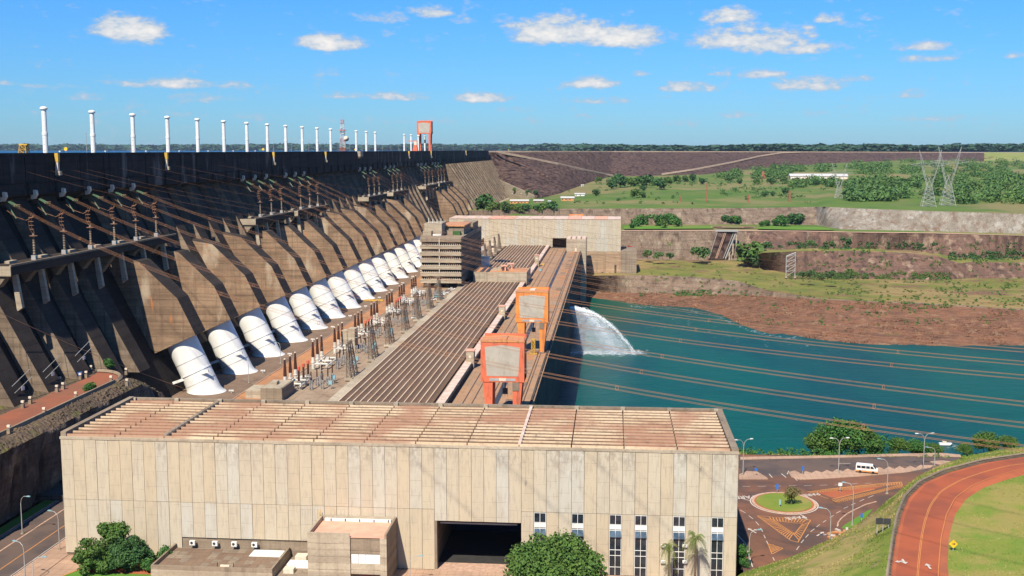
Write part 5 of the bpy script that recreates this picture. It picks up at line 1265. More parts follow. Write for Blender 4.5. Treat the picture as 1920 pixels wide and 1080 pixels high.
# deck fence along the road / walkway in front (near end)
def railing(name, label, pts, z, h=1.1, mat='yellow', step=2.5):
    t = thing(name, label, 'railing', (pts[0][0], pts[0][1], z)); P = [Vector((a, b, z)) for a, b in pts]
    for i in range(len(P)-1):
        a, b = P[i], P[i+1]; MB().tube([a+Vector((0,0,h)), b+Vector((0,0,h))], .05, 4).build('rail', M[mat], t); MB().tube([a+Vector((0,0,h*.5)), b+Vector((0,0,h*.5))], .035, 4).build('rail', M[mat], t)
        n = max(1, int((b-a).length/step))
        for k in range(n+1): c = a.lerp(b, k/n); MB().tube([c, c+Vector((0,0,h))], .045, 4).build('post', M[mat], t)
    return t
railing('deck_railing', 'rusty railing across the near end of the penstock deck', [(-136,345),(-126,345),(-116,348),(-104,350)], 45.5, 1.5, 'steel_brown', 5)
# deck floodlights by the penstocks
def flood():
    t = thing('deck_floodlight', 'x', 'floodlight', (0,0,45.5), 'white floodlights on the penstock deck'); at0(MB().tube([(0,0,0),(0,0,.8)], .12, 5), 'post', 'white', t)
    for s in (-.5,.1,.7): at0(MB().box(s-.22,s+.22,-.3,.1,.7,1.2), 'lamp', 'white', t)
    return t
FL = flood()
for i in range(12): put(FL, -127.4, UNITS[i]-3+7, 45.5, f'white floodlight cluster on the deck before the {ORD[i]} penstock')
def pedestal():
    t = thing('pedestal_lamp', 'x', 'lamp', (0,0,0), 'white lamps on squat pedestals along the dam-foot road'); at0(MB().box(-.38,.38,-.38,.38,0,1.1), 'pedestal', 'conc_mid', t)
    at0(MB().tube([(0,0,1.3),(0,0,1.9)], .14, 5), 'neck', 'white', t); at0(MB().box(-.36,.36,-.25,.25,1.5,2.0), 'lamp', 'cream', t); return t
PL = pedestal()
for i, (px, py) in enumerate(((17,812),(83,778),(142.6,748),(43,765),(57,757),(107,735),(118.5,730),(151,712),(162,708),(208.5,717),(238.5,723),(171,697),(237,702),(112,719))):
    p = W(px, py, z=62.7); put(PL, p.x, p.y, 62.6, ['squat white lamp beside the parapet nearest the lower left corner','squat white lamp beside the parapet, second from the left','squat white lamp beside the parapet, third from the left','white lamp on the dam side of the red road, leftmost',
      'white lamp beside the first lit rib toe','white lamp left of the grass patch on the dam side','white lamp right of the grass patch on the dam side','white lamp beside the blue bin','white lamp right of the blue bin','white lamp beside the round bush on the cliff edge','white lamp on the rocks past the road end',
      'white lamp at the foot of the rib where the road ends','white lamp at the far tip of the turning circle','white lamp between the two lit ribs'][i])
t = thing('blue_bin', 'blue plastic tank standing at the rib foot by the red dam-foot road', 'bin', W(145,710,z=62.7)); at0(MB().box(-1.1,1.1,-.8,.8,0,1.7), 'body', 'blue', t); at0(MB().box(-1.2,1.2,-.9,.9,1.7,1.85), 'lid', 'blue', t)
for i, (px, py) in enumerate(((22,715),(80,688),(140,658))):
    p = W(px, py+8, x=-151.2); t = thing('safety_line_frame', f'pale green handrail frame with a white notice on the rib face, {ORD[i]} from the left', 'handrail', (p.x+.6, p.y, p.z), 'handrail frames on the rib faces')
    at0(MB().tube([(0,-1,0),(.3,7.6,2.8)], .08, 5), 'rail', 'steel', t); at0(MB().tube([(.4,-.6,-1.8),(.7,7.8,.8)], .08, 5), 'rail', 'steel', t); at0(MB().box(.3,.36,3.0,4.4,-1.9,-1.0), 'notice', 'white', t)
def lamp_tall(label, p, h=9.0, az=0.0, mat='steel', double=False, group='street lamps around the halls'):
    t = thing('street_lamp', label, 'street lamp', p, group, az)
    at0(MB().tube([(0,0,0),(0,0,h*.8)], [.13,.09], 6), 'pole', mat, t); at0(MB().lathe([(.35,0),(.35,.25)], n=8), 'base', 'conc_light', t)
    for s in ((1,-1) if double else (1,)):
        at0(MB().tube([(0,0,h*.8),(s*.25,0,h*.92),(s*.9,0,h*.99),(s*1.9,0,h)], .065, 5), 'arm', mat, t); at0(MB().prism([(s*1.7,h-.05),(s*2.6,h-.02),(s*2.5,h+.14),(s*1.8,h+.12)], -.18, .18, 'y'), 'lamp_head', 'cyan_box' if not double else 'white', t)
    return t
lamp_tall('deck lamp with a curved arm standing before the second penstock', (-127, 384, 45.5), 8, R(160)); lamp_tall('deck lamp with a curved arm before the third penstock', (-126.5, 421, 45.5), 8, R(160))
# yellow rig and small things on deck
p = W(701,565,z=45.5); t = thing('yellow_lifting_beam', 'yellow steel lifting beam lying on the deck before the penstocks', 'lifting beam', p); at0(MB().box(-5,5,-.8,-.3,.2,1.0), 'girder', 'yellow', t); at0(MB().box(-5,5,.5,1.0,.2,1.0), 'girder', 'yellow', t)
for k in range(5): at0(MB().box(-4.6+k*2.2,-4.3+k*2.2,-.3,.5,.3,.8), 'crosspiece', 'yellow', t)
p = W(1000,664,z=44.7); t = thing('yellow_lift', 'yellow lattice lift frame at the foot of the orange gantry crane', 'lift', p); at0(lattice(MB(), (0,0,0), (0,0,6.2), 1.5, 1.3, 4, .1), 'frame', 'yellow', t); at0(MB().box(-1.5,1.5,-1,1,0,.5), 'base', 'yellow', t)
for i, (px, py, m) in enumerate(((1021,455,'cyan_box'),(1016,463,'white'),(1013,508,'cyan_box'),(1018,497,'yellow'))):
    p = W(px, py, z=44.7); t = thing('deck_crate', f'small {["pale blue","white","light blue","yellow"][i]} crate on the downstream deck far from the cranes, {["farthest","second farthest","nearest","second nearest"][i]}', 'crate', p); at0(MB().box(-.9,.9,-1.2,1.2,0,1.4), 'body', m, t); at0(MB().box(-1,1,-1.3,1.3,1.4,1.5), 'lid', 'steel', t)

# ---------------------------------------------------------------- vehicles
def car(label, loc, rz, mat='white', L_=4.3, grp='cars parked on the powerhouse deck'):
    t = thing('parked_car', label, 'car', loc, grp, rz); w = .88
    at0(MB().prism([(-L_/2,.35),(L_/2,.35),(L_/2,.72),(L_/2-.9,.85),(-L_/2+.15,.9),(-L_/2,.75)], -w, w, 'y'), 'body', mat, t)
    at0(MB().prism([(-L_/2+.3,.9),(L_/2-1.2,.86),(L_/2-1.9,1.38),(-L_/2+.9,1.42)], -w+.08, w-.08, 'y'), 'cabin', 'glass', t)
    at0(MB().prism([(-L_/2+.95,1.42),(L_/2-1.95,1.38),(L_/2-1.95,1.44),(-L_/2+.95,1.48)], -w+.12, w-.12, 'y'), 'roof', mat, t)
    for sx in (-1,1):
        for s in (-1,1): at0(MB().tube([(sx*L_*.31,s*(w-.15),.33),(sx*L_*.31,s*(w+.02),.33)], .33, 10), 'wheel', 'rubber', t)
    return t
p = W(780,598,z=45.5); car('white car parked alone in the switchyard beside the lattice towers', p, R(5)); p = W(672,652,z=45.5); car('dark blue car parked behind the twin concrete shafts', p, R(80), 'blue')
for i, (px, py, m) in enumerate(((812,563,'white'),(820,558,'cyan_box'),(827,554,'white'),(834,551,'white'),(841,547.5,'steel'),(848,543.5,'white'),(781,556,'white'))):
    p = W(px, py, z=45.5); car(f'{["white","pale blue","white","white","grey","white","white"][i]} car in the row by the office block, {ORD[i]} from the near end' if i < 6 else 'white car parked left of the row before the office block', p, R(3), m)
def van():
    p = W(1625, 886, z=44); t = thing('minibus', 'white minibus with dark windows and orange dust along its sills in the car park', 'minibus', p + Vector((0,0,.01)), None, R(-14)); L_, w = 5.4, 1.0
    at0(MB().prism([(-L_/2,.4),(L_/2,.4),(L_/2,1.05),(L_/2-.5,1.25),(L_/2-1.25,2.15),(-L_/2+.15,2.2),(-L_/2,2.0)], -w, w, 'y'), 'body', 'white', t)
    at0(MB().prism([(-L_/2-.02,.38),(L_/2+.02,.38),(L_/2+.02,.72),(-L_/2-.02,.8)], -w-.02, w+.02, 'y'), 'sill', 'orange_roof', t)
    for a, b in ((-2.45,-1.5),(-1.35,-.3),(-.15,.75)): 
        for s in (-1,1): at0(MB().box(a,b,s*w-.02,s*w+.02,1.3,1.95), 'window', 'glass', t)
    for s in (-1,1): at0(MB().prism([(.95,1.3),(1.85,1.3),(1.4,1.95),(.95,1.95)], s*w-.02, s*w+.02, 'y'), 'window', 'glass', t)
    q = MB(); q.add([(L_/2-.48,-w+.12,1.28),(L_/2-.48,w-.12,1.28),(L_/2-1.2,w-.18,2.1),(L_/2-1.2,-w+.18,2.1)], [(0,1,2,3)]); q.v = [(x+.03,y,z+.02) for x,y,z in q.v]; at0(q, 'windscreen', 'glass', t)
    for x in (-1.6,1.6):
        for s in (-1,1): at0(MB().tube([(x,s*(w-.18),.36),(x,s*(w+.03),.36)], .36, 12), 'wheel', 'rubber', t)
    for s in (-.7,.7): at0(MB().box(L_/2-.02,L_/2+.03,s-.15,s+.15,.85,1.05), 'headlight', 'cream', t)
    for s in (-1,1): at0(MB().box(-L_/2-.03,-L_/2,s*.8-.1,s*.8+.1,1.0,1.4), 'tail_light', 'red', t)
    at0(MB().box(L_/2-.02,L_/2+.1,-.95,.95,.42,.62), 'bumper', 'steel', t)
van()
# ---------------------------------------------------------------- annexes before the hall
def brick_box(t, x0, x1, y0, y1, z0, z1, mat='conc_light', par=.25, ph=.9, roof='pinkroof', name='wall', front=True):
    MB().box(x0,x1,y0,y1,z0,z1).build(name, M[mat], t); MB().box(x0+par,x1-par,y0+par,y1-par,z1,z1+.06).build('roof', M[roof], t)
    for b in ((x0,x0+par,y0,y1),(x1-par,x1,y0,y1),(x0+par,x1-par,y1-par,y1)) + (((x0+par,x1-par,y0,y0+par),) if front else ()): MB().box(b[0],b[1],b[2],b[3],z1,z1+ph).build('parapet', M[mat], t)
t = thing('stair_block', 'square concrete stair block with a pink roof projecting from the front of the hall', 'building', (-50, 207, 43.4))
X0, X1, Y0_, Y1_ = -57.7, -42.3, 206.6, 217.1; xm0, xm1 = -49.4, -43.6; zr = 53.2
MB().box(X0,xm0,Y0_,Y1_,43.3,zr).build('front_wall', M['conc_light'], t); MB().box(xm1,X1,Y0_,Y1_,43.3,zr).build('corner_pier', M['conc_light'], t)
MB().box(xm0+.02,xm1-.02,Y0_+.35,Y1_,50.0,zr-.2).build('recessed_wall', M['conc_mid'], t); MB().box(xm0+.02,xm1-.02,Y0_+.3,Y1_,46.0,48.0).build('lintel', M['conc_light'], t)
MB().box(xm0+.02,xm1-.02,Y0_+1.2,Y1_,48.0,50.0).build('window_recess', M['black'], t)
for i in range(4): MB().box(xm0+.12+i*1.42,xm0+1.48+i*1.42,Y0_+.45,Y0_+.5,48.05,49.95).build('window_pane', M['white'], t)
MB().box(xm0+.02,xm1-.02,Y0_+2.5,Y1_,43.3,46.0).build('door_recess', M['steel_brown'], t); MB().box(xm0+1.6,xm1-.3,Y0_+2.42,Y0_+2.48,43.3,44.9).build('door', M['red'], t)
MB().box(X0+.5,X1-.45,Y0_+.3,Y1_-1.0,zr,zr+.07).build('roof', M['pinkroof'], t)
for nm, b in (('parapet',(X0,X0+.45,Y0_,Y1_)),('parapet',(X1-.4,X1,Y0_,Y1_)),('parapet',(X0+.46,X1-.41,Y1_-.45,Y1_))): MB().box(*b,zr,zr+.95).build(nm, M['conc_light'] if b[0] != X1-.4 else M['conc_mid'], t)
MB().box(X0+.46,xm0-.05,Y0_,Y0_+.25,zr,zr+.95).build('parapet', M['conc_light'], t)
MB().box(X0+1,X1-1,Y1_-1.0,Y1_-.5,zr,zr+.55).build('white_duct', M['white'], t)
for i in range(5): MB().box(X0+2.2+i*2.9,X0+2.4+i*2.9,Y1_-1.1,Y1_-1.0,zr,zr+.6).build('duct_band', M['steel_dark'], t)
for z in (45.6,48.2,50.8): MB().box(X0+.05,xm0-.05,Y0_-.012,Y0_,z,z+.04).build('joint', M['conc_mid'], t)
MB().box(X1,X1+.02,Y0_+.1,Y1_-.1,43.4,zr+.9).build('side_wall', M['conc_mid'], t)
t = thing('roof_ladder', 'yellow ladder standing at the back corner of the pink-roofed stair block', 'ladder', (-57.9, 216.3, 53)); 
for s in (-.25,.25): at0(MB().tube([(s,0,-1),(s,0,2.6)], .06, 4), 'stile', 'yellow', t)
for k in range(8): at0(MB().tube([(-.25,0,-.7+k*.4),(.25,0,-.7+k*.4)], .04, 4), 'rung', 'yellow', t)
t = thing('low_annex', 'low flat-roofed concrete annex with a stained brown slab roof at the foot of the hall', 'building', (-76, 207, 43.4))
ax0, ax1, ay0, ay1, az = -88.2, -64.2, 204.8, 217.1, 46.4
MB().box(ax0,ax1,ay0,ay1,40.5,az).build('wall', M['conc_light'], t)
sl = [MB().box(0,1.56,0,1.86,0,.05).mesh('roof_tile', M[m]) for m in ('deck','conc_mid','steel_brown')]
pr = random.Random(4)
for i in range(14):
    for j in range(6): link('roof_tile', sl[pr.choice([0,0,0,1,2])], t, Vector((ax0+.5+i*1.65, ay0+.4+j*1.95, az)) - t.location)
for b in ((ax0,ax0+.35,ay0,ay1),(ax1-.35,ax1,ay0,ay1),(ax0+.36,ax1-.36,ay0,ay0+.3)): MB().box(*b,az,az+.85).build('parapet', M['conc_mid'], t)
MB().box(-71.5,-65.2,213.2,216.8,az+.06,az+.16).build('white_sheet_roof', M['white'], t)
t2 = thing('side_annex', 'narrow lower annex with white ducts between the low annex and the stair block', 'building', (-61, 206, 43.4))
MB().box(-64.1,-57.8,204.8,217.1,40.5,45.2).build('wall', M['conc_mid'], t2); MB().box(-63.2,-58.4,211,213.6,45.2,45.9).build('white_duct', M['white'], t2); MB().box(-62.5,-60.2,214.5,216.4,45.2,46.3).build('roof_unit', M['cream'], t2); MB().box(-63,-61,208,209.6,45.2,46.1).build('roof_unit', M['cream'], t2)
for i, x in enumerate((-84.3,-79.6,-75.6,-71.4)):
    t = thing('air_conditioner', f'white air-conditioning unit at the hall wall above the low annex, {ORD[i]} from the left', 'air conditioner', (x, 216.6, az+.9), 'air-conditioning units along the hall wall')
    at0(MB().box(-.55,.55,-.3,.25,0,.85), 'case', 'white', t); o = at0(MB().lathe([(0,0),(.3,0),(.3,.03),(0,.03)], n=12), 'fan_grille', 'steel_dark', t); o.location = (-.1,-.3,.42); o.rotation_euler = (R(90),0,0)
    at0(MB().box(-.6,.6,-.35,.3,-.12,0), 'bracket', 'steel', t)
t = thing('roof_bracket', 'small metal frame with a pipe at the front edge of the low annex roof', 'bracket', (-73.5, 205.2, az+.8))
for s in (-1.6,1.6): at0(MB().box(s-.06,s+.06,-.06,.06,0,.9), 'post', 'steel_dark', t)
at0(MB().box(-1.0,.8,-.2,.2,.1,.4), 'pipe', 'cream', t)
# low things at the right foot of the hall
t = thing('foot_wall', 'low concrete wall with a white rail before the hall windows', 'wall', (-4, 205, 43.4)); MB().box(-12,8,203,203.6,40,44.6).build('wall', M['conc_mid'], t); MB().tube([(-12,203.3,45.1),(8,203.3,45.1)], .07, 4).build('rail', M['white'], t)
for k in range(9): MB().tube([(-12+k*2.5,203.3,44.6),(-12+k*2.5,203.3,45.1)], .05, 4).build('post', M['white'], t)
for i, (px, py) in enumerate(((1244,1023),(1284,1023),(1243,1053),(1284,1053))):
    p = W(px, py, y=216.9); t = thing('wall_unit', f'small white ventilation box on the hall wall by the palms, {["upper left","upper right","lower left","lower right"][i]} of four', 'vent box', p, 'vent boxes beside the palms'); at0(MB().box(-.45,.45,-.25,.1,-.25,.25), 'case', 'white', t); at0(MB().box(-.3,.3,-.27,-.25,-.12,.12), 'grille', 'steel', t)

# ---------------------------------------------------------------- roads, markings, car park
ZR = 43.9
def flat(name, pts, mat, z=.012, kind='structure'):
    P = [W(a, b, z=ZR) for a, b in pts]; P = [(p.x, p.y, ZR+z) for p in P]
    ar = sum(P[i][0]*P[(i+1) % len(P)][1]-P[(i+1) % len(P)][0]*P[i][1] for i in range(len(P)))
    if ar < 0: P = P[::-1]
    me = bpy.data.meshes.new(name); me.from_pydata(P, [], [tuple(range(len(P)))]); me.materials.append(M[mat]); o = link(name, me); o['kind'] = kind; return o
def raised(name, pts, mat, h=.13, top=None):
    P = [W(a, b, z=ZR) for a, b in pts]; q = MB(); q.prism([(p.x, p.y) for p in P], ZR-.1, ZR+h, 'z'); o = q.build(name, M[mat]); o['kind'] = 'structure'; return o
# parking terrace, islands
flat('car_park_bay', [(1388,862),(1560,858),(1700,855),(1800,856),(1800,868),(1735,885),(1560,893),(1388,893)], 'asphalt_grey', .008)
flat('upper_carriageway', [(1386,900),(1560,900),(1690,893),(1700,910),(1560,912),(1386,912)], 'asphalt', .006)
saw = []
for i in range(12):
    x = 1502 + i*19.5; y = 888.5 - i*.95; saw += [(x, y-(0 if i == 0 else 0)), (x+9, y-4.5-(i > 2))]
raised('sawtooth_island', [(1478,886),(1490,883)] + saw + [(1752,873),(1745,877),(1700,886),(1620,893),(1560,897),(1500,900),(1484,895)], 'pave')
raised('left_island', [(1386,890),(1400,884),(1420,885),(1438,896),(1440,899),(1386,899)], 'pave')
raised('far_kerb_strip', [(1388,857.5),(1560,854.5),(1700,851),(1765,850),(1800,853),(1802,857),(1700,855.3),(1560,858.5),(1388,862)], 'pave')
raised('end_island', [(1742,866),(1765,864),(1788,866),(1786,870),(1768,872),(1750,869)], 'pave')
rc = W(1470, 943, z=ZR); RX, RY = 7.65, 8.4
def ring(name, r0, r1, mat, z0, z1, n=56):
    q = MB(); vs = []
    for (r, z) in ((r0,z1),(r1,z1),(r1,z0)): vs += [(rc.x+RX*r*math.cos(a), rc.y+RY*r*math.sin(a), z) for a in np.linspace(0,2*math.pi,n,endpoint=False)]
    q.add(vs, [(i, n+i, n+(i+1) % n, (i+1) % n) for i in range(n)] + [(n+i, 2*n+i, 2*n+(i+1) % n, n+(i+1) % n) for i in range(n)]); o = q.build(name, M[mat]); o['kind'] = 'structure'; return o
ring('roundabout_line', 1.0, 1.035, 'mark_white', ZR, ZR+.012); ring('roundabout_kerb', .9, .985, 'kerb', ZR, ZR+.15); ring('roundabout_verge', .84, .9, 'red_soil', ZR, ZR+.16); ring('roundabout_lawn', 0.0, .85, 'grass_lawn', ZR, ZR+.22)
# painted lines
def dline(pts, w, mat='mark_white', name='lane_mark', z=.016):
    for (a, b) in pts:
        P, Q_ = W(*a, z=ZR), W(*b, z=ZR); d = (Q_-P).normalized(); n = Vector((-d.y,d.x,0))*w/2
        q = MB(); q.add([(v.x,v.y,ZR+z) for v in (P-n,Q_-n,Q_+n,P+n)], [(0,1,2,3)]); o = q.build(name, M[mat]); o['kind'] = 'structure'
dash = [((1387,956),(1398,962)),((1404,967),(1412,973)),((1417,978),(1423,985)),((1426,990),(1430,997)),((1432,1003),(1435,1009)),((1437,1014),(1440,1020)),((1449,1045),(1452,1051)),
        ((1531,988),(1537,983.5)),((1520,997),(1527,991.5)),((1510.5,1008),(1516,1002)),((1502,1018),(1507,1012)),((1493.5,1031),(1498.5,1024)),((1543,979.5),(1549,975.5)),((1556,970.5),(1563,966.5)),((1568,962.5),(1576,958)),((1582,953.5),(1590,950)),((1596,947),(1604,943.5)),((1612,940),(1620,936)),((1628,933),(1638,929)),
        ((1421,911.8),(1436,911.8)),((1451,911.3),(1465,911.3)),((1479,911),(1493,910.8)),((1508,910.5),(1522,910)),((1537,910),(1551,909.4)),((1565,909.3),(1578,908.6)),((1593,907.6),(1608,906.6)),((1622,906.5),(1634,905.8)),((1392,912),(1406,912))]
dline(dash, .16)
dline([((1390,1070),(1408,1070.5)) if 0 else ((1398,1019),(1411,1063)),((1380,1000),(1398,1019)),((1626,944.5),(1643,941)),((1598,958),(1624,946)),((1588,964),(1598,958)),((1577,973),(1588,964)),((1571,981),(1577,973)),((1570,987),(1571,981)),((1386,933.5),(1408,939)),((1498,962.5),(1514,974.5)),((1442,888.5),(1448,895.5)),((1465,888),(1474,895.5)),((1477,885),(1495,901)),((1476,889),(1479,883)),((1573,869),(1595,869))], .22, 'mark_white', 'edge_line')
dline([((1612+k*14, 880-k*.9),(1650+k*14, 885-k*.9)) for k in range(0,0)], .1)
for k in range(10): dline([((1560+k*22, 880.5-k*1.0),(1592+k*22, 884.5-k*1.0))], .14, 'mark_orange', 'bay_line')
# amber hatched areas
def hatch(out, n, along, w=.16, border=True):
    """out: (A,B,C) triangle corner pixels; bars across"""
    P = out
    if border:
        for i in range(len(P)): dline([(P[i], P[(i+1) % len(P)])], .2, 'mark_orange', 'hatch_border', .014)
def bars(a0, a1, b0, b1, n, w=.22):
    for i in range(n):
        t0 = (i+.3)/n; A_ = (a0[0]+(a1[0]-a0[0])*t0, a0[1]+(a1[1]-a0[1])*t0); B_ = (b0[0]+(b1[0]-b0[0])*t0, b0[1]+(b1[1]-b0[1])*t0); dline([(A_, B_)], w, 'mark_orange', 'hatch_bar', .014)
hatch([(1420,967),(1520,975),(1496,1017),(1482,1013)], 0, 0)
bars((1424,968.5),(1482,1013),(1452,975),(1490,1000), 15); bars((1440,968.5),(1516,974.6),(1446,976),(1508,980), 12); bars((1518,978),(1497,1016),(1504,984),(1488,1004), 9)
dline([((1449,978),(1488,1003)),((1488,1003),(1505,982)),((1505,982),(1458,977))], .18, 'mark_orange', 'hatch_border', .014)
hatch([(1440,1019.5),(1468,1028),(1447.5,1039)], 0, 0); bars((1441,1022),(1447,1037),(1450,1021),(1464,1029), 6)
hatch([(1513,921),(1660,905.5),(1690,903.5),(1692,912),(1640,922),(1566,943.5),(1553,935)], 0, 0)
dline([((1513,921),(1690,904)),((1530,922.5),(1600,917)),((1553,935),(1566,943.5)),((1566,943.5),(1692,911)),((1575,936),(1690,909)),((1560,936),(1640,917))], .28, 'mark_orange', 'hatch_border', .014)
bars((1515,921),(1690,905),(1528,924),(1690,908), 34, .3); bars((1560,938),(1690,909),(1572,943),(1692,913), 30, .3)
flat('dusty_hatch_ground', [(1530,923),(1660,911),(1620,922),(1572,934),(1558,932)], 'red_soil', .006)
# letters and arrows painted on the road
def ground_text(txt, pos, size, rz, sx=1.0, label=None):
    cu = bpy.data.curves.new('road_lettering', 'FONT'); cu.body = txt; cu.size = size; cu.align_x = 'CENTER'; cu.align_y = 'CENTER'; cu.offset = .03
    tmp = bpy.data.objects.new('tmp_text', cu); COL.objects.link(tmp); dg = bpy.context.evaluated_depsgraph_get()
    me = bpy.data.meshes.new_from_object(tmp.evaluated_get(dg)); bpy.data.objects.remove(tmp); me.materials.clear(); me.materials.append(M['mark_white'])
    o = link('road_lettering', me, None, (pos.x, pos.y, ZR+.018), (0,0,rz)); o.scale = (sx, 1, 1); o['kind'] = 'structure'; return o
ground_text('PARE', W(1397, 932, z=ZR), 3.4, R(188), .62)
ground_text('PARE', W(1521, 927.5, z=ZR), 2.5, R(205), .8); ground_text('PARE', W(1492, 970.5, z=ZR), 2.6, R(200), .85)
def arrow(pos, rz, L_=3.2, fork=True):
    q = MB(); w = .16; q.add([(-w,-L_/2,0),(w,-L_/2,0),(w,L_/2-.9,0),(-w,L_/2-.9,0)], [(0,1,2,3)]); q.add([(-.55,L_/2-.9,0),(.55,L_/2-.9,0),(0,L_/2,0)], [(0,1,2)])
    if fork: q.add([(w,-.4,0),(w,0,0),(.9,.35,0),(.9,-.05,0)], [(0,1,2,3)]); q.add([(.85,-.4,0),(1.5,.2,0),(.85,.7,0)], [(0,1,2)])
    o = q.build('road_arrow', M['mark_white'], None, False, (pos.x, pos.y, pos.z)); o.rotation_euler = (0,0,rz); o['kind'] = 'structure'
def onz(px, py, z): p = W(px, py, z=ZR); p.z = ZR+.018; return p
arrow(onz(1410,995,0), R(25), 3.4); arrow(onz(1538,1001,0), R(-35), 3.4)
pA, pB = W(1695,1053,z=61.96), W(1741,1062,z=61.96); pA.z = 61.97+.02; pB.z = pA.z; arrow(pA, R(180), 2.2); arrow(pB, R(0), 2.4, False)
# stacked kerb stones
t = thing('kerb_stone_heap', 'heap of orange and white kerb stones beside the lamp below the grass hill', 'stone heap', W(1565,1000,z=ZR))
pr = random.Random(8)
for i, (px, py) in enumerate(((1556,1001),(1560,1005),(1566,999),(1571,995),(1577,1000),(1580,1006),(1570,1008),(1562,1012),(1556,1009),(1588,993),(1583,997),(1575,1006))):
    p = W(px, py, z=ZR); o = MB().box(-.7,.7,-.25,.25,0,.3).build('kerb_stone', M['mark_white'] if i % 2 else M['orange_roof'], t, False, Vector((p.x,p.y,ZR))-Vector(t.location)); o.rotation_euler = (0,0,pr.uniform(0,3))
# lawn patch beside
flat('verge_lawn', [(1577,990),(1584,984),(1612,967),(1628,957),(1637,955),(1622,972),(1600,988),(1586,993)], 'grass_bright', .05)
kerb('verge_kerb', [tuple(W(a,b,z=ZR)[:2]) for a,b in ((1571,986),(1571,981),(1577,973),(1588,964),(1600,957.5),(1624,946),(1643,941))], .3, .13, ZR)
# retaining edge stones along the foot of the hillside
# ---- lamps
def lampat(px, py, label, h, az, double=False, z=44.0):
    p = W(px, py, z=z); return lamp_tall(label, (p.x,p.y,z), h, az, 'steel', double)
lampat(1393,891,'double-headed street lamp just right of the hall corner',9.4,R(20),True)
lampat(1572,888,'double-headed street lamp left of the minibus in the car park',9.4,R(10),True)
lampat(1731,880,'double-headed street lamp behind the car park, right of the minibus',9.6,R(10),True)
lampat(1663,926,'single street lamp standing right of the minibus below the grass hill',8.6,R(170))
lampat(1598,985,'single street lamp on the small lawn verge',9.6,R(165))
lampat(1556,1023,'single street lamp beside the kerb stone heap',8.0,R(165))
lampat(1404,1063,'single street lamp near the lower right corner of the hall',7.6,R(15))
lampat(1752,874,'small single street lamp at the right end of the car park',5.0,R(170))
lampat(42,1001,'tall street lamp before the dark cliff at the left',8.6,R(-15))
lampat(112,1031,'street lamp with its arm to the left beside the hall corner',8.2,R(165))
lampat(48,1096,'street lamp nearest the lower left corner, arm to the left',8.4,R(165))
lampat(64,1108,'low street lamp at the lower left with its arm to the right',6.6,R(10))
lampat(769,1095,'thin curved street lamp between the stair block and the hangar door',5.6,R(10),z=43.4)
# ---- signs
def sign(px, py, label, h, w, hh, mat, board='blue', z=44.0, name='road_sign'):
    p = W(px, py, z=z); t = thing(name, label, 'sign', (p.x,p.y,z)); at0(MB().tube([(0,0,0),(0,0,h)], .06, 5), 'post', 'signpost', t); at0(MB().box(-w/2,w/2,-.1,-.05,h-hh,h), 'board', board, t); return t
sign(1505,889.5,'narrow blue sign on the left tip of the sawtooth island',2.2,.55,1.2,'m','blue'); sign(1417,892,'blue sign on the island next to the hall corner',2.0,.7,.7,'m','blue')
sign(1457,924,'blue sign at the back of the roundabout',2.2,.6,1.3,'m','blue'); sign(1462,951,'pale blue sign at the front of the roundabout lawn',1.9,.4,1.3,'m','cyan_box')
sign(1575,923,'square white sign standing in the amber hatched area',2.4,.9,.8,'m','white'); sign(1615,980,'dark narrow sign on the small lawn verge',2.2,.5,1.0,'m','blue')
p = W(1656,1001,z=54.0)
def hill_z(px, py):
    """height of the hillside under a pixel, by marching the sight line to the built surface"""
    d = cam_ray(px, py); dg = bpy.context.evaluated_depsgraph_get(); hit, loc, *_ = S.ray_cast(dg, Vector(CAM), d); return loc if hit else None
bpy.context.view_layer.update()
p = hill_z(1655, 998)
if p:
    t = thing('information_board', 'black double information board on grey posts in the grass beside the red road', 'sign', p, None, R(4))
    for x in (-1.0,.0,1.0): at0(MB().tube([(x,0,-.3),(x,0,2.6)], .06, 5), 'post', 'signpost', t)
    at0(MB().box(-1.3,-.02,-.12,-.06,1.5,2.6), 'board', 'steel_dark', t); at0(MB().box(.02,1.3,-.12,-.06,1.45,2.55), 'board', 'steel_dark', t)
p = hill_z(1787, 1033)
if p:
    t = thing('warning_sign', 'yellow diamond warning sign with a black arrow on the lawn inside the red bend', 'sign', p)
    at0(MB().tube([(0,0,-.3),(0,0,1.3)], .05, 5), 'post', 'signpost', t); o = at0(MB().box(-.5,.5,-.03,.03,-.5,.5), 'board', 'yellow_sign', t); o.location = (0,-.07,1.2); o.rotation_euler = (0,R(45),0)
    at0(MB().add([(-.3,-.12,1.15),(.05,-.12,1.15),(.05,-.12,1.02),(.33,-.12,1.22),(.05,-.12,1.42),(.05,-.12,1.28),(-.3,-.12,1.28)], [(0,1,2,3,4,5,6)]), 'arrow', 'steel_dark', t)
# left road markings
def lstripe(x, w, mat, y0=60, y1=330, dash=None):
    q = MB(); y = y0
    while y < y1: q.add([(x-w/2,y,44.062),(x+w/2,y,44.062),(x+w/2,min(y+(dash[0] if dash else y1),y1),44.062),(x-w/2,min(y+(dash[0] if dash else y1),y1),44.062)], [(0,1,2,3)]); y += dash[1] if dash else y1
    o = q.build('lane_line', M[mat]); o['kind'] = 'structure'
lstripe(-120.6,.2,'mark_orange',100,238); lstripe(-116.7,.15,'mark_white'); lstripe(-126.2,.35,'kerb'); lstripe(-130.4,.18,'mark_white')
for y in np.arange(244, 300, 8.0): lstripe(-120.6,.2,'mark_orange',y,y+3.5)
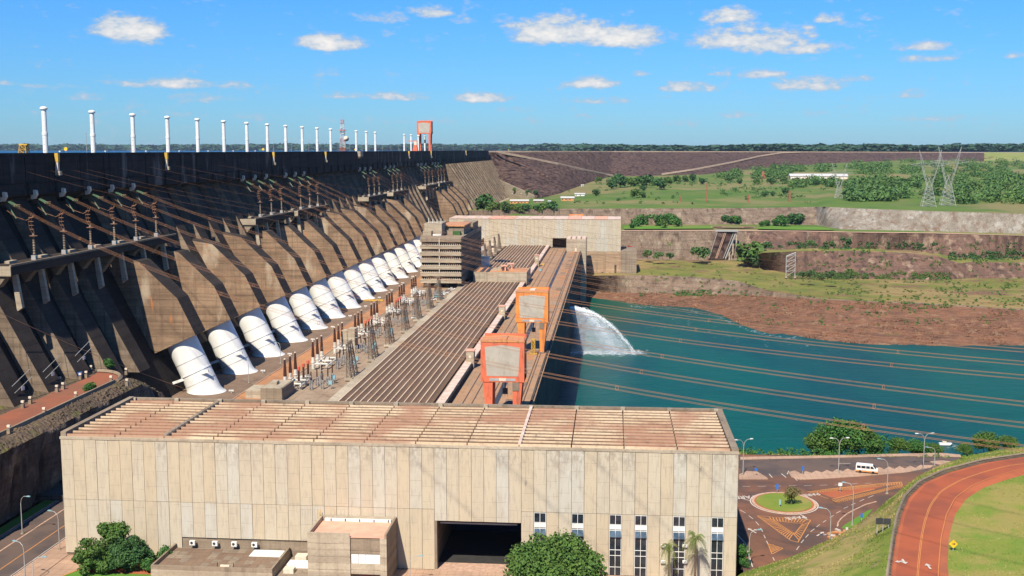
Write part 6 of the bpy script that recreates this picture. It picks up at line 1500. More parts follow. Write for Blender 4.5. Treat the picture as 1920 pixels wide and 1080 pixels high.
# planting bed before the hall
flat_p = [(-109,205),(-88.4,203.5),(-88.4,214.5),(-97,216.6),(-108.0,216.6)]
def bed(name, pts, z, mat): 
    q = MB(); q.prism(pts, z-.3, z, 'z'); o = q.build(name, M[mat]); o['kind'] = 'structure'; return o
bed('planting_bed', [(-110.0,198),(-88.4,198),(-88.4,217.0),(-101,217.0)], 44.1, 'grass_bright'); bed('bed_soil', [(-104,208),(-88.6,208),(-88.6,216.9),(-100.6,216.9)], 44.14, 'red_soil')
t = thing('bed_edging', 'thin orange kerb along the left side of the planting bed', 'kerb', (-106,208,44)); MB().tube([(-110.1,198,44.15),(-101,217.0,44.15)], .14, 4).build('kerb', M['orange_roof'], t)
for i, x in enumerate((-101.5,-95.6,-89.8)):
    t = thing('bench', f'white slatted bench in an orange frame at the lower left, {ORD[i]} from the left', 'bench', (x-.5, 203.6, 44.1), 'benches below the shrubs', R(20))
    for k in range(4): at0(MB().box(-1.0,1.0,-.5+k*.26,-.3+k*.26,.45,.52), 'slat', 'white', t)
    at0(MB().box(-1.2,1.3,-.8,.8,0,.1), 'frame', 'orange', t); 
    for s in (-.8,.8): at0(MB().box(s-.08,s+.08,-.4,.4,.1,.45), 'leg', 'orange_roof', t)

# ---------------------------------------------------------------- far right: pylons, buildings, park
def pylon(label, px, py_base, py_top, wpx):
    p = W(px, py_base, z=70.5); h = (py_base-py_top)*p.y/F; t = thing('pylon', label, 'pylon', (p.x, p.y, p.z-1), 'lattice pylons beyond the quarry'); u = h/56
    q = MB()
    for s in (-1,1):
        for s2 in (-1,1):
            q.tube([(s*7*u,s2*4*u,0),(s*2.2*u,s2*1.5*u,22*u)], .20*u, 3, False); q.tube([(s*2.2*u,s2*1.5*u,22*u),(s*7.5*u,s2*1.2*u,41*u)], .18*u, 3, False); q.tube([(s*2.2*u,s2*1.5*u,22*u),(-s*1.0*u,s2*1.2*u,30*u)], .12*u, 3, False)
    for k in range(6):
        f0, f1 = k/6, (k+1)/6; a0, a1 = 7-4.8*f0, 7-4.8*f1; b0_, b1_ = 4-2.5*f0, 4-2.5*f1
        for s2 in (-1,1):
            q.tube([(-a0*u,s2*b0_*u,22*f0*u),(a1*u,s2*b1_*u,22*f1*u)], .12*u, 3, False); q.tube([(a0*u,s2*b0_*u,22*f0*u),(-a1*u,s2*b1_*u,22*f1*u)], .12*u, 3, False); q.tube([(-a1*u,s2*b1_*u,22*f1*u),(a1*u,s2*b1_*u,22*f1*u)], .12*u, 3, False)
    q.build('body', M['steel'], t, loc=(0,0,0))
    for s in (-1,1):
        q = MB()
        for k in range(5):
            f0, f1 = k/5, (k+1)/5; x0, x1 = s*(2.2+5.3*f0), s*(2.2+5.3*f1); z0, z1 = 22+19*f0, 22+19*f1; q.tube([(x0*u,-1.3*u,z0*u),((x1-s*2.4)*u,1.2*u,z1*u)], .11*u, 3, False); q.tube([((x0-s*2.4)*u,1.3*u,z0*u),(x1*u,-1.2*u,z1*u)], .11*u, 3, False)
        for s2 in (-1,1): q.tube([(s*7.5*u,s2*1.2*u,41*u),(s*10*u,0,55*u)], .12*u, 3, False); q.tube([(s*5.2*u,s2*1.2*u,41*u),(s*10*u,0,55*u)], .1*u, 3, False)
        q.build('horn', M['steel'], t, loc=(0,0,0))
    q = MB()
    for z in (40,43): 
        for s2 in (-1,1): q.tube([(-17*u,s2*.2*u,41.5*u),(-8*u,s2*1.2*u,z*u),(8*u,s2*1.2*u,z*u),(17*u,s2*.2*u,41.5*u)], .13*u, 3, False)
    for k in range(16): x = -15+k*2; q.tube([(x*u,0,40.3*u),((x+2)*u,0,42.8*u)] if k % 2 else [(x*u,0,42.8*u),((x+2)*u,0,40.3*u)], .1*u, 3, False)
    q.build('crossarm', M['steel'], t, loc=(0,0,0))
    q = MB(); 
    for s in (-1,1):
        for s2 in (-1,1): q.box((s*7-1)*u,(s*7+1)*u,(s2*4-1)*u,(s2*4+1)*u,-2*u,.6*u)
    q.build('footing', M['conc_light'], t, loc=(0,0,0))
pylon('tall pale lattice pylon above the cliff, left of the close pair', 1740, 391, 281, 0); pylon('tall pale lattice pylon above the cliff, right of the close pair and slightly higher', 1776, 389, 275, 0); pylon('smaller lattice pylon before the long white building', 1572, 378, 305, 0)
def gz(px, py): q = hill_z(px, py); return q if q else W(px, py, z=72)
p = gz(1482, 339); q0 = gz(1589, 341)
t = thing('long_warehouse', 'long white warehouse with a pale roof among the trees on the plain', 'warehouse', (p.x, p.y, p.z)); Lw = W(1589, 339, y=p.y).x - p.x
at0(MB().box(0,Lw,0,18,-3,7.0), 'wall', 'cream', t); at0(MB().prism([(-.8,7.0),(-.8,7.6),(9,11.0),(18.8,7.6),(18.8,7.0)], -1, Lw+1, 'x'), 'roof', 'tile_roof', t)
for k in range(12): at0(MB().box(3+k*(Lw-6)/12,6+k*(Lw-6)/12,-.1,0,2.5,5.0), 'window', 'white', t)
def chimney(px, pyb, pyt, label, w=1.6, mat='brick', cone=False):
    p = gz(px, pyb); h = (pyb-pyt)*p.y/F; t = thing('brick_chimney', label, 'chimney', p)
    if cone: at0(MB().lathe([(w,0),(w*.95,h*.3),(w*.3,h)], n=12), 'shaft', mat, t)
    else: at0(MB().box(-w/2,w/2,-w/2,w/2,-1,h), 'shaft', mat, t); at0(MB().box(-w*.6,w*.6,-w*.6,w*.6,h,h+.5), 'cap', mat, t); at0(MB().box(-w*.6,w*.6,-w*.6,w*.6,h*.5,h*.5+.3), 'band', mat, t)
chimney(1325,379,345,'tall slender brick chimney alone on the dry plain',1.3); chimney(1403,379,366,'short brick pillar on the plain behind the roundabout park',1.8); chimney(1480,378,359,'brick pillar left of the earth mound on the plain',2.0)
chimney(1276,378,369,'stub of a brick pillar left of the tall slender chimney',1.4); chimney(1431,335,321,'conical brick kiln left of the long warehouse',4.2,'brick',True)
def small_house(px, py, wpx, hpx, label, wall='cream', roof='tile_roof', dep=7):
    p = gz(px, py); w = wpx*p.y/F; h = hpx*p.y/F; t = thing('small_house', label, 'house', p)
    at0(MB().box(0,w,0,dep,-1.5,h*.62), 'wall', wall, t); at0(MB().prism([(-.6,h*.62),(-.6,h*.70),(dep/2,h),(dep+.6,h*.70),(dep+.6,h*.62)], -.7, w+.7, 'x'), 'roof', roof, t)
    n = max(2, int(w/4)); 
    for k in range(n): at0(MB().box(.8+k*(w-1.6)/n,.8+k*(w-1.6)/n+1.2,-.06,0,h*.2,h*.42), 'window', 'glass', t)
    at0(MB().box(w*.5,w*.5+1.0,-.08,0,-.5,h*.4), 'door', 'steel_brown', t)
small_house(1052,376.5,24,8,'orange house with a grey roof on the plain before the rockfill','orange_roof'); small_house(957,382,34,8,'long grey-roofed shed with orange walls behind the far hall, left of two','orange_roof'); small_house(1001,381,18,7,'grey-roofed shed behind the far hall, right of two','conc_mid')
small_house(961,369,15,8,'pale turquoise house below the triangular retaining wall','cyan_box'); small_house(978,369,8,8,'small white house beside the turquoise one','white'); small_house(1078,368,18,6,'low pale bus shelter on the plain right of the orange house','white')
small_house(1090,350,4,4,'tiny white kiosk on the green bend of the plain','white'); small_house(1028,380,4,4,'tiny white cabin left of the orange house','white')
# orange crane cabin top behind the far hall, red car on the terrace
t = thing('far_gantry_crane', 'orange top of a gantry crane showing just above the far hall roof', 'crane', W(1080.5,409,y=1012)); w = 27*1012/F/2
at0(MB().box(-w,w,0,5,-26,3.2), 'machine_house', 'orange', t); at0(MB().prism([(-w*.8,-3),(w*.8,-3),(w*.8,2.2),(0,2.6),(-w*.8,2.2)], -.1, -.02, 'y'), 'cladding_panel', 'crane_panel', t)
p = W(1181,464.5,z=42.5); car('small red car on the terrace at the right end of the far hall', (p.x,p.y+8,42.4), 0, 'red', 4.4, None)
# inclined track ramp between two terraces
a = W(1328,488,z=26.3); b = W(1357,488,z=26.3); c = W(1379,434,z=52.6); d = W(1345,434,z=52.6)
t = thing('inclined_track', 'dark inclined haulage ramp with rails climbing the cliff to the roundabout park', 'ramp', (a.x,a.y,26))
up = Vector((0,-1.0,1.6)); q = MB(); q.add([a+up,b+up,c+up,d+up,a,b,c,d], [(0,1,2,3),(7,6,5,4),(0,4,5,1),(1,5,6,2),(3,2,6,7),(4,0,3,7)]); q.build('bed', M['riprap'], t)
for f in (0.04,.46,.54,.96):
    P = a.lerp(b,f)+up; Q_ = d.lerp(c,f)+up; MB().beam(P+Vector((0,0,.2)), Q_+Vector((0,0,.2)), .45).build('rail', M['kerb'] if .1 < f < .9 else M['steel'], t)
q = MB(); q.tube([b+up+Vector((1.5,0,0)), c+up+Vector((1.5,0,0))], .7, 4); q.build('side_girder', M['steel'], t); q = MB(); q.box(d.x-2,c.x+2,d.y-2,d.y+1,52.6,54.2); q.build('head_frame', M['steel'], t)
for f in (.1,.4,.7): P = b.lerp(c,f)+Vector((4,0,-3)); MB().box(P.x-.6,P.x+.6,P.y-.6,P.y+.6,P.z-3,P.z+8).build('side_post', M['conc_light'], t)
p = W(1482,515,z=25); t = thing('steel_portal', 'grey trussed steel portal standing in the grass before the brown mound', 'steel frame', (p.x,p.y,23.5)); hh = 17.5
q = MB()
for x in (-3.6,3.6):
    for y in (-.8,.8): q.tube([(x,y,0),(x,y,hh+(2.2 if x > 0 else -1))], .32, 4)
for k in range(4): q.tube([(-3.6,-.8,k*4.2),(3.6,-.8,(k+1)*4.2+.8)], .25, 4); q.tube([(-3.6,-.8,(k+1)*4.2-.6),(3.6,-.8,(k+1)*4.2+1.6)], .22, 4)
q.tube([(-3.9,0,hh-1),(4.0,0,hh+2.3)], .5, 4); q.build('frame', M['steel'], t, loc=(0,0,0)); 
for x in (-3.6,3.6): at0(MB().box(x-.9,x+.9,-1.5,1.5,-1,.4), 'footing', 'conc_light', t)
# roundabout park on the terrace
pc = W(1374,425,z=53.9); q = MB()
for r0, r1, m, nm, z in ((0,9,'grass_bright','park_roundabout_lawn',.3),(9,11,'kerb','park_roundabout_kerb',.32),(11,20,'asphalt','park_roundabout_road',.26),(20,21,'kerb','park_roundabout_outer_kerb',.3)):
    q = MB(); n = 40; vs = [(pc.x+r*math.cos(a_), pc.y-1+r*.62*math.sin(a_), 53.3+z) for r in (r0,r1) for a_ in np.linspace(0,2*math.pi,n,endpoint=False)]; q.add(vs, [(i, n+i, n+(i+1) % n, (i+1) % n) for i in range(n)]); o = q.build(nm, M[m]); o['kind'] = 'structure'
def terrace_patch(name, pts, mat, dz=.3):
    P = [W(a_, b_, z=53.2) for a_, b_ in pts]; me = bpy.data.meshes.new(name); me.from_pydata([(v.x,v.y,53.2+dz) for v in P], [], [tuple(range(len(P)))[::-1]]); me.materials.append(M[mat]); o = link(name, me); o['kind'] = 'structure'
terrace_patch('park_lawn', [(1420,423),(1500,420.5),(1534,422),(1565,431.6),(1500,431.6),(1421,429.5)], 'grass_bright'); terrace_patch('park_lawn', [(1170,422.5),(1335,422),(1338,429),(1170,430)], 'grass_bright')
loft('terrace_road', [[(u, p + Vector((0,-.2,.35))) for u, p in rp(H_)], [(u, p + Vector((0,4.5,.7))) for u, p in rp(H_)]], 120, 2, M['kerb'], u0=1165, u1=2300)
# ---------------------------------------------------------------- vegetation
def leaf_cloud(blobs, n, size, rg, flat_=.6, shell=.55, squash=.85):
    """n leaf clumps on and inside lumpy blobs (cx,cy,cz,r)"""
    B_ = np.array(blobs, float); w = B_[:,3]**2; k = rg.choice(len(B_), n, p=w/w.sum()); d = rg.normal(size=(n,3)); d /= np.linalg.norm(d,axis=1,keepdims=True)
    r = B_[k,3]*(shell + (1-shell)*rg.random(n)**.5)*(1+.12*rg.normal(size=n)); c = B_[k,:3] + d*r[:,None]*np.array([1,1,squash])
    nrm = d*flat_ + rg.normal(size=(n,3))*.55 + np.array([0,0,.35]); nrm /= np.linalg.norm(nrm,axis=1,keepdims=True)
    a = np.cross(nrm, rg.normal(size=(n,3))); a /= np.linalg.norm(a,axis=1,keepdims=True)+1e-9; b = np.cross(nrm, a); s = size*(.6+.8*rg.random(n))[:,None]
    v = np.stack([c-a*s*.5-b*s*.28, c+a*s*.1-b*s*.42, c+a*s*.55+b*s*.05, c+a*s*.0+b*s*.42], 1).reshape(-1,3); f = np.arange(4*n).reshape(-1,4); return v, f
def blobs_lumpy(rg, h, r, n, base=.25):
    out = []
    for i in range(n):
        a = i*2.4 + rg.random(); rr = r*(.25+.62*rg.random()); zz = base + .10 if base > .1 else .04; z = h*(zz + (.88-zz)*math.sqrt(max(0, 1-(rr/r)**2))*(.35+.65*rg.random() if base < .1 else .55+.5*rg.random())); out.append((rr*math.cos(a), rr*math.sin(a), z, r*(.14+.15*rg.random())))
    return out + [(0,0,h*(.6 if base > .1 else .38),r*.5),(r*.3,-r*.2,h*(.55 if base > .1 else .25),r*.4),(-r*.35,r*.1,h*(.55 if base > .1 else .25),r*.4)]
def blobs_tree(rg, h, r, n=9, base=.35):
    out = []
    for i in range(n):
        a = rg.random()*6.28; rr = r*(.15+.6*rg.random()); z = h*(base + (1-base)*(.25+.6*rg.random())); out.append((rr*math.cos(a), rr*math.sin(a), z, r*(.33+.22*rg.random())))
    out.append((0,0,h*.72,r*.6)); return out
def trunk_mb(h, r, rg, blobs=None, k=5):
    mb = MB(); mb.tube([(0,0,-.4),(.04*h,0,h*.25),(0,.03*h,h*.5)], [r,r*.8,r*.6], 7)
    for i in range(k):
        b = blobs[i % len(blobs)] if blobs else (0,0,h*.8,1); z0 = h*(.25+.2*rg.random()); mb.tube([(0.02*h,.01*h,z0),(b[0]*.5,b[1]*.5,(z0+b[2])*.52),(b[0],b[1],b[2])], [r*.5,r*.35,r*.12], 5)
    return mb
_tm = {}
def tree_proto(key, h, r, n, size, mat, seed, nb=9, base=.35, tr=.25):
    rg = np.random.default_rng(seed); bl = blobs_lumpy(rg, h, r, nb, base) if nb >= 20 else blobs_tree(rg, h, r, nb, base); v, f = leaf_cloud(bl, n, size, rg); _tm[key] = (npmesh('crown', v, f, M[mat]), trunk_mb(h, tr, rg, bl).mesh('trunk', M['bark']), h)
def tree(key, loc, label, cat='tree', name='tree', group=None, s=1.0, rz=0.0, sz=None):
    t = thing(name, label, cat, loc, group, rz); cr, tr, h = _tm[key]
    a = link('crown', cr, t, (0,0,0)); b = link('trunk', tr, t, (0,0,0)); 
    for o in (a, b): o.scale = (s, s, sz or s)
    return t
# big tree at the hall door (crown only half in the picture)
tree_proto('big', 9.6, 7.4, 26000, .32, 'leaf', 3, 46, .25, .3); p = W(1045,1040,z=46)
tree('big', (-9.8, 200.0, 41.0), 'large green tree in full leaf before the hall windows', s=1.4, sz=1.68)
# bushy clump at the left foot
tree_proto('bushA', 7.0, 4.2, 9000, .32, 'leaf_dark', 5, 30, .05, .2); tree_proto('bushB', 6.2, 4.0, 8500, .32, 'leaf', 6, 30, .0, .2); tree_proto('bushC', 7.6, 2.6, 2600, .42, 'leaf', 7, 8, .4, .18)
tree('bushA', (-95.6, 210.5, 43.8), 'dark green rounded tree, right part of the leafy clump before the hall', s=1.15, sz=1.25)
tree('bushB', (-101.4, 209.6, 43.8), 'shrubby mid-green tree at the left of the leafy clump before the hall', s=1.2, sz=1.3)
tree('bushC', (-98.8, 211.8, 44.1), 'tallest light green branch of the clump before the hall, poking above the others', s=1.1, sz=1.3)
tree_proto('shrub', 2.6, 2.1, 1300, .32, 'leaf_lush', 8, 7, 0, .08); tree('shrub', (-90.8, 209.0, 44.1), 'low round bright shrub right of the leafy clump', 'shrub', 'shrub', s=1.0); tree('shrub', (-88.6, 213.5, 43.8), 'small shrub with big leaves beside the low annex corner', 'shrub', 'shrub', s=.9, sz=1.5, rz=1)
p = hill_z(172,690) ; tree('shrub', W(203,683+9,z=62.3), 'round yellow-green bush on the cliff edge beside the red dam-foot road', 'shrub', 'shrub', s=1.1, sz=1.1); tree('shrub', W(173,741-6,z=62.3) if 0 else W(172,734,z=62.3), 'low straggly bush left of the round one on the cliff edge', 'shrub', 'shrub', s=.95, sz=.9, rz=2)
# palms
def palm(loc, h, label, seed, s=1.0):
    rg = random.Random(seed); t = thing('palm_tree', label, 'palm', loc); at0(MB().tube([(0,0,-1),(.1,0,h*.5),(0,.05,h)], [.26,.2,.24], 8), 'trunk', 'bark', t)
    for k in range(26):
        a = rg.uniform(0,6.28); up = rg.uniform(-.5,1.1); L_ = rg.uniform(3.0,4.2)*s; mb = MB(); pts = []
        for i in range(9):
            f = i/8; rad = L_*(f*math.cos(up*.7)*.62); z = h + L_*(f*math.sin(up)) - (1.9+ (0.6-up*.3))*f*f*s*1.35; pts.append(Vector((rad*math.cos(a), rad*math.sin(a), z)))
        side = Vector((-math.sin(a), math.cos(a), 0))
        for i in range(1, 8):
            p0 = pts[i]; d = (pts[i+1]-pts[i-1]).normalized()
            for sd in (-1,1):
                for q_ in (0,.5):
                    c = p0.lerp(pts[i+1] if i < 8 else p0, q_); tip = c + side*sd*.62*s*(1-.55*abs(i/8-.4)) + Vector((0,0,-.38*s)) + d*.18; mb.add([c, c+d*.09, tip], [(0,1,2)])
        mb.tube(pts, .025, 3, False); mb.build('frond', M['palm'], t, loc=(0,0,0))
palm(W(1253,1100,z=43.4)+Vector((0,0,0)), 8.0, 'left one of the two shaggy palms before the hall windows', 1); palm(W(1302,1100,z=43.4), 9.6, 'right one of the two shaggy palms, taller, before the hall windows', 2, 1.1)
tree_proto('hedge', 4.5, 2.2, 1800, .3, 'leaf_lush', 12, 9, 0, .1); p = W(1393,1062,z=44); tree('hedge', (p.x-.3,p.y,43.8), 'narrow bright green shrub in the shade right of the hall corner', 'shrub', 'shrub', s=.8, sz=1.1)
# car park and bank trees
tree_proto('round', 7.5, 4.6, 5200, .42, 'leaf', 21, 16, -.05, .2); tree_proto('roundd', 7.5, 4.6, 5200, .42, 'leaf_lush', 22, 16, -.05, .2); tree_proto('roundl', 7.0, 4.4, 4600, .42, 'leaf', 23, 14, -.05, .2)
for i, (px, pyb, key, s, sz, lab) in enumerate(((1548,852,'roundl',.95,.9,'left lobe of the big dark riverside tree clump, rounded, behind the car park'),(1578,850,'roundd',1.15,1.1,'tallest dark green riverside tree behind the car park'),(1612,849,'round',1.15,1.0,'broad riverside tree right of the tallest one'),(1640,849,'roundd',.85,.7,'low dark riverside tree at the right of the clump'),
        (1692,850,'round',.6,.6,'round riverside bush left of the tall double lamp'),(1728,850,'roundd',.6,.5,'riverside tree behind the tall double lamp'),(1760,850,'roundl',.5,.45,'riverside tree right of the tall double lamp'),(1820,849,'round',.45,.4,'low bush at the bend of the bank, right of the car park'),(1856,846,'roundl',.7,.75,'bush at the edge of the grass hill above the river'),(1902,838,'round',.6,.45,'bush at the right edge of the picture above the river'))):
    p = W(px, pyb, z=43.0); tree(key, (p.x,p.y+5,40.6), lab, s=s*1.25, sz=sz*1.25, rz=i)
tree_proto('bare', 4.6, 2.8, 700, .34, 'leaf_olive', 31, 8, .3, .16); p = W(1483,946,z=44.1); tree('bare', (p.x,p.y,44.1), 'thin straggly tree on the roundabout island', s=.95)
# scrub fringe on the river bank
def scatter(name, label, pts, size, n_each, mat, seed, h=1.4, r=1.0):
    rg = np.random.default_rng(seed); V, Fc = [], []; base = 0
    for (x, y, z, s) in pts:
        v, f = leaf_cloud([(0,0,h*.4*s,r*s),(r*.5*s,0,h*.3*s,r*.7*s),(-r*.5*s,r*.2*s,h*.35*s,r*.7*s),(0,-r*.4*s,h*.6*s,r*.6*s)], n_each, size*(.7+.3*s), rg); V.append(v+np.array([x,y,z])); Fc.append(f+base); base += len(v)
    o = link(name, npmesh(name, np.concatenate(V), np.concatenate(Fc), M[mat])); o['kind'] = 'stuff'; return o
rg = np.random.default_rng(77)
scatter('bank_scrub', '', [(x, 310.5+rg.random()*5, 43.2-rg.random()*1.2, .5+rg.random()*.9) for x in rg.uniform(24, 120, 150)], .42, 60, 'leaf_lush', 5)
p_ = [W(px, 855, z=43.9) for px in (1400,)]
# plain, terraces: trees and bushes placed where the photograph shows them; height from the built ground
bpy.context.view_layer.update(); _dg = bpy.context.evaluated_depsgraph_get()
def ground(px, py):
    hit, loc, nrm, idx, ob, mt = S.ray_cast(_dg, Vector(CAM), cam_ray(px, py)); return (loc if hit else None), (ob.name if hit else '')
def zdown(x, y, top=200.0):
    hit, loc, *_ = S.ray_cast(_dg, Vector((x,y,top)), Vector((0,0,-1))); return loc.z if hit else None
for k, (key, mat, sd) in enumerate((('far1','leaf_far',41),('far2','leaf_dark',42),('far3','leaf_lush',43),('far4','leaf',44))): tree_proto(key, 8.0, 5.4, 420, 1.5, mat, sd, 10, .08, .3)
FT = [(1005,399,3.2,'far2'),(905,398,5.0,'far2'),(925,399,4.6,'far4'),(948,400,4.6,'far2'),(968,401,4.4,'far4'),(985,401,4.0,'far2'),(1032,402,5.2,'far2'),(1018,400,4.2,'far4'),(967,361,3.0,'far4'),(990,366,2.6,'far2'),(1004,366,2.6,'far2'),
      (1122,342,3.4,'far4'),(1150,355,5.2,'far2'),(1163,352,7.0,'far2'),(1182,350,5.0,'far4'),(1197,348,5.2,'far4'),(1213,352,6.6,'far2'),(1228,348,4.0,'far4'),(1238,356,5.6,'far2'),(1252,346,4.4,'far4'),(1268,342,4.4,'far4'),(1285,341,4.0,'far1'),(1300,340,4.4,'far2'),(1205,358,2.8,'far2'),(1116,368,3.2,'far2'),(1190,371,4.0,'far4'),(1206,371,3.0,'far1'),(1160,377,1.6,'far1'),(1262,372,1.6,'far1'),(1316,346,3.6,'far2'),
      (1366,342,3.8,'far1'),(1388,345,3.4,'far1'),(1420,346,3.6,'far4'),(1445,347,4.0,'far2'),(1470,345,4.0,'far1'),(1492,347,4.0,'far2'),(1512,348,3.6,'far4'),(1530,348,3.6,'far2'),(1552,348,3.4,'far4'),(1600,352,3.2,'far2'),(1640,355,3.0,'far3'),(1653,355,3.0,'far3'),(1698,352,3.0,'far3'),(1720,354,3.2,'far2'),(1473,366,3.4,'far2'),(1436,370,2.6,'far2'),(1450,368,2.2,'far2'),(1672,378,2.6,'far2'),
      (1195,425,4.0,'far3'),(1208,422,5.0,'far3'),(1222,421,5.4,'far3'),(1236,424,5.4,'far3'),(1250,421,5.4,'far3'),(1262,422,5.2,'far3'),(1273,425,4.0,'far3'),(1185,428,2.6,'far3'),(1245,427,3.6,'far4'),(1362,421,4.2,'far2'),(1374,420,4.0,'far4'),(1385,421,4.2,'far3'),
      (1455,424,3.8,'far3'),(1470,425,4.0,'far3'),(1488,422,5.2,'far2'),(1498,421,5.0,'far2'),(1440,424,3.0,'far3'),(1428,425,2.6,'far3'),(1462,421,4.6,'far3'),
      (1412,503,7.2,'far4'),(1402,498,4.0,'far4'),(1425,505,4.6,'far2'),(1215,476,3.6,'far1'),(1235,478,3.2,'far1'),(1255,478,2.8,'far2'),(1310,478,5.2,'far1'),(1322,477,4.2,'far2'),(1385,470,3.6,'far1'),(1400,473,3.0,'far1'),
      (1505,521,2.4,'far2'),(1520,522,3.0,'far2'),(1560,524,3.2,'far2'),(1595,520,3.4,'far4'),(1540,526,2.2,'far2'),(1420,470,3.0,'far1'),(1440,466,3.0,'far1'),(1560,464,3.0,'far1'),(1520,463,3.0,'far1'),(1585,462,4.2,'far2'),(1625,463,3.0,'far1')]
tcount = {}; FTL = []
for i, (px, py, r_, key) in enumerate(FT):
    g, nm = ground(px, py)
    if not g or g.y < 600: g = W(px, py, z=53.6 if py < 432 else 27)
    if 1195 <= px <= 1420 and 465 < py < 480: g = W(px, py+8, z=30)
    s = r_*(1.65 if py < 395 and px > 1100 else 1.5 if py < 403 and px < 1050 else 2.0 if px in (1412,1425,1402) else 1.35)*1.05/5.4
    where = 'behind the far hall' if py > 395 and px < 1050 else 'in the park above the middle cliff' if 415 < py < 432 else 'at the foot of the quarried cliffs' if py >= 455 else 'on the plain'
    cx = 'left' if px < 1250 else 'middle' if px < 1480 else 'right'
    kind = {'far1':'mid green','far2':'dark green','far3':'bright green','far4':'leafy green'}[key]; size = 'small' if r_ < 3 else 'medium' if r_ < 4.6 else 'large'
    ck = (size, kind, where); tcount[ck] = tcount.get(ck, 0) + 1; FTL.append((key, g, s, i, ck, px))
for ck in tcount:
    rows_ = sorted([r_ for r_ in FTL if r_[4] == ck], key=lambda r_: r_[5])
    for k, (key, g, s, i, _, px) in enumerate(rows_):
        w_ = f'{ck[0]} {ck[1]} tree {ck[2]}' + ('' if len(rows_) == 1 else f', {ORD[k]} from the left')
        tree(key, (g.x, g.y+s*3, g.z-.3), w_, group='trees ' + ck[2], s=s, sz=s*.95, rz=i*1.3)
# forest masses on the plain (stuff)
def forest(name, mat, n, regions, seed, size=2.6, nl=34, rmin=3.2, rmax=6.0):
    rg = np.random.default_rng(seed); V, Fc = [], []; base = 0; tot = 0
    while tot < n:
        reg = regions[rg.integers(len(regions))]; px = rg.uniform(reg[0], reg[1]); py = rg.uniform(reg[2], reg[3])
        if len(reg) > 4 and vnoise(np.array([[px/20, py/5, 1.0]]), 5)[0] < reg[4]: tot += .15; continue
        g, nm = ground(px, py)
        if not g or not nm.startswith(('plain','far_embank','grass')): tot += .2; continue
        r = rg.uniform(rmin, rmax); v, f = leaf_cloud([(0,0,r*.55,r),(r*.5,0,r*.4,r*.7),(-r*.4,r*.3,r*.5,r*.7)], nl, size, rg); V.append(v+np.array([g.x,g.y,g.z])); Fc.append(f+base); base += len(v); tot += 1
    o = link(name, npmesh(name, np.concatenate(V), np.concatenate(Fc), M[mat])); o['kind'] = 'stuff'; return o
RB = [(1350,1480,318,336,-.05),(1420,1600,312,330,-.12),(1600,1940,301,330,-.1),(1640,1940,310,352,.0),(1790,1940,326,383,-.2),(1730,1940,350,380,.15),(1480,1720,342,352,.05),(1590,1700,358,378,-.15)]
forest('forest_mid', 'leaf_far', 1250, RB, 5, 2.6, 40, 3.5, 9.5); forest('forest_dark', 'leaf_dark', 330, RB, 6, 2.6, 40, 4, 8); forest('forest_light', 'leaf', 500, RB, 9, 2.6, 40, 3.5, 9.5)
forest('plain_scrub', 'leaf_far', 420, [(1060,1520,330,386,.1),(1120,1560,335,350,-.2),(1340,1560,352,372,0)], 7, 1.6, 16, 1.2, 3.2)
def scrub_on(name, mat, n, regions, seed, size, nl, rmin, rmax, ok):
    rg = np.random.default_rng(seed); V, Fc = [], []; base = 0; tries = 0; k = 0
    while k < n and tries < n*6:
        tries += 1; reg = regions[rg.integers(len(regions))]; px = rg.uniform(reg[0], reg[1]); py = rg.uniform(reg[2], reg[3])
        if len(reg) > 4 and vnoise(np.array([[px/24, py/8, 1.0]]), seed)[0] < reg[4]: continue
        g, nm = ground(px, py)
        if not g or not nm.startswith(ok): continue
        r = rg.uniform(rmin, rmax); v, f = leaf_cloud([(0,0,r*.45,r),(r*.5,0,r*.3,r*.7)], nl, size, rg); V.append(v+np.array([g.x,g.y,g.z])); Fc.append(f+base); base += len(v); k += 1
    if V: o = link(name, npmesh(name, np.concatenate(V), np.concatenate(Fc), M[mat])); o['kind'] = 'stuff'
OKT = ('grass_terrace','mound','riverbank','middle_cliff','lower_cliff','park')
scrub_on('terrace_scrub', 'leaf', 900, [(1200,1920,495,560,.1),(1540,1920,528,580,0),(1420,1920,455,500,.2),(1500,1780,512,524,-.3)], 15, .9, 22, .5, 1.7, OKT)
scrub_on('shelf_scrub', 'leaf_dark', 300, [(1400,1760,455,468,-.4),(1780,1940,474,488,-.8),(1480,1640,514,524,-.2)], 16, 1.1, 26, 1.0, 2.4, OKT)
scrub_on('slope_scrub', 'leaf_lush', 320, [(1420,1920,560,612,.1),(1200,1400,545,556,.1)], 17, .8, 18, .4, 1.2, OKT)
